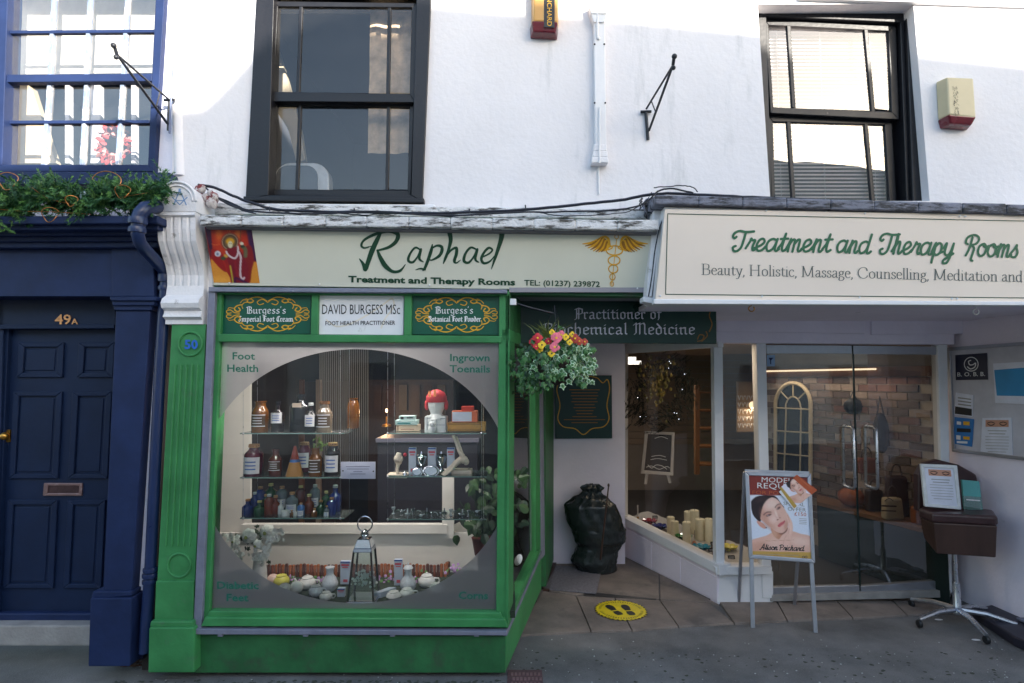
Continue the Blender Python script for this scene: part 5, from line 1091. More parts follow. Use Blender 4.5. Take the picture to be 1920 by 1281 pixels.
for (x, y, kx_, s_) in ((1008,634,'r',.05),(1000,642,'r',.045),(1016,647,'y',.04),(1012,655,'y',.035),(1043,634,'p',.055),(1052,628,'p',.045),(1040,651,'p',.05),(1034,663,'y',.035),(1061,632,'y',.035),(1078,635,'o',.05),(1086,640,'o',.04),(1096,641,'o',.035),(1068,642,'y',.03),(1028,640,'r',.035),(1035,623,'y',.03),(1073,627,'y',.03),(1005,650,'r',.03)):
    mb = MB(); c0 = P(x, y, HBY-.15+RND.uniform(-.02,.02))
    for q in range(4):
        a = q*math.pi/2+RND.uniform(-.3,.3); leaf(mb, c0+Vector((math.cos(a)*s_*.28, -.002*q, math.sin(a)*s_*.28)), s_*.75, Vector((RND.uniform(-.3,.3),-1,.2)), Vector((0,0,1)), 0, petal, .05)
    leaf(mb, c0+Vector((0,-.012,0)), s_*.25, Vector((0,-1,.1)), Vector((0,0,1)), 1, petal, 0); build('flower', mb, [fm[kx_], pblack if kx_ == 'y' else fm['y']], hb)
t = thing('basket_bracket', 'white bracket arm under the sage sign that carries the flower basket', 'bracket', P(960,566,.02))
mb = MB(); mb.tube([P(957,566,.04), P(965,568,.03), P(990,576,.04), P(1038,588,HBY)], .007, 8); build('arm', mb, iron, t, smooth=True)
mb = MB(); mb.px(956,560,968,572,.0,.02); build('plate', mb, whitep, t, bevel=.004)
# ================================================================== rubbish bag, stick, mat, floor sticker, drain cover
BGY = 1.72
bagm = mat('black_bin_bag', (.020,.026,.027,1), .24, .3, 6, 1.0, 13, stretch=(1,1,.6))
import mathutils.noise as mn_
def bagmesh(prof, c, seed, amp):
    mb = MB(); seg = 72; vs = []; fs = []; n_ = len(prof)
    for i, (r_, z, ox) in enumerate(prof):
        for k in range(seg):
            a = 2*math.pi*k/seg; p = Vector((math.cos(a), math.sin(a), z*3+seed))
            w1_ = mn_.noise(Vector((math.cos(a)*1.6, math.sin(a)*1.6, z*4+seed)))
            rg = 1-abs(mn_.noise(Vector((math.cos(a)*3+w1_, math.sin(a)*3+w1_, z*8+seed+w1_*3))))*2.6; f2 = 1-2.4*abs(mn_.noise(Vector((math.cos(a)*6+z*5, math.sin(a)*6, z*17+seed))))
            zz_ = max(0, (z-.35)/.43); d_ = amp*(rg*.34+mn_.noise(p*1.0)*1.3+f2*.20+zz_*.55*math.sin(a*11+6*mn_.noise(Vector((math.cos(a),math.sin(a),z*2))))); d_ *= 1 if r_ > .05 else .25
            vs.append(c+Vector((ox+(r_*1.13+d_)*math.cos(a), (r_*1.13+d_)*math.sin(a)*.72, z*.97+amp*.5*f2)))
    for i in range(n_-1):
        for k in range(seg): fs.append((i*seg+k, i*seg+(k+1)%seg, (i+1)*seg+(k+1)%seg, (i+1)*seg+k))
    fs += [tuple(reversed(range(seg))), tuple(range((n_-1)*seg, n_*seg))]
    mb.add(vs, fs); return mb
c0 = PG(1121,1081,.0); c0.y += .12
def interp(keys, n_):
    out = []
    for i in range(n_):
        z = keys[0][1]+(keys[-1][1]-keys[0][1])*i/(n_-1)
        for a, b in zip(keys, keys[1:]):
            if a[1] <= z <= b[1]+1e-6:
                t_ = (z-a[1])/(b[1]-a[1]); t_ = t_*t_*(3-2*t_); out.append((a[0]+(b[0]-a[0])*t_, z, a[2]+(b[2]-a[2])*t_)); break
    return out
mb = bagmesh(interp([(.13,0,.02),(.165,.03,.01),(.19,.11,-.015),(.175,.19,.01),(.18,.26,.037),(.21,.31,.037),(.222,.39,.015),(.222,.5,-.028),(.205,.63,-.052),(.140,.705,-.040),(.075,.745,-.03),(.060,.765,-.025),(.085,.80,-.02),(.05,.83,-.02)], 60), c0, 3.1, .022)
single('rubbish_bag', mb, bagm, 'full black bin bag slumped against the white porch wall', 'rubbish bag', smooth=True)
mb = MB(); mb.tube([P(1126,1050,1.55), P(1141,912,1.45)], [.008,.006], 8); mb.ball(P(1141,910,1.45), .010, .01, .016); single('walking_stick', mb, darkwood, 'thin dark wooden stick leaning on the black bin bag', 'stick', smooth=True)
mb = MB(); mb.prism([PG(1019,1103,.03),PG(1118,1112,.03),PG(1128,1066,.03),PG(1043,1060,.03)], (0,0,-.012)); single('doormat', mb, mat('grey_mat', C(120,116,122), .95, .25, 60, .9, 120), 'grey doormat lying by the side door in the porch', 'doormat', bevel=.003)
SG = surfG(.021); t = thing('floor_sticker', 'round yellow floor sticker with two black footprints on the porch slabs', 'sticker', PG(1164,1144,.02))
cs = PG(1164,1144,.021); rx_ = (PG(1213,1144,.021)-PG(1115,1144,.021)).x/2; stm = mat('sticker_yellow', C(226,200,28), .5, .15, 12, wear=((.25,.22,.08,1), .62, 20, .1))
mb = MB()
n_ = 60; mb.add([cs+Vector((rx_*(1 if k % 2 else .955)*math.cos(2*math.pi*k/n_), rx_*(1 if k % 2 else .955)*math.sin(2*math.pi*k/n_), 0)) for k in range(n_)], [tuple(range(n_))]); build('disc', mb, stm, t)
mb = MB(); z_ = Vector((0,0,.0015))
for k in range(36):    # black toothed edge
    a = 2*math.pi*k/36; b = a+.09
    mb.add([cs+z_+Vector((r_*math.cos(q), r_*math.sin(q), 0)) for r_, q in ((rx_*.93,a),(rx_*.99,a+.03),(rx_*.99,b+.03),(rx_*.93,b))], [(0,1,2,3)])
for k in range(52):    # ring of tiny illegible capitals
    if k in (0, 25, 26, 51): continue
    a = 2*math.pi*k/52+.06; ww_ = .028+.02*((k*7) % 3)/3
    mb.add([cs+z_+Vector((r_*math.cos(q), r_*math.sin(q), 0)) for r_, q in ((rx_*.74,a),(rx_*.84,a),(rx_*.84,a+ww_),(rx_*.74,a+ww_))], [(0,1,2,3)])
foot = [(-.3,-1),(.3,-1),(.42,-.6),(.3,-.25),(.34,.1),(.46,.55),(.34,.92),(0,1.05),(-.34,.9),(-.44,.5),(-.36,.1),(-.34,-.3),(-.42,-.65)]
for sx, a_ in ((-.27,.35),(.27,.15)):
    for part in (0, 1):
        pts = [p for p in foot]
        vs = []
        for x, y in smooth(foot+[foot[0]], 3)[:-1]:
            if part == 0: y = max(y, -.08)
            else: y = min(y, -.24)
            X_, Y_ = x*.36*rx_, y*.50*rx_; vs.append(cs+z_+Vector((sx*rx_+X_*math.cos(a_)-Y_*math.sin(a_), X_*math.sin(a_)+Y_*math.cos(a_), 0)))
        mb.add(vs, [tuple(reversed(range(len(vs))))])
build('print', mb, pblack, t)
t = thing('drain_cover', 'small reddish brown cast drain cover at bottom edge of the pavement', 'drain cover', PG(985,1275,0))
mb = MB(); mb.prism([PG(952,1256,.006),PG(950,1300,.006),PG(1020,1300,.006),PG(1016,1256,.006)], (0,0,-.03)); build('plate', mb, mat('cast_brown', C(92,66,66), .8, .3, 30, .5, 60), t)
for r in range(4):
    for k in range(8):
        x = 958+k*7.2+(r % 2)*3; y = 1261+r*9; mb = MB(); mb.prism([PG(x,y,.009),PG(x,y+5,.009),PG(x+4.5,y+5,.009),PG(x+4.5,y,.009)], (0,0,-.006)); build('stud', mb, mat('cast_brown_worn', C(122,92,90), .7, .3, 30), t)
mb = MB()
for k in range(170):
    x = RND.uniform(250,1900); y = RND.uniform(1195,1281); c0 = PG(x, y, .001); r_ = RND.uniform(.002,.006); mb.ball(c0, r_, r_, r_*.5, seg=5)
tag(build('grit', mb, mat('pale_grit', (.4,.4,.38,1), .9)), 'pale grit and tiny stones scattered over the tarmac', 'grit', kind='stuff')
for (x, y) in ((1760,1162),(1830,1200)):
    mb = MB(); c0 = PG(x, y, .002); mb.lathe(c0, [(.02,0),(.022,.001),(.001,.002)], 9, sx=1.4, sy=.7); single('litter_scrap', mb, whitep, 'scrap of white litter on the tarmac by the chair base' if x == 1760 else 'scrap of white litter on the tarmac near the right edge', 'litter')
mb = MB()
for k in range(520):
    x = RND.uniform(250, 1010) if k % 3 else RND.uniform(960, 1900); b_ = 1256 if x < 948 else (1200 if x > 1400 else 1256); c0 = PG(x, 1250, 0); c0.y = (-.03-abs(RND.gauss(0,.07))) if x < 948 else RND.uniform(-.3,.35); r_ = RND.uniform(.004,.02)
    mb.add([Vector((c0.x+r_*RND.uniform(.5,1)*math.cos(a), c0.y+r_*RND.uniform(.4,.9)*math.sin(a), .0012+.00001*(k%50))) for a in [2*math.pi*j/7 for j in range(7)]], [tuple(range(7))])
tag(build('grime', mb, mat('mossy_grime', (.055,.058,.04,1), .95, .4, 30)), 'dark mossy grime specks on the tarmac along the shopfront base', 'grime', kind='stuff')
mb = MB()
for x in (385, 392, 900, 380): 
    for k in range(8):
        c0 = PG(x+RND.uniform(-3,3), 1256, 0)+Vector((0,-.01,0)); leaf(mb, c0+Vector((0,0,.01*k/3)), .018, Vector((RND.uniform(-1,1),-1,.6)), Vector((0,0,1)), 0)
tag(build('weeds', mb, fir2), 'tiny green weeds at the foot of the green shopfront', 'weeds', kind='stuff')
# ================================================================== A-board
ab = thing('pavement_sign', 'aluminium A-frame poster stand with a beauty poster in front of the glass doors', 'A-board', PG(1470,1180,0))
a0 = PG(1411,1177,0); a1 = PG(1531,1187,0); topl = P(1397,884,a0.y+.18); topr = P(1521,888,a1.y+.18)
SP = Surf(topl, topr, (a0+a1)/2)
q = [(1396,884),(1520,888),(1528,1056),(1404,1047)]; qi = [(1404,892),(1513,896),(1521,1048),(1411,1040)]
mb = MB(); an = -SP.n
o_ = [SP.pt(*p,.0) for p in q]; i_ = [SP.pt(*p,.0) for p in qi]
for a in range(4):
    b = (a+1) % 4; f = [o_[a], i_[a], i_[b], o_[b]]; mb.hexa([p-an*.012 for p in f], [p+an*.012 for p in f])
build('poster_frame', mb, alu, ab, bevel=.005)
mb = MB(); mb.add([SP.pt(*p, .0) for p in qi], [(0,3,2,1)]); build('poster', mb, whitep, ab)
for (xa_, ya_, xb_, yb_) in ((1409,1040,1412,1178),(1521,1046,1530,1188)):
    mb = MB(); f = [SP.pt(xa_-3.5,ya_), SP.pt(xb_-4,yb_), SP.pt(xb_+4,yb_), SP.pt(xa_+4,ya_)]; mb.hexa(f, [p+an*.02 for p in f]); build('leg', mb, alu, ab, bevel=.003)
for (xa_, ya_, xb_, yb_, Yt, Yb_) in ((1396,886,1385,1132,topl.y,a0.y+.52),(1508,895,1489,1137,topr.y,a1.y+.50)):
    mb = MB(); a = P(xa_,ya_,Yt+.03); b = P(xb_,yb_,Yb_); b = PG(xb_, yb_, 0) if abs(b.z) < .3 else b; mb.tube([a,b], .013, 6); build('rear_leg', mb, alu, ab)
mb = MB(); f = [SP.pt(1398,880,-.005), SP.pt(1400,896,-.005), SP.pt(1518,899,-.005), SP.pt(1520,884,-.005)]; mb.hexa([p+an*.03 for p in f], [p+an*.05 for p in f]); build('top_hinge', mb, alu, ab)
bk = [(1404,892),(1513,896),(1521,1048),(1411,1040)]; mb = MB(); mb.add([SP.pt(*p, -.03) for p in bk], [(0,1,2,3)]); build('rear_poster', mb, whitep, ab)
pr = [mat('poster_red', C(140,42,34), .35), mat('skin_print', C(226,184,160), .35, .05, 20), mat('hair_print', C(42,26,26), .35, .2, 60), mat('poster_sky', C(222,228,236), .35), mat('lip_print', C(190,84,86), .35), mat('skin_shade_print', C(200,146,120), .35), mat('poster_gold', C(196,158,70), .35), pwhite, mat('poster_grey_text', C(150,146,140), .4), pblack, mat('rust_text', C(188,92,48), .4), mat('card_orange', C(184,84,36), .35), mat('iris_print', C(70,60,60), .3)]
pen = Pen(SP, .0015); c7 = lambda pts: [(1380+p[0]/2.2075, 620+p[1]/2.2075)+tuple(v/2.2075 for v in p[2:]) for p in pts]
pen = None
invA = lambda x, y: ((x-1385)*6.406, (y-870)*6.406)
lay = [('e',480,600,500,600,0,(226,231,243),.4,1),('g',380,1000,(206,214,232),.5)]+portrait(lambda x, y: (x, y))+[('p',[(90,60),(840,70),(868,386),(128,372)],(136,46,38),5,1),('l',[(140,250),(500,250)],100,(120,36,30),120,.25),('p',[(120,1046),(900,1062),(900,1180),(120,1160)],(196,156,78),6,1),('l',[(280,1100),(740,1108)],4,(150,116,60),3,.5),('l',[(330,1076),(720,1082)],3,(160,124,66),3,.5),('l',[(330,925),(660,915)],5,(180,120,100),4,.5)]
paint(SP, qi, 96, 124, lay, .0015, 'poster_print', ab, invA)
pen = Pen(SP, .0025); 
def pt_(txt, x0, y0, x1, y1, h, m, bold=0): 
    a = c7([(x0,y0),(x1,y1)]); pen.text(txt, a[0][0], a[0][1], a[1][0], a[1][1], h/2.2075, m, bold)
def rt_(txt, x0, y0, x1, y1, h, m, w_): 
    a = c7([(x0,y0),(x1,y1)]); pen.text(txt, a[0][0], a[0][1], a[1][0], a[1][1], h/2.2075, m, 0)
rt_('MODELS', 106,627,250,632,22, 7, 1); rt_('REQUIRED', 88,652,296,660,24, 7, 1); rt_('FOR POWDER', 68,676,270,682,15, 10, 1)
rt_('SPECIAL', 196,722,284,728,15, 8, 1); rt_('OFFER', 214,745,290,750,16, 8, 1); rt_('£150', 242,765,291,769,16, 10, 1)
for k in range(4): pen.stroke(c7([(262,778+k*7),(292,780+k*7)]), .8, 8, sm=False)
for k in range(2): pen.stroke(c7([(84,926+k*9),(260-40*k,930+k*9)]), .7, 8, sm=False)
pen.ring(*c7([(279,938)])[0], 2.2, 2.2, .9, 12, n=8); pen.ring(*c7([(290,938)])[0], 2.2, 2.2, .9, 12, n=8)
a = c7([(98,906),(280,912)]); pen.glyphs(SCR, 'Alison Prichard', a[0][0], a[0][1], a[1][0], a[1][1], 9.5, 1.5, 9, slant=.2)
a = c7([(100,872),(236,878)]); pen.glyphs(SCR, 'perma', a[0][0], a[0][1], a[0][0]+60, a[1][1], 4, .8, 8) if False else None
build('lettering', pen.mb, pr, ab)
# small card stuck across the corner
t = thing('poster_card', 'small tilted card with a woman portrait stuck across the poster stand corner', 'card', SP.pt(1490,950,.01))
K_ = [(178,668),(248,600),(332,660),(240,740)]
mb = MB(); f = [SP.pt(*p,.012) for p in c7(K_)]; mb.hexa([f[0],f[3],f[2],f[1]], [p+an*.003 for p in (f[0],f[3],f[2],f[1])]); build('card', mb, whitep, t)
cl = [(1385+x/6.406, 870+y/6.406) for x, y in ((490,290),(700,130),(945,315),(665,535))]
Tc = lambda x, y: (690+(x-420)*.44+(y-600)*.10, 262+(y-600)*.42)
lay = [('e',700,330,300,300,0,(236,232,246),.4,1)]+portrait(Tc, .43)+[('p',[(700,120),(960,310),(890,385),(640,160)],(186,84,42),5,1),('l',[(740,180),(880,300)],5,(230,150,110),5,.6),('p',[(480,290),(512,272),(700,505),(665,545)],(190,154,70),5,1)]
paint(SP, cl, 44, 44, lay, .0135, 'card_print', t, invA)
#%%DISPLAY
# ================================================================== things in the green shop's window
def gcol(name, c, rough=.12):
    if name in MATS: return MATS[name]
    m = mat(name, c, rough, .1, 20, coat=.3); return m
BG = {'amber': gcol('amber_glass', C(108,64,20)), 'dark': gcol('dark_glass', C(36,26,30)), 'maroon': gcol('maroon_glass', C(86,22,44)), 'clear': gcol('brownish_clear_glass', C(116,100,84)), 'brown': gcol('brown_glass', C(92,44,34)),
      'blue': gcol('cobalt_glass', C(26,44,110)), 'green': gcol('green_glass', C(24,70,40)), 'white': gcol('white_plastic', C(220,220,218), .4), 'red': gcol('red_brown_glass', C(112,50,34)), 'black': gcol('black_glass', C(20,18,22)), 'lightblue': gcol('blue_bottle_pale', C(70,110,170)), 'grey': gcol('grey_glass', C(96,104,110))}
lab_w = mat('paper_label', C(214,212,216), .6, .04, 30); cork = mat('cork', C(190,140,90), .8, .2, 60); lab_b = mat('label_blue_print', C(60,96,170), .5)
def bottle(px_, pyb, wpx, hpx, Y, col, shoulder, neck, top, label, lab, grp, cat='bottle', name='bottle', cm=None, lframe=None):
    b = P(px_, pyb, Y); s_ = mpp(Y); R = wpx*s_/2; Hh = hpx*s_
    t = thing(name, lab, cat, b, grp)
    n_ = neck*R; sh = shoulder*Hh
    prof = [(R*.92,0),(R,Hh*.03),(R,sh),(R*.9,sh+Hh*.05),(n_*1.15,sh+Hh*.14),(n_,sh+Hh*.18),(n_,Hh*(.93 if top else .96)),(n_*1.15,Hh*(.94 if top else .97)),(n_*1.15,Hh*(.96 if top else 1.0))]
    mb = MB(); mb.lathe(b, prof, 18); build('glass', mb, BG[col], t, smooth=True)
    if top: 
        mb = MB(); mb.lathe(b+Vector((0,0,Hh*.9)), [(n_*1.1,0),(n_*1.2,Hh*.02),(n_*1.1,Hh*.10)], 12); build('stopper', mb, cm or cork, t, smooth=True)
    if label:
        mb = MB(); z0, z1 = Hh*label[0], Hh*label[1]; r2 = R*1.015; a0, a1 = math.radians(-90-58), math.radians(-90+58); vs = []; k_ = 10
        for i in range(k_+1):
            a = a0+(a1-a0)*i/k_; vs += [b+Vector((r2*math.cos(a), r2*math.sin(a), z0)), b+Vector((r2*math.cos(a), r2*math.sin(a), z1))]
        mb.add(vs, [(2*i,2*i+2,2*i+3,2*i+1) for i in range(k_)]); lo_ = build('label', mb, lab_w if not lframe else mat('brown_label', C(74,54,36), .6), t)
        mb = MB(); a_ = math.radians(-90)
        rows = 3
        for r in range(rows):
            z = z0+(z1-z0)*(.28+.22*r); hh = (z1-z0)*.035; vs = []
            for i in range(7):
                a = a0*.0+math.radians(-90-34+68*i/6); vs += [b+Vector((r2*1.01*math.cos(a), r2*1.01*math.sin(a), z-hh)), b+Vector((r2*1.01*math.cos(a), r2*1.01*math.sin(a), z+hh))]
            mb.add(vs, [(2*i,2*i+2,2*i+3,2*i+1) for i in range(6)])
        if lframe:
            for (za, zb_) in ((z0,z0+(z1-z0)*.07),(z1-(z1-z0)*.07,z1)):
                vs = []
                for i in range(9):
                    a = a0+(a1-a0)*i/8; vs += [b+Vector((r2*1.012*math.cos(a), r2*1.012*math.sin(a), za)), b+Vector((r2*1.012*math.cos(a), r2*1.012*math.sin(a), zb_))]
                mb.add(vs, [(2*i,2*i+2,2*i+3,2*i+1) for i in range(8)])
        build('label_print', mb, lab_w if lframe else lab_b, lo_)
    return t
YS = .20
# glass shelf units
for nm, lab, xa_, xb_, ys, wires in (('glass_shelves', 'left unit of three glass shelves on wires holding old bottles', 450, 640, (813,896,972), (456,638)), ('glass_shelves', 'right unit of three glass shelves on wires holding bones and boxes', 726, 906, (813,894,974), (727,903))):
    t = thing(nm, lab, 'shelves', P((xa_+xb_)/2, ys[2], YS), 'glass shelf units in the bay window')
    for y in ys:
        a = P(xa_, y, YS-.11); b = P(xb_, y, YS-.11); mb = MB(); mb.box(a.x, b.x+.02, a.y, a.y+.24, a.z-.004, a.z+.003); sh = build('shelf', mb, shelfglass, t)
        mb = MB(); mb.box(a.x, b.x+.02, a.y-.002, a.y, a.z-.004, a.z+.003); build('shelf_edge', mb, mat('glass_edge_green', C(120,150,142), .15), sh)
        for x in wires:
            mb = MB(); c = P(x, y, YS-.115); mb.ball(c, .008, seg=8); build('clip', mb, steel, sh)
    for x in wires:
        for dy in (0, .21):
            c = P(x, 640, YS-.11+0); c2 = P(x, ys[2]+4, YS-.11); mb = MB(); mb.tube([Vector((c.x,c.y+dy,c.z)), Vector((c2.x,c2.y+dy,c2.z))], .0012, 5); build('wire', mb, steel, t)
gA = 'old bottles on the upper left glass shelf'
bottle(487,811,30,58,YS,'amber',.66,.62,False,(.2,.58),'amber glass jar with framed label, leftmost on top left shelf',gA,'jar',lframe=True)
bottle(520,809,24,56,YS,'dark',.55,.35,True,(.28,.62),'dark bottle with blue and white label, second on top left shelf',gA,cm=BG['black'])
bottle(563,808,40,68,YS+.05,'black',.66,.34,True,None,'large black stoppered bottle on top left shelf',gA,cm=BG['black'])
mb = MB(); b = P(556,764,YS-.02); mb.px(548,756,565,764,YS-.03,.002)
single('paper_tag', mb, mat('tan_tag', C(200,180,160), .7), 'small pale paper tag on the large black bottle', 'label')
bottle(582,809,21,53,YS-.04,'black',.55,.38,True,(.18,.58),'small dark bottle with white cap on top left shelf',gA,cm=BG['white'])
bottle(608,811,28,58,YS,'clear',.62,.6,True,(.18,.58),'brownish clear jar with framed label, rightmost on top left shelf',gA,'jar',cm=BG['amber'],lframe=True)
bottle(662,803,22,56,YS+.14,'amber',.75,.7,False,None,'plain amber jar standing farther back right of the top left shelf',gA,'jar')
gB = 'old bottles on the middle left glass shelf'
bottle(475,894,34,60,YS,'maroon',.68,.5,True,(.12,.62),'maroon bottle with cork and tall white label, leftmost on middle shelf',gB)
bottle(516,891,24,48,YS,'brown',.6,.5,False,(.2,.55),'brown bottle with white scribbled print on middle shelf',gB,lframe=True)
t = thing('cone_ornament', 'orange and red brown cone ornament between bottles on middle left shelf', 'ornament', P(552,893,YS-.03))
b = P(552,893,YS-.03); s_ = mpp(YS); mb = MB(); mb.lathe(b, [(15*s_,0),(15.5*s_,2*s_),(9*s_,27*s_)], 20); build('body', mb, mat('tan_ceramic', C(176,128,70), .3), t, smooth=True)
mb = MB(); mb.lathe(b, [(8.6*s_,27*s_),(3*s_,52*s_),(2*s_,55*s_)], 20); build('tip', mb, mat('redbrown_ceramic', C(130,52,38), .3), t, smooth=True); mb = MB(); mb.lathe(b, [(9.6*s_,26*s_),(8.2*s_,31*s_)], 20); build('band', mb, BG['lightblue'], t)
bottle(570,884,24,54,YS+.09,'maroon',.72,.6,True,(.15,.65),'maroon jar with cork behind the cone ornament',gB,'jar')
bottle(591,893,25,52,YS-.02,'amber',.62,.55,False,(.16,.6),'amber jar with framed label right of the cone on middle shelf',gB,'jar',lframe=True)
bottle(623,891,28,60,YS,'dark',.7,.55,True,(.12,.62),'dark jar with cork and large white label, rightmost on middle shelf',gB,'jar')
mb = MB()
for k in range(26): leaf(mb, P(599+RND.gauss(0,6), 832+RND.gauss(0,7), YS+.08), .022, Vector((RND.uniform(-1,1),-1,RND.uniform(0,1))), Vector((RND.uniform(-1,1),0,1)), 0)
single('sprig_of_leaves', mb, mat('yellow_green_leaf', C(120,140,50), .5, .2, 20), 'yellow green sprig of leaves behind the amber jar on middle shelf', 'plant')
gC = 'small bottles crowded on the lowest left glass shelf'
sm = [(464,969,20,34,.0,'blue','small cobalt bottle at the left end of the lowest shelf'),(477,962,16,40,.07,'blue','taller cobalt bottle behind the left end of the lowest shelf'),(487,956,20,44,.1,'blue','large cobalt bottle at the back left of the lowest shelf'),(486,968,20,30,.0,'green','squat green bottle near the left of the lowest shelf'),
 (498,960,16,34,.06,'green','green bottle with cork near the left of the lowest shelf'),(504,968,18,42,.01,'red','rust stoneware bottle left of the white pot'),(516,968,17,40,.02,'red','second rust stoneware bottle left of the white pot'),(507,950,20,44,.1,'green','dark green bottle standing at the back of the lowest shelf'),
 (528,955,20,44,.1,'grey','grey clear bottle at the back of the lowest shelf'),(526,968,10,32,.0,'white','slim white bottle beside the rust bottles'),(547,964,22,42,.05,'grey','clear bottle with blue label in the middle of the lowest shelf'),(563,950,18,40,.1,'brown','brown bottle at the back middle of the lowest shelf'),
 (547,969,7,14,-.05,'amber','tiny yellow bottle on the lowest shelf'),(553,969,6,15,-.05,'white','tiny white bottle on the lowest shelf'),(564,968,13,26,-.03,'lightblue','small pale blue bottle with white label on the lowest shelf'),(579,966,18,40,.04,'red','red brown bottle right of the middle of the lowest shelf'),
 (589,970,11,18,-.05,'amber','tiny orange bottle with white cap on the lowest shelf'),(590,954,18,46,.1,'grey','tall clear bottle with cork at the back right'),(601,967,16,30,.02,'green','green bottle with pale stopper right of the orange bottle'),(611,960,16,40,.07,'green','taller green bottle toward the right of the lowest shelf'),
 (621,968,18,36,.0,'blue','cobalt bottle near the right end of the lowest shelf'),(628,957,22,48,.08,'blue','large cobalt bottle at the right end of the lowest shelf'),(612,969,10,22,-.04,'grey','small grey bottle near the right end of the lowest shelf')]
for i, (x, y, w_, h_, dy, col, lab) in enumerate(sm):
    bottle(x, y+2, w_, h_, YS+dy, col, .58+.08*(i % 3), .38, True, (.15,.5) if col in ('grey','lightblue') else None, lab, gC, cm=[cork, BG['white'], cork, mat('pale_cork', C(214,196,130), .7)][i % 4])
t = thing('white_pot', 'round white pot with lid on the lowest left shelf', 'pot', P(535,971,YS-.05)); mb = MB(); b = P(535,971,YS-.05); mb.lathe(b, [(.02,0),(.024,.01),(.024,.035)], 16); build('pot', mb, BG['white'], t, smooth=True); mb = MB(); mb.lathe(b, [(.026,.036),(.026,.046),(.01,.05)], 16); build('lid', mb, BG['white'], t, smooth=True)
# notice on the glass
t = thing('window_notice', 'small white typed notice stuck inside the bay window glass', 'notice', P(671,899,.05)); mb = MB(); mb.px(639,866,704,898,.045,.002); build('paper', mb, mat('notice_paper', C(214,216,232), .6, .02), t)
pen = Pen(surfY(.045), .001)
for i, hw in enumerate((22,20,8,14)): pen.stroke([(671-hw,875+i*4.6),(671+hw,875+i*4.6)], 1.1, 0, sm=False)
pen.disc(643,883,1.4,m=1); pen.disc(700,884,1.4,m=1); build('print', pen.mb, [mat('grey_type', C(120,124,150), .6), pblack], t)
# ---- right shelves
bone = mat('bone_plastic', C(222,208,190), .45, .1, 30); bone2 = mat('white_plaster', C(206,212,212), .5, .05, 30)
t = thing('phrenology_head', 'white ceramic phrenology head wearing a red cap on the top right shelf', 'bust', P(818,811,YS)); hb_ = P(818,811,YS); s_ = mpp(YS)
mb = MB(); mb.box(hb_.x-20*s_, hb_.x+20*s_, YS-.05, YS+.05, hb_.z, hb_.z+31*s_); build('plinth', mb, bone2, t, bevel=.008)
mb = MB(); hc = hb_+Vector((0,0,52*s_))
# one continuous head: lathe-like ellipsoid pushed into face
vs = []; fs = []; sg_ = 28; rg_ = 22
for i in range(rg_+1):
    v = i/rg_; z = -27+v*54; r_ = 16.5*math.sqrt(max(0.0, 1-((z-4)/24)**2)) if z > -14 else 0
    if z <= -14: r_ = 10.5+max(0, (-17-z))*.7 if z < -17 else 11.4
    for k in range(sg_):
        a = 2*math.pi*k/sg_; f = max(0, math.cos(a+math.pi/2)); x = r_*math.cos(a); y = r_*1.05*math.sin(a); 
        nose = max(0, 1-abs(math.cos(a))*6)*f*max(0, 1-abs(z+1)/6)*4.2; brow = f*max(0, 1-abs(z-6)/3)*1.2; sock = -2.4*f*max(0, 1-abs(abs(math.cos(a))-.36)/.17)*max(0, 1-abs(z-2.5)/3.4)
        lip = f*max(0, 1-abs(math.cos(a))*3.2)*(max(0, 1-abs(z+8)/2.2)*2.0-max(0, 1-abs(z+5.2)/1.4)*.8); chin = f*max(0, 1-abs(math.cos(a))*2.2)*max(0, 1-abs(z+13)/3)*2.4
        q = nose+brow+sock+lip+chin; vs.append(hc+Vector((x*s_, (y-q)*s_, z*s_)))
for i in range(rg_):
    for k in range(sg_): fs.append((i*sg_+k, i*sg_+(k+1)%sg_, (i+1)*sg_+(k+1)%sg_, (i+1)*sg_+k))
mb.add(vs, fs); build('head', mb, bone2, t, smooth=True)
mb = MB(); mb.lathe(hc+Vector((0,0,8*s_)), [(18.5*s_,-4*s_),(19.5*s_,0),(19*s_,7*s_),(14*s_,15*s_),(6*s_,19*s_),(.1*s_,20*s_)], 20, sy=1.05); mb.ball(hc+Vector((-18*s_,0,-1*s_)), 4*s_, 9*s_, 10*s_); mb.ball(hc+Vector((18*s_,0,-1*s_)), 4*s_, 9*s_, 10*s_); build('cap', mb, mat('red_velvet_cap', C(176,28,40), .6, .15, 30), t, smooth=True)
mb = MB(); mb.px(803,733,808,744,YS-.085,.01); mb.px(813,731,817,744,YS-.09,.01); build('cap_print', mb, mat('cap_yellow', C(240,150,90), .6), t)
pen = Pen(surfY(YS-.05), .001)
for l in ([(801,785),(835,785)],[(801,797),(835,797)],[(819,782),(819,806)],[(801,782),(801,806)],[(835,782),(835,806)]): pen.stroke(l, .7, 0, sm=False)
build('plinth_lines', pen.mb, mat('blue_line', C(60,80,110), .5), t)
t = thing('cat_figurine', 'small white cat figurine in front of the ceramic head', 'figurine', P(811,813,YS-.08)); b = P(811,813,YS-.08)
mb = MB(); mb.ball(b+Vector((0,0,.026)), .028, .022, .030); mb.ball(b+Vector((0,-.01,.060)), .022, .018, .019); 
for sx in (-1,1): mb.lathe(b+Vector((sx*.013,-.01,.072)), [(.008,0),(.001,.018)], 8)
build('body', mb, bone2, t, smooth=True); mb = MB()
for sx in (-1,1): mb.ball(b+Vector((sx*.008,-.028,.062)), .003)
build('eyes', mb, pblack, t)
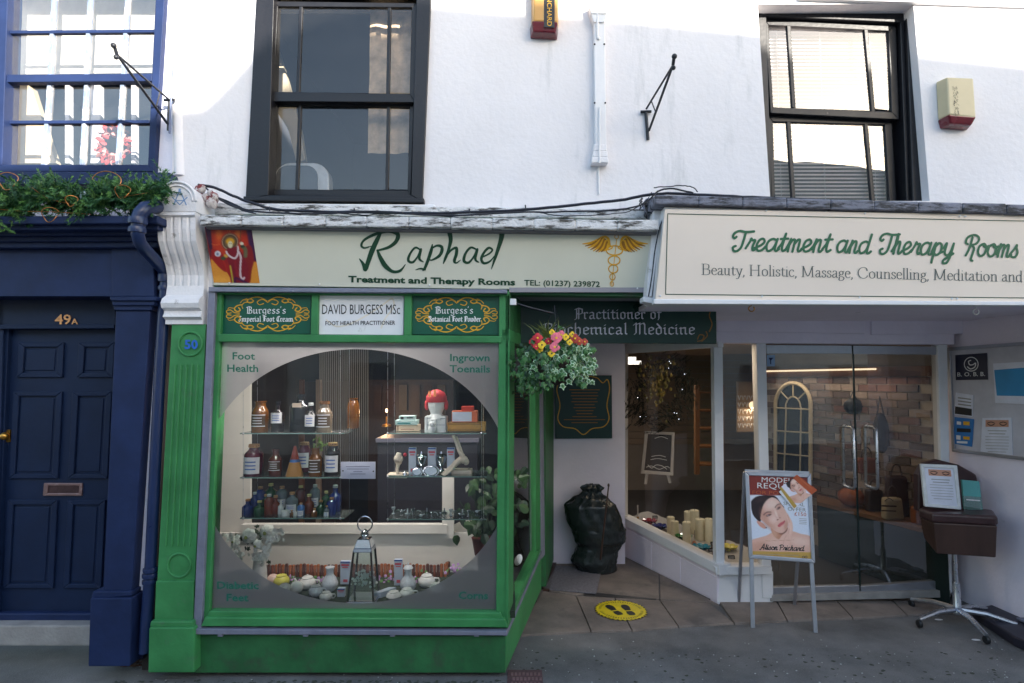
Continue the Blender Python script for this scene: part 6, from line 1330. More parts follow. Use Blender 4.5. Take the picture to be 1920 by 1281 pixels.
def boxes(lst):
    for (x0_, y0_, x1_, y1_, Y, d, m, lab, cat, nm, stripe) in lst:
        mb = MB(); mb.px(x0_,y0_,x1_,y1_,Y,d); t = thing(nm, lab, cat, P((x0_+x1_)/2,y1_,Y)); build('body', mb, m, t, bevel=.002)
        if stripe is not None:
            mb = MB()
            for (u0,v0,u1,v1) in stripe[1]: mb.px(x0_+(x1_-x0_)*u0, y0_+(y1_-y0_)*v0, x0_+(x1_-x0_)*u1, y0_+(y1_-y0_)*v1, Y-.002, .001)
            build('print', mb, stripe[0], t)
pk = mat('pale_box', C(196,206,222), .5, .04, 20); ornb = mat('orange_box', C(214,110,74), .5); beigeb = mat('beige_box', C(206,184,158), .6); tealb = mat('teal_white_box', C(176,200,196), .5); mus = mat('mustard_box', C(176,130,52), .5, .1, 20)
boxes([(743,797,785,809,YS-.02,.09,beigeb,'beige flat box at the bottom of the pile left on the top right shelf','box','box',(mat('brown_print', C(150,110,90),.6),[(.04,.1,.1,.9),(.2,.6,.8,.75)])),
 (741,788,782,797,YS-.03,.09,tealb,'teal and white flat box in the middle of the pile on the top right shelf','box','box',(mat('teal_print', C(40,130,130),.5),[(.1,.5,.7,.8)])),
 (748,780,777,788,YS-.02,.08,tealb,'small black and white packet on top of the pile on the top right shelf','box','box',(pblack,[(.1,.2,.3,.8),(.5,.3,.9,.6)])),
 (839,793,910,809,YS-.05,.12,mus,'long mustard yellow box on the right of the top right shelf','box','box',(mat('dark_mustard', C(120,84,30),.6),[(.02,.1,.9,.2),(.03,.8,.9,.88)])),
 (847,771,895,792,YS-.04,.1,ornb,'orange box with pale label on the mustard box','box','box',(pk,[(.02,.08,.78,.92)])),
 (865,762,888,771,YS-.03,.07,mat('red_orange_box', C(200,62,42),.5),'small red orange box on the very top of the right pile','box','box',None)])
tube_st = lambda: (mat('pink_print', C(214,96,110), .5), [(.1,.12,.9,.2),(.2,.24,.8,.28),(.3,.78,.75,.9)])
gbx = 'tall pale blue product boxes'
for (x0_, x1_, y0_, y1_, Y, lab) in ((766,780,840,890,YS,'pale blue upright product box beside the knee bone on the middle right shelf'),(802,817,840,890,YS,'pale blue upright product box in the middle of the middle right shelf'),(838,852,840,888,YS,'pale blue upright product box behind the foot bones'),
   (638,656,1053,1096,.5,'pale blue upright product box left of the lantern'),(739,754,1050,1098,.5,'pale blue upright product box right of the lantern'),(632,646,1104,1128,.3,'small pale blue box at left foot of the lantern')):
    mb = MB(); mb.px(x0_,y0_,x1_,y1_,Y,.035); t = thing('product_box', lab, 'box', P((x0_+x1_)/2,y1_,Y), gbx); build('carton', mb, pk, t, bevel=.0015)
    st = tube_st(); mb = MB()
    for (u0,v0,u1,v1) in st[1]: mb.px(x0_+(x1_-x0_)*u0, y0_+(y1_-y0_)*v0, x0_+(x1_-x0_)*u1, y0_+(y1_-y0_)*v1, Y-.002, .001)
    build('print', mb, st[0], t); mb = MB(); mb.px(x0_,y0_,x1_,y0_+2.5,Y-.002,.001); build('blue_edge', mb, lab_b, t)
mb = MB(); a = P(700,1127,.28); q = [Vector((0,0,0)),Vector((.05,.0,0)),Vector((.13,.10,0)),Vector((.08,.10,0))]; mb.prism([a+v for v in q], (0,0,.055)); t = thing('product_box', 'pale blue product box lying flat right of the lantern', 'box', a, gbx); build('carton', mb, pk, t, bevel=.0015)
# knee joint model
t = thing('knee_model', 'anatomical knee joint model on a pale base on the middle right shelf', 'bone model', P(746,895,YS-.03)); b = P(746,895,YS-.03)
mb = MB(); mb.box(b.x-.065, b.x+.065, b.y-.04, b.y+.06, b.z, b.z+.024); build('base', mb, bone, t, bevel=.003)
mb = MB(); mb.tube([b+Vector((-.005,0,.02)), b+Vector((-.005,0,.055)), b+Vector((0,0,.08)), b+Vector((.002,0,.095))], [.010,.011,.014,.024], 12); build('shin_bone', mb, bone, t, smooth=True)
mb = MB(); mb.ball(b+Vector((-.008,0,.118)), .020,.024,.024); mb.ball(b+Vector((.014,0,.118)), .018,.022,.024); mb.tube([b+Vector((0,0,.12)), b+Vector((.006,0,.155))], [.024,.016], 12); build('thigh_bone', mb, bone, t, smooth=True)
mb = MB(); mb.ball(b+Vector((.045,0,.145)), .012); build('red_ball', mb, mat('red_ball_paint', C(190,30,50), .4), t, smooth=True)
# foot skeleton
t = thing('foot_skeleton', 'bent leg and foot skeleton model on a pale base', 'bone model', P(860,893,YS-.02)); b = P(868,894,YS-.02)
mb = MB(); mb.px(846,882,884,893,YS-.03,.10); build('base', mb, bone, t, bevel=.003)
def bp(x, y, dy=0): return P(x, y, YS-.05+dy)
mb = MB(); mb.tube([bp(850,816),bp(855,828),bp(861,846),bp(868,856)], [.012,.011,.012,.018], 10); mb.tube([bp(856,818,.02),bp(862,835,.02),bp(868,852,.01)], .006, 8); build('shin_bones', mb, bone, t, smooth=True)
mb = MB(); mb.ball(bp(869,862), .030,.026,.026); mb.ball(bp(874,866), .020,.02,.022); mb.tube([bp(866,860),bp(853,870),bp(848,876)], [.022,.020,.016], 10); build('ankle_bones', mb, bone, t, smooth=True)
for k in range(5):
    mb = MB(); mb.tube([bp(852,868+k*1.6,.02-k*.01), bp(842+k,876+k*1.6,.02-k*.012), bp(832+k*1.2,886+k*1.0,.02-k*.015), bp(827+k*1.5,890+k*.6,.02-k*.018)], [.006,.005,.006,.0035], 7); build('toe', mb, bone, t, smooth=True)
# silver cups and plates
silver = mat('silver', C(210,214,222), .12, .05, 30, metal=1.0)
for (x, y, lab) in ((790,883,'silver footed dish with engraved bowl between the product boxes, left one'),(827,883,'silver footed dish with engraved bowl between the product boxes, right one')):
    b = P(x,y,YS+.03); s_=mpp(YS); mb = MB(); mb.lathe(b, [(6*s_,0),(7*s_,2*s_),(2*s_,6*s_),(3*s_,9*s_),(8*s_,14*s_),(9.5*s_,22*s_),(11*s_,26*s_),(9*s_,29*s_),(3*s_,32*s_),(1.5*s_,36*s_)], 20); single('silver_dish', mb, silver, lab, 'dish', smooth=True)
for (x, y, rx_, ry_, lab) in ((782,885,10,7.5,'small bright oval silver dish lying on the middle right shelf'),(808,883,15,10,'larger oval silver dish with rim leaning on the middle right shelf')):
    c = P(x,y,YS-.07); mb = MB(); s_=mpp(YS); mb.lathe(c, [(.05*rx_*s_,.004),(.75*rx_*s_,.004),(.8*rx_*s_,0),(rx_*s_,-.006),(rx_*s_,-.003)], 26, sx=1, sy=ry_/rx_, axis=Matrix.Rotation(math.radians(78),3,'X')); single('silver_tray', mb, silver, lab, 'dish', smooth=True)
for i, (x, lab) in enumerate(((759,'tiny shiny bell beside the knee model'),(879,'tiny shiny bell at the right end of the middle right shelf'))):
    b = P(x,891 if i == 0 else 885,YS-.06+i*.08); mb = MB(); mb.lathe(b, [(.016,0),(.015,.006),(.009,.018),(.003,.022),(.004,.028),(.001,.03)], 14); single('bell', mb, silver, lab, 'bell', smooth=True)
pieces = 'small silver and glass ornaments on the lowest right shelf'
for i in range(19):
    x = 738+i*8.8 if i < 12 else 846+(i-12)*8; b = P(x+RND.uniform(-3,3), 972-RND.uniform(0,14), YS+RND.uniform(-.08,.09)); b.z = P(x,974,YS-.11).z+.004; k = i % 4; mb = MB()
    if k == 0: mb.lathe(b, [(.012,0),(.004,.006),(.003,.02),(.012,.03),(.014,.042)], 12)
    elif k == 1: mb.tube([b+Vector((.02*math.cos(a),0,.008+.02*math.sin(a))) for a in [math.pi*j/10 for j in range(11)]], .003, 6)
    elif k == 2: mb.ball(b+Vector((0,0,.01)), .012, .010, .010); mb.tube([b+Vector((0,0,.01)), b+Vector((.025,0,.02))], .003, 6)
    else: mb.lathe(b, [(.018,0),(.020,.004),(.006,.008),(.004,.03),(.007,.033)], 12)
    single('silver_ornament', mb, silver if i % 3 else mat('clear_crystal', C(190,200,205), .08, coat=.8), '%s %s, %s from the left on the lowest right shelf' % ('clear crystal' if i % 3 else 'silver', ['goblet','hoop','drop with a thin stem','bell shaped stand'][k], ['first','second','third','fourth','fifth','sixth','seventh','eighth','ninth','tenth','eleventh','twelfth','thirteenth','fourteenth','fifteenth','sixteenth','seventeenth','eighteenth','nineteenth'][i]), 'ornament', pieces, smooth=True)
# ---- floor of the window
ZD = zf
def PD(px_, py_): return PG(px_, py_, ZD)
logm = [mat('log_red', C(120,60,34), .7, .3, 20), mat('log_dark', C(84,44,30), .7, .3, 20), mat('log_orange', C(150,84,46), .7, .3, 20)]
t = thing('log_edging', 'low border of upright half round brown logs along the back of the window display', 'edging', P(660,1098,.7))
pts = [(498+i*6.6, 1058, .70) for i in range(51)]
for i in range(17): pts.append((835+i*3.0, 1056-i*1.9, .70+i*.045))
for i, (x, y, Y) in enumerate(pts):
    top_ = P(x, y+RND.uniform(-1.5,1.5), Y); b = Vector((top_.x, top_.y, ZD)); r_ = .0112+(.001 if i % 3 else 0); h_ = top_.z-ZD
    mb = MB(); mb.lathe(b, [(r_,0),(r_,h_*.93),(r_*.7,h_*.98),(.001,h_)], 9); build('log', mb, RND.choice(logm), t, smooth=True)
# metal lantern
t = thing('lantern', 'tall polished metal lantern with ring handle in the bay window', 'lantern', PD(682,1122)); b = P(682,1121,.24); b.z = ZD; s_ = mpp(.24)
def sq(c, half, z): return [c+Vector((-half,-half,z)), c+Vector((half,-half,z)), c+Vector((half,half,z)), c+Vector((-half,half,z))]
def frus(mb, c, h0, z0, h1, z1):
    a = sq(c,h0,z0); d = sq(c,h1,z1); mb.add(a+d, [(0,3,2,1),(4,5,6,7),(0,1,5,4),(1,2,6,5),(2,3,7,6),(3,0,4,7)])
mb = MB(); frus(mb, b, 27*s_, 0, 27*s_, 4*s_); frus(mb, b, 25*s_, 4*s_, 24*s_, 7*s_); build('base', mb, silver, t, bevel=.002)
for sx in (-1,1):
    for sy in (-1,1):
        mb = MB(); mb.tube([b+Vector((sx*23*s_, sy*23*s_, 6*s_)), b+Vector((sx*15.5*s_, sy*15.5*s_, 92*s_))], .007, 6); build('post', mb, mat('dark_steel', C(120,118,118), .2, metal=1.0), t)
mb = MB(); frus(mb, b, 17.5*s_, 90*s_, 16*s_, 97*s_); frus(mb, b, 16*s_, 97*s_, 11*s_, 112*s_); mb.lathe(b, [(8*s_,112*s_),(5*s_,114*s_),(9*s_,119*s_),(6*s_,124*s_),(2*s_,128*s_)], 14); build('roof', mb, silver, t, bevel=.003)
mb = MB(); mb.tube([b+Vector((13.5*s_*math.sin(a), 0, 137*s_+14*s_*math.cos(a))) for a in [2*math.pi*i/24 for i in range(25)]], .0048, 8); build('handle', mb, silver, t, smooth=True)
for ax in range(2):
    mb = MB(); y_ = -22*s_; mb.add([b+Vector((-22*s_,y_,8*s_)), b+Vector((22*s_,y_,8*s_)), b+Vector((15*s_,-15*s_,90*s_)), b+Vector((-15*s_,-15*s_,90*s_))] if ax == 0 else [b+Vector((22*s_,-22*s_,8*s_)), b+Vector((22*s_,22*s_,8*s_)), b+Vector((15*s_,15*s_,90*s_)), b+Vector((15*s_,-15*s_,90*s_))], [(0,1,2,3)]); build('pane', mb, shelfglass, t)
wf = mat('white_flower', C(238,238,230), .6, .08, 30); pf = mat('lilac_flower', C(190,150,196), .6, .1, 30); yf = mat('lemon_cup', C(214,206,90), .35)
mb = MB()
for k in range(60): leaf(mb, b+Vector((RND.gauss(0,9)*s_, RND.gauss(0,7)*s_, RND.uniform(28,52)*s_)), .016, Vector((RND.uniform(-.6,.6),-1,.4)), Vector((0,0,1)), 0, petal)
single('flower_spray', mb, wf, 'spray of tiny white flowers inside the metal lantern', 'flowers')
# vase of white flowers
t = thing('flower_vase', 'white tapered vase with white roses and leaves at left of the bay window', 'vase', PD(488,1095)); b = P(486,1092,.45); b.z = ZD; s_ = mpp(.45)
zt_ = P(486,1040,.45).z-ZD
mb = MB(); mb.lathe(b, [(.052,0),(.056,.02),(.048,zt_*.5),(.038,zt_*.9),(.044,zt_+.03)], 20); build('vase', mb, BG['white'], t, smooth=True)
for (x, y, r_, Y) in ((465,1006,15,.34),(500,998,15,.36),(482,1022,10,.35),(440,1014,9,.35),(516,1012,8,.36)):
    c = P(x,y,Y); mb = MB()
    for ring_ in range(4):
        for k in range(7-ring_):
            a = 2*math.pi*k/(7-ring_)+ring_*.5; rr_ = r_*mpp(Y)*(1-ring_*.24)*.62; leaf(mb, c+Vector((rr_*math.cos(a), -.008*ring_, rr_*math.sin(a))), r_*mpp(Y)*.95*(1-ring_*.13), Vector((math.cos(a)*.9,-1,math.sin(a)*.9)), Vector((-math.sin(a),0,math.cos(a))), 0, petal, .05)
    leaf(mb, c+Vector((0,-.036,0)), r_*mpp(Y)*.45, Vector((0,-1,0)), Vector((0,0,1)), 1, petal); build('rose', mb, [wf, mat('pale_green_centre', C(160,170,90), .6)], t)
mb = MB()
for k in range(34): leaf(mb, P(481+RND.gauss(0,15), 1012+RND.gauss(0,16), .46+RND.uniform(-.08,.06)), .035, Vector((RND.uniform(-1,1),-1,RND.uniform(-.3,1))), Vector((RND.uniform(-1,1),0,RND.uniform(-1,1))), 0)
build('leaves', mb, mat('vase_leaf', C(44,60,38), .6, .3, 20), t)
mb = MB()
for (cx_, cy_, sp) in ((432,1008,9),(440,1022,6),(478,1040,6),(492,1042,7),(500,1030,6),(490,1052,4),(450,1040,5),(518,1000,7),(508,1014,5)):
    for k in range(14): leaf(mb, P(cx_+RND.gauss(0,sp), cy_+RND.gauss(0,sp*.8), .33+RND.uniform(-.03,.03)), .028, Vector((RND.uniform(-1,1),-1,RND.uniform(-.3,1))), Vector((RND.uniform(-1,1),0,1)), 0, petal)
build('small_blossoms', mb, wf, t)
# crockery
china = mat('china', C(226,224,220), .18, .04, 20, coat=.4); chinab = mat('china_speckle', C(206,210,216), .2, .15, 60, coat=.4)
def pot_(lab, x, y, Y, r_, h_, m, cat, nm, handle=False, spout=False, lid=False, neck=None, grp='white crockery on the window floor'):
    b = P(x, y, Y); b.z = ZD; s_ = mpp(Y); r = r_*s_; h = h_*s_; t = thing(nm, lab, cat, b, grp); mb = MB()
    prof = [(r*.5,0),(r*.85,h*.15),(r,h*.42),(r*.92,h*.7),(r*.6,h*.92),(r*.62,h)] if not neck else [(r*.6,0),(r*.95,h*.15),(r,h*.32),(r*.75,h*.55),(r*.45,h*.68),(r*.42,h*.85),(r*.56,h)]
    mb.lathe(b, prof, 22); build('body', mb, m, t, smooth=True)
    if handle: mb = MB(); mb.tube([b+Vector((r*.85,0,h*.75)), b+Vector((r*1.35,0,h*.72)), b+Vector((r*1.45,0,h*.5)), b+Vector((r*1.2,0,h*.25)), b+Vector((r*.85,0,h*.25))], r*.09, 7); build('handle', mb, m, t, smooth=True)
    if spout: mb = MB(); mb.tube([b+Vector((-r*.8,0,h*.35)), b+Vector((-r*1.2,0,h*.55)), b+Vector((-r*1.5,0,h*.9))], [r*.22,r*.15,r*.1], 8); build('spout', mb, m, t, smooth=True)
    if lid: mb = MB(); mb.lathe(b, [(r*.62,h),(r*.4,h*1.12),(r*.08,h*1.15),(r*.12,h*1.22),(r*.02,h*1.27)], 16); build('lid', mb, m, t, smooth=True)
    return t
pot_('lemon yellow cup left of the white egg shaped pot',527,1102,.50,15,20,yf,'cup','cup')
pot_('pale jug with bulbous body and flared neck in front of the log border',618,1108,.42,15,42,chinab,'jug','jug',neck=True)
pot_('pale jug with cork stopper right of the lantern',765,1106,.42,15,40,chinab,'jug','jug',neck=True,lid=True)
pot_('white lidded teapot with handle left of the pale jug',576,1102,.46,16,20,china,'teapot','teapot',True,True,True)
pot_('white creamer nearest the glass below the left jug',592,1118,.32,13,18,chinab,'creamer','creamer',True)
pot_('white cup with handle left of the lantern foot',611,1125,.25,12,14,china,'cup','cup',True)
pot_('white teapot right of the right hand jug',800,1102,.5,16,20,china,'teapot','teapot',True,False,True)
pot_('white cup with handle below the right jug',763,1120,.3,14,15,china,'cup','cup',True)
pot_('white sugar bowl beside the flat blue box',738,1124,.26,14,14,china,'bowl','sugar_bowl')
pot_('white rounded bowl behind the frosted corner at right',818,1115,.34,14,20,china,'bowl','bowl')
for (x, y, Y, lab) in ((556,1113,.36,'round white egg shaped ornament left of the creamer'),(533,1118,.32,'white egg shaped ornament half behind the frosted film'),(512,1094,.5,'pinkish shell shaped ornament beside the yellow cup')):
    b = P(x,y,Y); b.z = ZD; mb = MB(); mb.ball(b+Vector((0,0,.042)), .045,.04,.042); single('egg_ornament', mb, china if x != 512 else mat('pink_shell', C(222,190,176), .4), lab, 'ornament', 'egg shaped ornaments', smooth=True)
mb = MB(); b = P(985,1050,.6); 
for (x, y, n_, lab) in ((545,1090,26,'lilac flowers among the yellow cup and teapot'),(595,1092,26,'lilac flowers between the teapot and the left jug'),(722,1088,34,'lilac flowers right of the lantern'),(786,1085,22,'lilac flowers behind the right jug'),(852,1070,30,'lilac flowers at the right end of the log border')):
    mb = MB()
    for k in range(n_): leaf(mb, P(x+RND.gauss(0,10), y+RND.gauss(0,6), .60+RND.uniform(-.03,.03)), .022, Vector((RND.uniform(-1,1),-1,RND.uniform(0,1))), Vector((RND.uniform(-1,1),0,1)), 0 if k % 4 else 1, petal)
    single('lilac_flowers', mb, [pf, fir2], lab, 'flowers', 'lilac flower clumps on the window floor')
# plant in the corner of the bay
t = thing('pot_plant', 'leafy dark green plant in a red pot in the right corner of the bay', 'pot plant', P(905,1035,.75)); b = P(903,1040,.62)
mb = MB(); mb.lathe(b, [(.05,0),(.07,.11),(.075,.12)], 18); build('pot', mb, mat('red_pot', C(96,44,40), .5), t, smooth=True)
mb = MB(); pl_ = [(-.25,-.5),(0,-.55),(.25,-.5),(.42,-.2),(.36,.15),(0,.6),(-.36,.15),(-.42,-.2)]
for k in range(120):
    x = 925+RND.gauss(0,32); y = 955+RND.uniform(-75,60); leaf(mb, P(min(x,985), y, .62+RND.uniform(-.1,.12)), .075*RND.uniform(.6,1.1), Vector((RND.uniform(-.8,.8),-1,RND.uniform(-.2,.8))), Vector((RND.uniform(-.7,.7),0,RND.uniform(-1,.3))), k % 2, pl_)
for k in range(12):
    x = 925+RND.gauss(0,22); mb.tube([b+Vector((0,0,.1)), P((905+x)/2, 980, .62), P(x, 905+RND.uniform(-20,40), .62)], .004, 5, 0)
build('foliage', mb, [mat('plant_dark_leaf', C(36,58,38), .45, .3, 20), mat('plant_leaf', C(54,84,46), .45, .3, 20)], t)
mb = MB(); b = P(975,1048,.55); mb.ball(P(972,1050,.6), .026,.012,.042, rot=Matrix.Rotation(.4,4,'Y')); single('white_shell', mb, china, 'pale shell or plate leaning in the narrow side pane of the bay', 'shell', smooth=True)
# dim back of the green shop: cabinets, framed lamp, hanging drape
def backbox(x0_, y0_, x1_, y1_, Y, d, m, nm, lab, cat, grp=None):
    mb = MB(); mb.px(x0_,y0_,x1_,y1_,Y,d); return single(nm, mb, m, lab, cat, grp, bevel=.006)
t = thing('cabinet', 'dark wooden cabinet with glazed uprights at the back of the green shop', 'cabinet', P(560,980,2.6))
mb = MB(); mb.px(440,716,640,1010,2.6,.3); build('carcass', mb, darkwood, t)
for i, x in enumerate((470,498,530,560,592,618)):
    mb = MB(); mb.px(x,712,x+9,1000,2.55,.04); build('upright', mb, [wood, mat('cream_post', C(180,160,140), .6), darkwood][i % 3], t)
t = thing('cabinet', 'dark wooden dresser with lit shelves right of the lamp', 'cabinet', P(780,880,2.8)); mb = MB(); mb.px(690,712,850,1000,2.8,.3); build('carcass', mb, darkwood, t)
for k in range(6):
    mb = MB(); mb.px(700+k*24,722,715+k*24,770+12*(k%2),2.74,.05); build('book_row', mb, [darkwood, mat('red_spine', C(64,34,30), .6), mat('cream_spine', C(92,80,66), .6)][k % 3], t)
t = thing('metal_curtain', 'pale chain screen hanging behind the left shelves', 'screen', P(635,900,1.3))
for k in range(24):
    x = 600+k*3.9; mb = MB(); mb.tube([P(x,640,1.3), P(x,870,1.3)], .004, 5); build('strand', mb, mat('dull_silver_strand', C(130,124,120), .35, metal=.6), t)
lampm = emis('lamp_glow', (1,.5,.2,1), 2)
t = thing('table_lamp', 'small glowing lamp deep inside the green shop', 'lamp', P(725,800,2.3)); c = P(725,770,2.3)
mb = MB(); mb.ball(c, .012,.012,.02); build('bulb', mb, lampm, t, smooth=True); mb = MB(); mb.lathe(P(725,800,2.3), [(.05,0),(.045,.02),(.01,.03),(.01,.10)], 14); build('stand', mb, brass, t, smooth=True)
pl2 = bpy.data.lights.new('lamp_light', 'POINT'); pl2.energy = 1.2; pl2.color = (1,.6,.32); pl2.shadow_soft_size = .05; po = link(bpy.data.objects.new('lamp_light', pl2)); po.location = (c+Vector((0,-.08,0)))-t.location; po.parent = t
t = thing('cash_desk', 'dark desk with pale edge behind the right hand shelves', 'desk', P(820,900,1.2)); mb = MB(); mb.px(708,826,895,1000,1.2,.4); build('body', mb, mat('dark_desk', C(40,38,46), .5), t); mb = MB(); mb.px(704,822,898,830,1.17,.46); build('top', mb, mat('grey_desk_top', C(110,108,122), .4), t, bevel=.004)
c = P(665,600,.30); mb = MB(); mb.tube([c+Vector((-.6,0,0)), c+Vector((.6,0,0))], .013, 8)
t = thing('added_fill_tube', 'added unseen tube behind the small signs, brightening the bay display', 'added light', c); build('tube', mb, emis('added_tube_glow', (1,.95,.88,1), 1.5), t)
l = bpy.data.lights.new('lamp_light', 'AREA'); l.shape = 'RECTANGLE'; l.size = 1.2; l.size_y = .06; l.energy = 6; l.color = (1,.94,.88); o = link(bpy.data.objects.new('lamp_light', l)); o.parent = t; o.location = (0,0,-.03)  # unseen tube added to brighten the bay display
# ================================================================== upstairs rooms
lit_stone = mat('lit_stone_beige', C(220,190,156), .9, .35, 9, 1.0, 14)  # sheet coloured and shaped to stand in for sharply lit stone
mb = MB(); n_ = 60; vs = []; 
zt_ = P(730,-10,.34).z; z0_ = P(730,288,.34).z; xa_ = P(692,150,.34).x; xb_ = P(778,150,.34).x
for i in range(n_+1):
    u = i/n_
    for j in range(9):
        v = j/8; vs.append(Vector((xa_+(xb_-xa_)*u+(1-v)*.02*math.sin(3*u), .34+.006*math.sin(u*17+3*math.sin(v*5))+.016*mn_.noise(Vector((u*3,v*5,1))), zt_+(z0_-zt_)*v)))
mb.add(vs, [(i*9+j, i*9+j+1, (i+1)*9+j+1, (i+1)*9+j) for i in range(n_) for j in range(8)]); single('lit_stone_sheet', mb, lit_stone, 'rough beige sheet standing in for lit stone at the right of the middle upstairs window', 'lit_stone_sheet', smooth=True)
t = thing('office_chair', 'white rounded chair back with dark panel behind the middle upstairs window', 'chair', P(565,358,.5))
def rrect(x0_, y0_, x1_, y1_, r_, Y):
    pts = []
    for (cx_, cy_, a0) in ((x1_-r_,y0_+r_,-90),(x1_-r_*.4,y1_,0),(x0_+r_*.4,y1_,90),(x0_+r_,y0_+r_,180)):
        if cy_ == y1_: pts.append((cx_+ (r_*.4 if a0 == 0 else -r_*.4), cy_)); continue
        for k in range(7): a = math.radians(a0+15*k); pts.append((cx_+r_*math.cos(a), cy_+r_*math.sin(a)))
    return [P(x, y, Y) for x, y in pts]
mb = MB(); mb.prism(rrect(514,305,617,362,30,.42), (0,.10,0)); build('shell', mb, BG['white'], t, bevel=.01); mb = MB(); mb.prism(rrect(517,310,596,362,22,.415), (0,.02,0)); build('panel', mb, mat('grey_panel', C(84,90,96), .4), t, bevel=.004)
mb = MB(); mb.px4([(514,60),(524,96),(560,170),(574,300),(560,300),(514,230)], 0,0) if False else mb.prism([P(x,y,.7) for x, y in ((505,60),(523,96),(544,166),(565,250),(572,300),(556,306),(540,240),(505,190))], (0,.05,0)); single('roof_beam', mb, mat('cream_beam', C(206,190,160), .7), 'sloping cream timber inside the left of the middle upstairs window', 'beam')
# blinds
t = thing('venetian_blind', 'white slatted venetian blind hanging in the right upstairs window', 'blind', P(1560,376,.36)); slm = mat('blind_slat', C(240,226,222), .5, .05, 10)
zt_ = P(1550,40,.36).z; z0_ = P(1560,384,.36).z; xl_ = P(1448,300,.36).x; xr_ = P(1672,300,.36).x; n_ = 50; sm_ = None
for k in range(n_):
    z = z0_+(zt_-z0_)*k/n_
    if sm_ is None:
        mb = MB(); th_ = math.radians(40); c_, q_ = .0088*math.cos(th_), .0125*math.sin(th_); mb.hexa([(xl_,-c_,-q_+.001),(xl_,-c_,-q_),(xr_,-c_,-q_),(xr_,-c_,-q_+.001)], [(xl_,c_,q_+.001),(xl_,c_,q_),(xr_,c_,q_),(xr_,c_,q_+.001)])
        o = build('slat', mb, slm); sm_ = o.data; bpy.data.objects.remove(o)
    o = link(bpy.data.objects.new('slat', sm_)); o.parent = t; o.location = Vector((0,.36,z))-t.location
for x in (1463,1545,1640):
    mb = MB(); a = P(x,300,.345); mb.tube([Vector((a.x,.345,zt_)), Vector((a.x,.345,z0_))], .0015, 5); build('cord', mb, BG['white'], t)
# left upstairs window: dried wreath and added pale sheet
t = thing('dried_wreath', 'wreath of dried red leaves hanging in the navy framed window', 'wreath', P(215,275,.28)); mb = MB()
for k in range(170):
    a = RND.uniform(0,6.28); r_ = RND.gauss(27,4.5); leaf(mb, P(213+r_*math.cos(a)*.95, 272+r_*math.sin(a), .26+RND.uniform(-.03,.03)), .034, Vector((RND.uniform(-1,1),-1,RND.uniform(-1,1))), Vector((math.cos(a),0,-math.sin(a)-.3)), RND.choice([0,0,1,2]), pl_)
build('leaves', mb, [mat('dried_red', C(186,70,66), .6, .3, 30), mat('dried_pink', C(226,160,150), .6, .2, 30), mat('dried_brown', C(120,60,44), .6, .3, 30)], t)
mb = MB(); mb.px4([(-20,-60),(300,-60),(300,136),(-20,140)], .42, .01); single('added_pale_sheet', mb, mat('bright_pane_cream', C(236,232,218), .8), 'cream sheet added behind the upper navy framed panes to make them bright', 'blind')  # pale sheet added so the upper panes come out white
mb = MB(); mb.prism([P(x,y,.5) for x, y in ((8,130),(60,165),(90,260),(105,306),(20,306),(0,240))], (0,.05,0)); single('sloping_panel', mb, mat('cream_beam', C(206,190,160), .7), 'cream sloping panel inside the lower left of the navy framed window', 'panel')
for x, lab in ((122,'pale upright post behind the second pane column of the navy window'),(170,'pale upright post behind the third pane column of the navy window'),(246,'pale upright post behind the fourth pane column of the navy window')):
    mb = MB(); mb.px(x,160,x+(8 if x != 170 else 18),306,.5,.04); single('upright_post', mb, whitep, lab, 'post', 'posts in the navy window')
# ================================================================== things in the right shop
# angled window display deck with white cloth
mb = MB(); zk = S2.pt(1340,1068,-.05).z
a = [Vector((K0.x+.02,K0.y-.0,zk))+kn*.10, Vector((K1.x,K1.y,zk))+kn*.10, Vector((PG(1440,1110,0).x,YF+.08,zk)), Vector((PG(1440,1110,0).x,YF+.75,zk)), Vector((K0.x+.7,K0.y+.35,zk))]
a = [S2.pt(1168,978,-.05), S2.pt(1345,1070,-.05), P(1432,1072,YF+.05), P(1420,1040,YF+.7), P(1230,965,2.9)]
for v in a: v.z = zk
mb.prism(a, (0,0,-.05)); build('window_deck', mb, darkwood, B2)
SD = surfG(zk+.012)
mb = MB(); n_ = 26; vs = []
E0, E1, E2, E3 = SD.pt(1172,972), SD.pt(1338,1062), SD.pt(1330,1005), SD.pt(1215,958)
for i in range(n_+1):
    for j in range(13):
        u, v = i/n_, j/12; p = (E0*(1-u)+E1*u)*(1-v)+(E3*(1-u)+E2*u)*v; vs.append(p+Vector((0,0,.012*mn_.noise(p*9)+.008*mn_.noise(p*23))))
mb.add(vs, [(i*13+j, (i+1)*13+j, (i+1)*13+j+1, i*13+j+1) for i in range(n_) for j in range(12)]); single('white_cloth', mb, mat('white_cloth', C(178,174,170), .9, .06, 10), 'crumpled white cloth under the candles in the angled window', 'cloth', smooth=True)
mb = MB(); vs = []; G0, G1, G2, G3 = SD.pt(1358,1058), SD.pt(1426,1060), SD.pt(1410,1030), SD.pt(1362,1012)
for i in range(13):
    for j in range(9):
        u, v = i/12, j/8; p = (G0*(1-u)+G1*u)*(1-v)+(G3*(1-u)+G2*u)*v; vs.append(p+Vector((0,0,.02*mn_.noise(p*11))))
mb.add(vs, [(i*9+j, (i+1)*9+j, (i+1)*9+j+1, i*9+j+1) for i in range(12) for j in range(8)]); single('white_cloth', mb, MATS['white_cloth'], 'white cloth in the narrow front pane beside the door post', 'cloth', smooth=True)
wax = mat('cream_wax', C(232,224,196), .5, .05, 20)
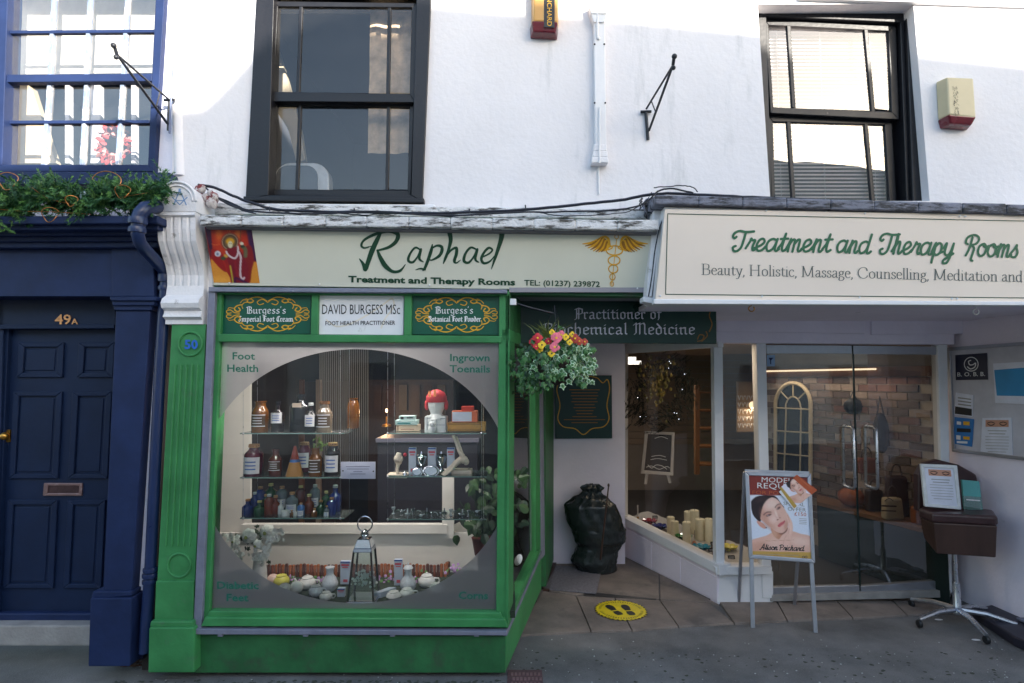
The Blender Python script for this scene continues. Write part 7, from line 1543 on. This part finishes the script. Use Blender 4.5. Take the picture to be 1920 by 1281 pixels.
for (x, yb_, w_, h_, lab) in ((1258,1002,14,32,'short cream pillar candle, farthest left of the candle group'),(1266,1008,13,30,'cream pillar candle just right of the farthest left one'),(1288,1018,15,38,'short wide cream candle in front of the tall ones'),(1292,998,17,38,'tall cream candle at the back of the group, left one'),(1303,1000,17,42,'tallest cream candle at the back of the group'),
     (1313,1012,18,38,'wide cream candle right of the tallest'),(1330,1016,15,42,'cream candle at the right end of the group')):
    b = SD.pt(x, yb_, 0); s_ = (b.y+D)/F; mb = MB(); t = thing('pillar_candle', lab, 'candle', b, 'cream pillar candles'); r_ = w_*s_/2
    mb.lathe(b, [(r_,0),(r_,h_*s_*.97),(r_*.85,h_*s_),(r_*.6,h_*s_*.98),(.001,h_*s_*.97)], 18); build('wax', mb, wax, t, smooth=True); mb = MB(); mb.tube([b+Vector((0,0,h_*s_*.96)), b+Vector((.001,0,h_*s_*1.05))], .0015, 5); build('wick', mb, pblack, t)
for (x, y, col, lab) in ((1218,980,C(150,30,44),'red glass flower tealight holder on the white cloth'),(1238,990,C(36,44,120),'dark blue glass flower tealight holder on the white cloth'),(1315,1030,C(30,130,160),'turquoise glass flower tealight holder near the corner post'),(1282,1010,C(40,120,60),'green glass leaf shaped tealight holder in front of the candles'),(1366,1030,C(214,200,90),'yellow flower tealight holder in the narrow front pane')):
    b = SD.pt(x, y+3, 0); m_ = mat('holder_%d' % x, col, .2, .1, 20, coat=.5); t = thing('tealight_holder', lab, 'tealight holder', b, 'flower shaped tealight holders'); 
    for k in range(9): a_ = 2*math.pi*k/9; mb = MB(); leaf(mb, b+Vector((.05*math.cos(a_), .05*math.sin(a_), .035)), .075, Vector((-math.cos(a_)*.5,-math.sin(a_)*.5,1)), Vector((math.cos(a_),math.sin(a_),.6)), 0, petal); build('petal', mb, m_, t)
    mb = MB(); mb.lathe(b, [(.02,0),(.024,.02),(.02,.03)], 12); build('cup', mb, m_, t, smooth=True)
t = thing('candlestick', 'brass candlestick with thin white candle at the far end of the angled window', 'candlestick', SD.pt(1196,975,0)); b = SD.pt(1196,975,0); mb = MB(); mb.lathe(b, [(.03,0),(.028,.006),(.008,.012),(.012,.03),(.014,.036)], 14); build('base', mb, brass, t, smooth=True); mb = MB(); mb.tube([b+Vector((0,0,.03)), b+Vector((0,0,.16))], .008, 8); build('candle', mb, BG['white'], t, smooth=True)
for i, (x, y) in enumerate(((1228,972),(1330,1003),(1334,1012),(1338,1022),(1334,1034),(1371,1048),(1264,1000))):
    b = SD.pt(x, y, 0); mb = MB(); mb.hexa([b+Vector((-.03,0,.03)),b+Vector((-.03,-.012,0)),b+Vector((.03,-.012,0)),b+Vector((.03,0,.03))], [b+Vector((-.03,.003,.03)),b+Vector((-.03,-.009,0)),b+Vector((.03,-.009,0)),b+Vector((.03,.003,.03))])
    t = thing('price_ticket', 'small black price ticket ' + ('behind the red flower holder','highest of the stack by the corner post','second in the stack by the corner post','third in the stack by the corner post','lowest of the stack by the corner post','in the narrow front pane','beside the farthest left candle')[i], 'price ticket', b, 'black price tickets'); build('card', mb, pblack, t)
    mb = MB(); 
    for k in range(2): mb.box(b.x-.022, b.x+.022, b.y-.012+k*.004, b.y-.011+k*.004, b.z+.008+k*.009, b.z+.011+k*.009)
    build('chalk_marks', mb, pwhite, t)
mb = MB(); b = SD.pt(1302,1024,0); mb.ball(b+Vector((0,0,.02)), .02,.015,.03); single('figurine', mb, mat('terracotta', C(186,120,90), .6), 'small terracotta figurine among the candles', 'figurine', smooth=True)
mb = MB(); b = SD.pt(1308,1010,.0); mb.box(b.x-.03,b.x+.02,b.y-.01,b.y,b.z,b.z+.08); single('grey_slab_card', mb, mat('grey_brown_card', C(110,98,96), .7), 'grey brown card standing between the candles', 'card')
# chalkboard on small easel
YC = 2.35
t = thing('chalkboard', 'small chalkboard in a white frame on an easel behind the angled window', 'chalkboard', P(1235,905,YC))
qo, qi = [(1210,809),(1265,811),(1262,892),(1202,888)], [(1215,814),(1260,816),(1257,886),(1208,882)]
mb = MB(); frame(mb, qo, qi, YC, .02); build('frame', mb, mat('greyish_white_wood', C(190,186,186), .6), t, bevel=.002); mb = MB(); mb.px4(qi, YC+.01, .006); build('slate', mb, mat('slate', C(38,36,38), .7, .3, 10), t)
for p4 in ([(1211,888),(1216,888),(1213,908),(1208,908)],[(1250,890),(1255,890),(1259,906),(1254,906)]): mb = MB(); mb.px4(p4, YC+.02, .02); build('leg', mb, MATS['greyish_white_wood'], t)
pen = Pen(surfY(YC+.01), .001)
for st in ([(1228,822),(1240,819),(1252,823)],[(1222,856),(1236,854),(1248,857)],[(1220,862),(1234,860),(1250,863)],[(1212,876),(1222,874),(1236,880),(1250,875),(1256,878)],[(1215,872),(1222,878),(1230,872),(1242,874),(1250,880)]): pen.stroke(st, 1, 0)
build('chalk_drawing', pen.mb, pwhite, t)
# dark wreath with lights and yellow flowers, hanging inside the angled window
YWt = 2.2; t = thing('lit_wreath', 'large dark fir wreath with tiny white lights hanging in the angled window', 'wreath', P(1238,740,YWt)); mb = MB()
for k in range(420):
    a = RND.uniform(0,6.28); r_ = RND.gauss(50,11); c = P(1238+r_*math.cos(a), 738+r_*1.08*math.sin(a), YWt+RND.uniform(-.06,.06)); sprig(mb, c, Vector((-math.sin(a)+RND.uniform(-.6,.6),RND.uniform(-.6,.1),math.cos(a)+RND.uniform(-.6,.6))), .08, 22, 0, .006, .03)
build('foliage', mb, mat('dark_fir', C(20,28,22), .7, .4, 20), t)
mb = MB()
for k in range(160): leaf(mb, P(1232+RND.gauss(0,15), 712+RND.gauss(0,26), YWt-.05+RND.uniform(-.05,.05)), .035, Vector((RND.uniform(-1,1),-1,.2)), Vector((RND.uniform(-.3,.3),0,1)), k % 2, pl_)
build('dried_stems', mb, [mat('olive_dried', C(92,88,44), .7, .3, 20), mat('mustard_dried', C(124,108,48), .7, .3, 20)], t)
for k in range(10):
    a = RND.uniform(0,6.28); r_ = RND.uniform(40,62); mb = MB(); mb.ball(P(1238+r_*math.cos(a), 738+r_*1.08*math.sin(a), YWt-.09), .0028, seg=6); build('fairy_light', mb, emis('fairy_glow', (.8,.88,1,1), 1.2) if k == 0 else bpy.data.materials['fairy_glow'], t)
# mirror / arched window frame leaning on the brick wall
SBk = Surf(BW0+bn*.02, BW1+bn*.02, BW0+bn*.02+Vector((0,0,1))); am = mat('arched_frame_paint', C(214,196,160), .5, .1, 20)
t = thing('arched_mirror', 'cream arched window style mirror with glazing bars on the brick wall', 'mirror', SBk.pt(1487,900,.02)); 
def arcp(cx_, cy_, rx_, ry_, n_=20): return [(cx_+rx_*math.cos(math.pi*i/n_), cy_-ry_*math.sin(math.pi*i/n_)) for i in range(n_+1)]
outl = [(1520,900)]+arcp(1487,760,33,42)+[(1454,900)]
mb = MB(); mb.tube([SBk.pt(x,y,.03) for x, y in outl], .022, 8); build('frame', mb, am, t, smooth=True)
for st in ([(1470,895),(1474,764)],[(1500,897),(1502,764)],[(1455,765),(1520,768)],[(1456,808),(1520,812)],[(1457,850),(1520,856)]): mb = MB(); mb.tube([SBk.pt(x,y,.03) for x, y in st], .009, 6); build('glazing_bar', mb, am, t)
mb = MB(); mb.tube([SBk.pt(x,y,.03) for x, y in arcp(1487,764,14,20,10)], .009, 6); build('glazing_bar', mb, am, t)
for st in ([(1477,748),(1462,732)],[(1487,744),(1487,720)],[(1497,748),(1512,734)]): mb = MB(); mb.tube([SBk.pt(x,y,.03) for x, y in st], .008, 6); build('glazing_bar', mb, am, t)
mb = MB(); mb.prism([SBk.pt(x,y,.015) for x, y in outl], -bn*.01); build('glass', mb, mat('mirror_glass', C(40,34,32), .15, .02, 3, metal=.9), t)
# jewellery rack at the far end
t = thing('jewellery_rack', 'white rack of hanging jewellery at the far end of the shop', 'rack', P(1400,805,4.0)); mb = MB(); mb.px(1382,716,1418,810,4.05,.03); build('board', mb, mat('beige_rack', C(160,136,110), .7), t)
for r in range(5):
    for k in range(5): mb = MB(); x = 1384+k*7; y = 742+r*13; mb.tube([P(x,y,3.98),P(x+2.2,y+8,3.96),P(x+4.6,y,3.98)], .006, 5); build('necklace', mb, BG['white'], t)
# green topped bench with bags, pumpkin
Zb = .57
def BP(px_, off, z=None):
    q = SBk.pt(px_, 712, off); q.z = Zb if z is None else z; return q
t = thing('display_bench', 'low bench with dark green cloth along the brick wall', 'bench', BP(1640,.2,0))
bm = MB(); bq = [BP(1524,.30), BP(1524,.02), BP(1752,.02), BP(1762,.26)]; bm.prism(bq, (0,0,-.035)); build('top', bm, mat('wooden_bench_top', C(120,84,52), .6), t)
bm = MB(); bm.prism([p+Vector((0,0,-.038)) for p in bq], (0,0,-(Zb-.06))); build('cloth', bm, mat('dark_green_cloth', C(14,32,28), .9, .2, 8), t)
pum = mat('pumpkin', C(150,78,34), .5, .15, 12)
def pumpkin(c, r_, lab):
    t = thing('pumpkin', lab, 'pumpkin', c); vs = []; fs = []; sg_, rg_ = 32, 12
    for i in range(rg_+1):
        f = math.pi*i/rg_
        for k in range(sg_): a = 2*math.pi*k/sg_; rr_ = r_*math.sin(f)*(1+.06*math.cos(8*a))+.001; vs.append(c+Vector((rr_*math.cos(a), rr_*math.sin(a), r_*.82*(1-math.cos(f)*.96))))
    for i in range(rg_):
        for k in range(sg_): fs.append((i*sg_+k, i*sg_+(k+1)%sg_, (i+1)*sg_+(k+1)%sg_, (i+1)*sg_+k))
    mb = MB(); mb.add(vs, fs); build('body', mb, pum, t, smooth=True); mb = MB(); mb.tube([c+Vector((0,0,r_*1.55)), c+Vector((.01,0,r_*1.9))], .012, 6); build('stalk', mb, darkwood, t)
pumpkin(BP(1588,.16), .115, 'large orange pumpkin at the left end of the green bench')
def bag(c, w_, h_, col, lab, nm='handbag', d=.08):
    t = thing(nm, lab, 'bag', c, 'bags on the display bench'); mb = MB(); mb.hexa([c+Vector((-w_*.45,-d/2,h_)),c+Vector((-w_*.5,-d/2,0)),c+Vector((w_*.5,-d/2,0)),c+Vector((w_*.42,-d/2,h_))], [c+Vector((-w_*.45,d/2,h_)),c+Vector((-w_*.5,d/2,0)),c+Vector((w_*.5,d/2,0)),c+Vector((w_*.42,d/2,h_))]); build('body', mb, col, t, bevel=.02)
    mb = MB(); mb.tube([c+Vector((-w_*.25,-.01,h_))]+[c+Vector((-w_*.25*math.cos(math.pi*k/8),-.01,h_+.10*math.sin(math.pi*k/8))) for k in range(1,8)]+[c+Vector((w_*.25,-.01,h_))], .006, 6); build('handle', mb, darkwood, t, smooth=True); return t
t = bag(BP(1663,.22), .17, .19, mat('kraft_bag', C(178,160,130), .7), 'pale bag with dark printed words near the glass door', 'printed_bag')
yb_ = t.location.y-.04; pen = Pen(surfY(yb_), .003); c = t.location; fy = (yb_+D); fx = lambda x: CX+x/fy*F; fz = lambda z: HOR-(z-H)/fy*F
x_, z_ = fx(c.x), fz(c.z+.09)
pen.stroke([(x_-13,z_-3),(x_+13,z_-2)], 3, 0, sm=False); pen.stroke([(x_-13,z_+6),(x_+13,z_+7)], 2.2, 0, sm=False); pen.stroke([(x_-8,z_-12),(x_,z_-17),(x_+8,z_-12)], 1.4, 0); build('print', pen.mb, darkwood, t)
bag(BP(1712,.15), .12, .15, mat('amber_box', C(150,84,36), .5), 'small orange brown bag at the right end of the bench')
bag(BP(1630,.10), .16, .20, mat('dark_brown_bag', C(52,36,32), .5), 'dark brown handbag between the pumpkin and the printed bag')
bag(BP(1672,.07), .19, .36, mat('plum_bag', C(66,42,40), .5), 'taller plum brown bag behind the printed bag')
bag(BP(1618,.07,Zb+.33), .20, .15, mat('orange_pouch', C(120,58,38), .5), 'orange pouch hanging on the bricks above the pumpkin')
t = thing('handbag', 'dark tapered bag hanging by a strap on the brick wall', 'bag', SBk.pt(1655,860,.05)); mb = MB(); c = SBk.pt(1652,812,.07); mb.ball(c, .07,.05,.19); mb.tube([c+Vector((-.04,0,.12)), c+Vector((0,0,.34)), c+Vector((.04,0,.12))], .008, 6); build('body', mb, pblack, t, smooth=True)
t = thing('handbag', 'small dark bag hanging on the bricks right of the arched mirror', 'bag', SBk.pt(1602,780,.05)); mb = MB(); c = SBk.pt(1600,762,.06); mb.ball(c, .10,.04,.08); mb.tube([c+Vector((-.05,0,.04)), c+Vector((0,0,.14)), c+Vector((.05,0,.04))], .006, 6); build('body', mb, pblack, t, smooth=True)
# ceiling lamps of the right shop
warm = emis('warm_lamp', (1,.78,.5,1), .4); coolm = emis('tube_lamp', (1,.93,.8,1), .9)
def lampobj(nm, lab, c, geo, e, col, size, cat='lamp', grp=None, rot=None, mt=warm):
    t = thing(nm, lab, cat, c, grp); build('bulb', geo, mt, t)
    l = bpy.data.lights.new('lamp_light', 'AREA'); l.energy = e; l.size = size; l.color = col; o = link(bpy.data.objects.new('lamp_light', l)); o.parent = t; o.location = (0,0,-.03); return t, o
for (x, y, lab) in ((1357,643,'recessed spotlight in the soffit just right of the corner post'),(1397,649,'recessed spotlight in the soffit left of the glass door')):
    c = P(x,y,1.5 if x < 1380 else 1.9); mb = MB(); mb.lathe(c, [(.03,0),(.03,.006)], 14); t, o = lampobj('spotlight', lab, c, mb, .8, (1,.8,.55), .06, 'spotlight', 'recessed spotlights'); mb = MB(); mb.lathe(c+Vector((0,0,.006)), [(.042,0),(.044,.008)], 16); build('rim', mb, whitep, t)
c = P(1187,680,3.6); mb = MB(); mb.box(c.x-.10,c.x+.10,c.y,c.y+.05,c.z-.02,c.z+.02); mb.box(c.x-.10,c.x+.10,c.y+.3,c.y+.35,c.z+.04,c.z+.08); lampobj('strip_light', 'bright strip light on the ceiling seen at top left of the angled window', c, mb, 2.4, (1,.92,.8), .3, 'strip light', mt=coolm)
c = (BW0+BW1)/2+bn*.16; c.z = 1.86; mb = MB(); a_ = BW0+bd*.1+bn*.10; b_ = BW1-bd*.5+bn*.10; a_.z = b_.z = 1.90; mb.tube([a_, b_], .010, 6); t, o = lampobj('strip_light', 'hidden warm strip light under the wooden pelmet washing the brick wall', c, mb, .8, (1,.8,.62), .3, 'strip light', mt=warm)
o.data.shape = 'RECTANGLE'; o.data.size = bl*.8; o.data.size_y = .05; o.rotation_euler = (0,0,ang)
c = P(1412,760,3.9); mb = MB(); mb.ball(c, .05); lampobj('globe_lamp', 'small round glowing lamp beside the jewellery rack', c, mb, .6, (1,.75,.5), .1, mt=emis('globe_glow', (1,.7,.4,1), .35))
# small sticker on the door glass
t = thing('door_sticker', 'small blue and white square sticker at top left of the glass doors', 'sticker', P(1444,688,YD)); mb = MB(); mb.px(1438,666,1453,687,YD-.003,.002); build('sheet', mb, mat('pale_blue_sheet', C(150,176,206), .5), t); pen = Pen(surfY(YD-.003), .001); pen.poly([(1441,671),(1450,671),(1446,676),(1446,683),(1444,683),(1444,676)], 0); build('print', pen.mb, mat('navy_print', C(24,34,84), .5), t)
# ================================================================== noticeboard on the right porch wall
t = thing('noticeboard', 'grey metal framed noticeboard on the right porch wall', 'noticeboard', S3.pt(1850,860,.01))
nb = [(1777,652),(1990,636),(1990,872),(1787,847)]
f = [S3.pt(*p,.018) for p in nb]; sn = S3.n; mb = MB(); mb.hexa([f[0],f[3],f[2],f[1]], [p-sn*.015 for p in (f[0],f[3],f[2],f[1])]); build('board', mb, mat('board_grey_white', C(196,192,198), .4), t)
o_ = f; i_ = [S3.pt(*p,.018) for p in ((1783,658),(1984,643),(1984,864),(1792,841))]; mb = MB()
for a in range(4): b = (a+1) % 4; g = [o_[a], i_[a], i_[b], o_[b]]; mb.hexa([p+sn*.012 for p in g], g)
build('frame', mb, alu, t, bevel=.003)
def sheet(pts, col, lab, nm='notice', cat='notice'):
    f = [S3.pt(*p,.024) for p in pts]; lo = f[3]; t = thing(nm, lab, cat, lo, 'sheets on the noticeboard'); mb = MB(); mb.hexa([f[0],f[3],f[2],f[1]], [p-sn*.003 for p in (f[0],f[3],f[2],f[1])]); build('sheet', mb, col, t); return t
pen = Pen(S3, .026)
t = sheet([(1791,666),(1850,662),(1852,712),(1792,713)], mat('navy_sheet', C(30,32,56), .4), 'navy card with ringed emblem and letters B.O.B.B. on the noticeboard')
pen.ring(1821,683,13,13,1.6,0); pen.stroke([(1814,688),(1820,692),(1828,688),(1829,681),(1824,684),(1818,684),(1816,678),(1820,676)], 2, 0); pen.text('B. O. B. B.', 1795,706,1847,705,8, bold=.01); build('print', pen.mb, pwhite, t)
t = sheet([(1862,682),(1990,674),(1990,760),(1866,756)], mat('white_sheet', C(222,222,232), .4), 'large white sheet with bright blue panel at the right edge of the noticeboard'); pen = Pen(S3, .026); pen.poly([(1864,694),(1990,684),(1990,744),(1869,742)], 0); build('print', pen.mb, mat('blue_panel', C(44,140,190), .4), t)
t = sheet([(1792,736),(1825,741),(1823,782),(1789,777)], mat('white_sheet', C(222,222,232), .4), 'small white leaflet with grey print above the blue one'); pen = Pen(S3, .026); 
for i in range(3): pen.stroke([(1797,746+i*6),(1820,749+i*6)], 2.4, 0, sm=False)
pen.poly([(1791,762),(1822,767),(1822,780),(1790,776)], 1); build('print', pen.mb, [MATS['poster_grey_text'], pblack], t)
t = sheet([(1790,782),(1826,786),(1822,838),(1788,832)], mat('blue_leaflet', C(44,116,180), .4), 'blue leaflet covered in small pictures, lowest left on the noticeboard'); pen = Pen(S3, .026)
for (x, y, w_, h_, m) in ((1794,790,8,6,0),(1806,790,12,7,1),(1794,803,26,7,2),(1793,816,8,8,0),(1806,818,12,6,1),(1794,827,20,4,0)): pen.poly([(x,y),(x+w_,y+1),(x+w_,y+h_+1),(x,y+h_)], m)
build('print', pen.mb, [pwhite, gold, pblack], t)
t = sheet([(1842,784),(1896,783),(1899,862),(1838,852)], mat('white_sheet', C(222,222,232), .4), 'white letter with a photo of closed eyes on the noticeboard')
def eyes_print(S_, mp, off):
    pen = Pen(S_, off); pen.poly([mp(.12,.05),mp(.88,.05),mp(.88,.22),mp(.12,.22)], 0)
    for x in (.3,.7): pen.stroke([mp(x-.12,.13),mp(x,.10),mp(x+.12,.13)], 1.6, 1); pen.stroke([mp(x-.1,.16),mp(x,.185),mp(x+.1,.16)], 1.8, 1)
    for i, hw in enumerate((.3,.26,.38,.38,.38,.38,.36,.3)): pen.stroke([mp(.5-hw,.32+i*.075),mp(.5+hw,.32+i*.075)], 1.4 if i < 2 else .8, 2, sm=False)
    return pen.mb
build('print', eyes_print(S3, lambda u, v: (1841+57*u, 784+74*v+2*u*v), .026), [MATS['skin_shade_print'], MATS['hair_print'], MATS['poster_grey_text']], t)
# ================================================================== beauty chair used as a stand
YCh = .78; lea = mat('brown_leather', C(62,38,38), .35, .2, 12, .2, 30, coat=.2)
t = thing('salon_stool', 'dark brown leather salon stool on a wheeled star base by the porch wall', 'stool', PG(1792,1128,0))
mb = MB(); 
tpz = lambda x, y, Y: P(x, y, Y)
A_ = [P(1724,950,YCh), P(1870,966,YCh-.12), P(1868,1044,YCh-.12), P(1722,1000,YCh)]
zt0 = A_[0].z; ctr = P(1798,1000,YCh+.05)
top_ = [P(1722,956,YCh+.06), P(1748,964,YCh-.10), P(1871,966,YCh-.20), P(1862,950,YCh+.02), P(1740,946,YCh+.25)]
zz = sum(p.z for p in top_)/5
tp = [Vector((p.x, p.y, zz)) for p in top_]; zb_ = P(1800,1040,YCh-.1).z
mb.prism(tp, (0,0,-.07)); build('seat', mb, lea, t, bevel=.02, seg=3)
mb = MB(); lw = [Vector((p.x*.97+ctr.x*.03, p.y*.97+ctr.y*.03, zz-.07)) for p in tp]; lb_ = [Vector((p.x*.9+ctr.x*.1, p.y*.9+ctr.y*.1, zb_)) for p in tp]; lb_[0].z += .08; lb_[4].z += .09
mb.add(lw+lb_, [(0,1,2,3,4),(9,8,7,6,5)]+[(i, i+5, (i+1)%5+5, (i+1)%5) for i in range(5)]); build('seat_box', mb, darkwood, t, bevel=.008)
mb = MB(); mb.prism([P(x,y,YCh+.22) for x, y in ((1722,960),(1722,890),(1732,870),(1760,862),(1800,872),(1832,890),(1840,920),(1845,962))], (0,.07,0)); build('backrest', mb, lea, t, bevel=.02, seg=3)
pb = PG(1793,1110,0); pb.y = YCh; pb.x = P(1793,1100,YCh).x; pb.z = 0
mb = MB(); mb.lathe(pb, [(.035,.08),(.038,.10),(.026,.12),(.024,.30),(.014,.302),(.014,zb_+.02)], 16); build('pole', mb, steel, t, smooth=True)
for k, a in enumerate((200,268,340,30,120)):
    a = math.radians(a+ -8); e = pb+Vector((.34*math.cos(a), .34*math.sin(a), .065)); mb = MB(); mb.tube([pb+Vector((0,0,.11)), pb+Vector((.17*math.cos(a),.17*math.sin(a),.105)), e], [.022,.018,.013], 8); lg = build('leg', mb, steel, t, smooth=True)
    mb = MB(); mb.lathe(e+Vector((-.012,0,-.032)), [(.024,0),(.028,.006),(.028,.018),(.024,.024)], 14, axis=Matrix.Rotation(math.radians(90),3,'Y')); build('castor', mb, pblack, lg, smooth=True)
# framed notice and leaflet holder on the stool
YN = YCh-.02; f4 = [(1727,870),(1795,873),(1803,956),(1735,950)]; i4 = [(1733,876),(1789,879),(1797,950),(1741,945)]
t = thing('framed_notice', 'white framed notice with a photo of closed eyes standing on the brown stool', 'picture frame', P(1768,954,YN)); mb = MB(); frame(mb, f4, i4, YN, .02); build('frame', mb, BG['white'], t, bevel=.003); mb = MB(); mb.px4(i4, YN+.01, .004); build('paper', mb, mat('white_sheet', C(222,222,232), .4), t)
build('print', eyes_print(surfY(YN+.01), lambda u, v: (1733+(56)*u+8*v, 876+3*u+69*v), .001), [MATS['skin_shade_print'], MATS['hair_print'], MATS['poster_grey_text']], t)
t = thing('leaflet_holder', 'clear holder of teal leaflets standing beside the framed notice', 'leaflets', P(1823,958,YN)); mb = MB(); mb.px4([(1804,900),(1836,903),(1843,958),(1809,955)], YN+.03, .015); build('leaflets', mb, mat('teal_leaflet', C(96,170,164), .4), t); mb = MB(); mb.px4([(1806,930),(1840,932),(1844,960),(1809,957)], YN+.01, .006); build('holder', mb, shelfglass, t); mb = MB(); mb.ball(P(1824,938,YN), .006, seg=8); mb.px4([(1812,936),(1838,938),(1838,940),(1812,938)], YN+.005, .002); build('print', mb, pwhite, t)
# dark base at lower right
t = thing('banner_base', 'heavy dark plastic base lying on the tarmac at the right edge', 'base', PG(1880,1230,0)); mb = MB(); q = [PG(1822,1160,0),PG(1900,1212,0),PG(2010,1262,0),PG(2080,1180,0),PG(1900,1140,0)]
mb.prism(q, (0,0,.07)); build('slab', mb, mat('dark_plastic', C(40,38,50), .45, .15, 20), t, bevel=.015, seg=3); mb = MB(); c = PG(1925,1158,.1); mb.box(c.x-.05,c.x+.05,c.y-.05,c.y+.03,.075,.09); build('plate', mb, lead, t, bevel=.004)
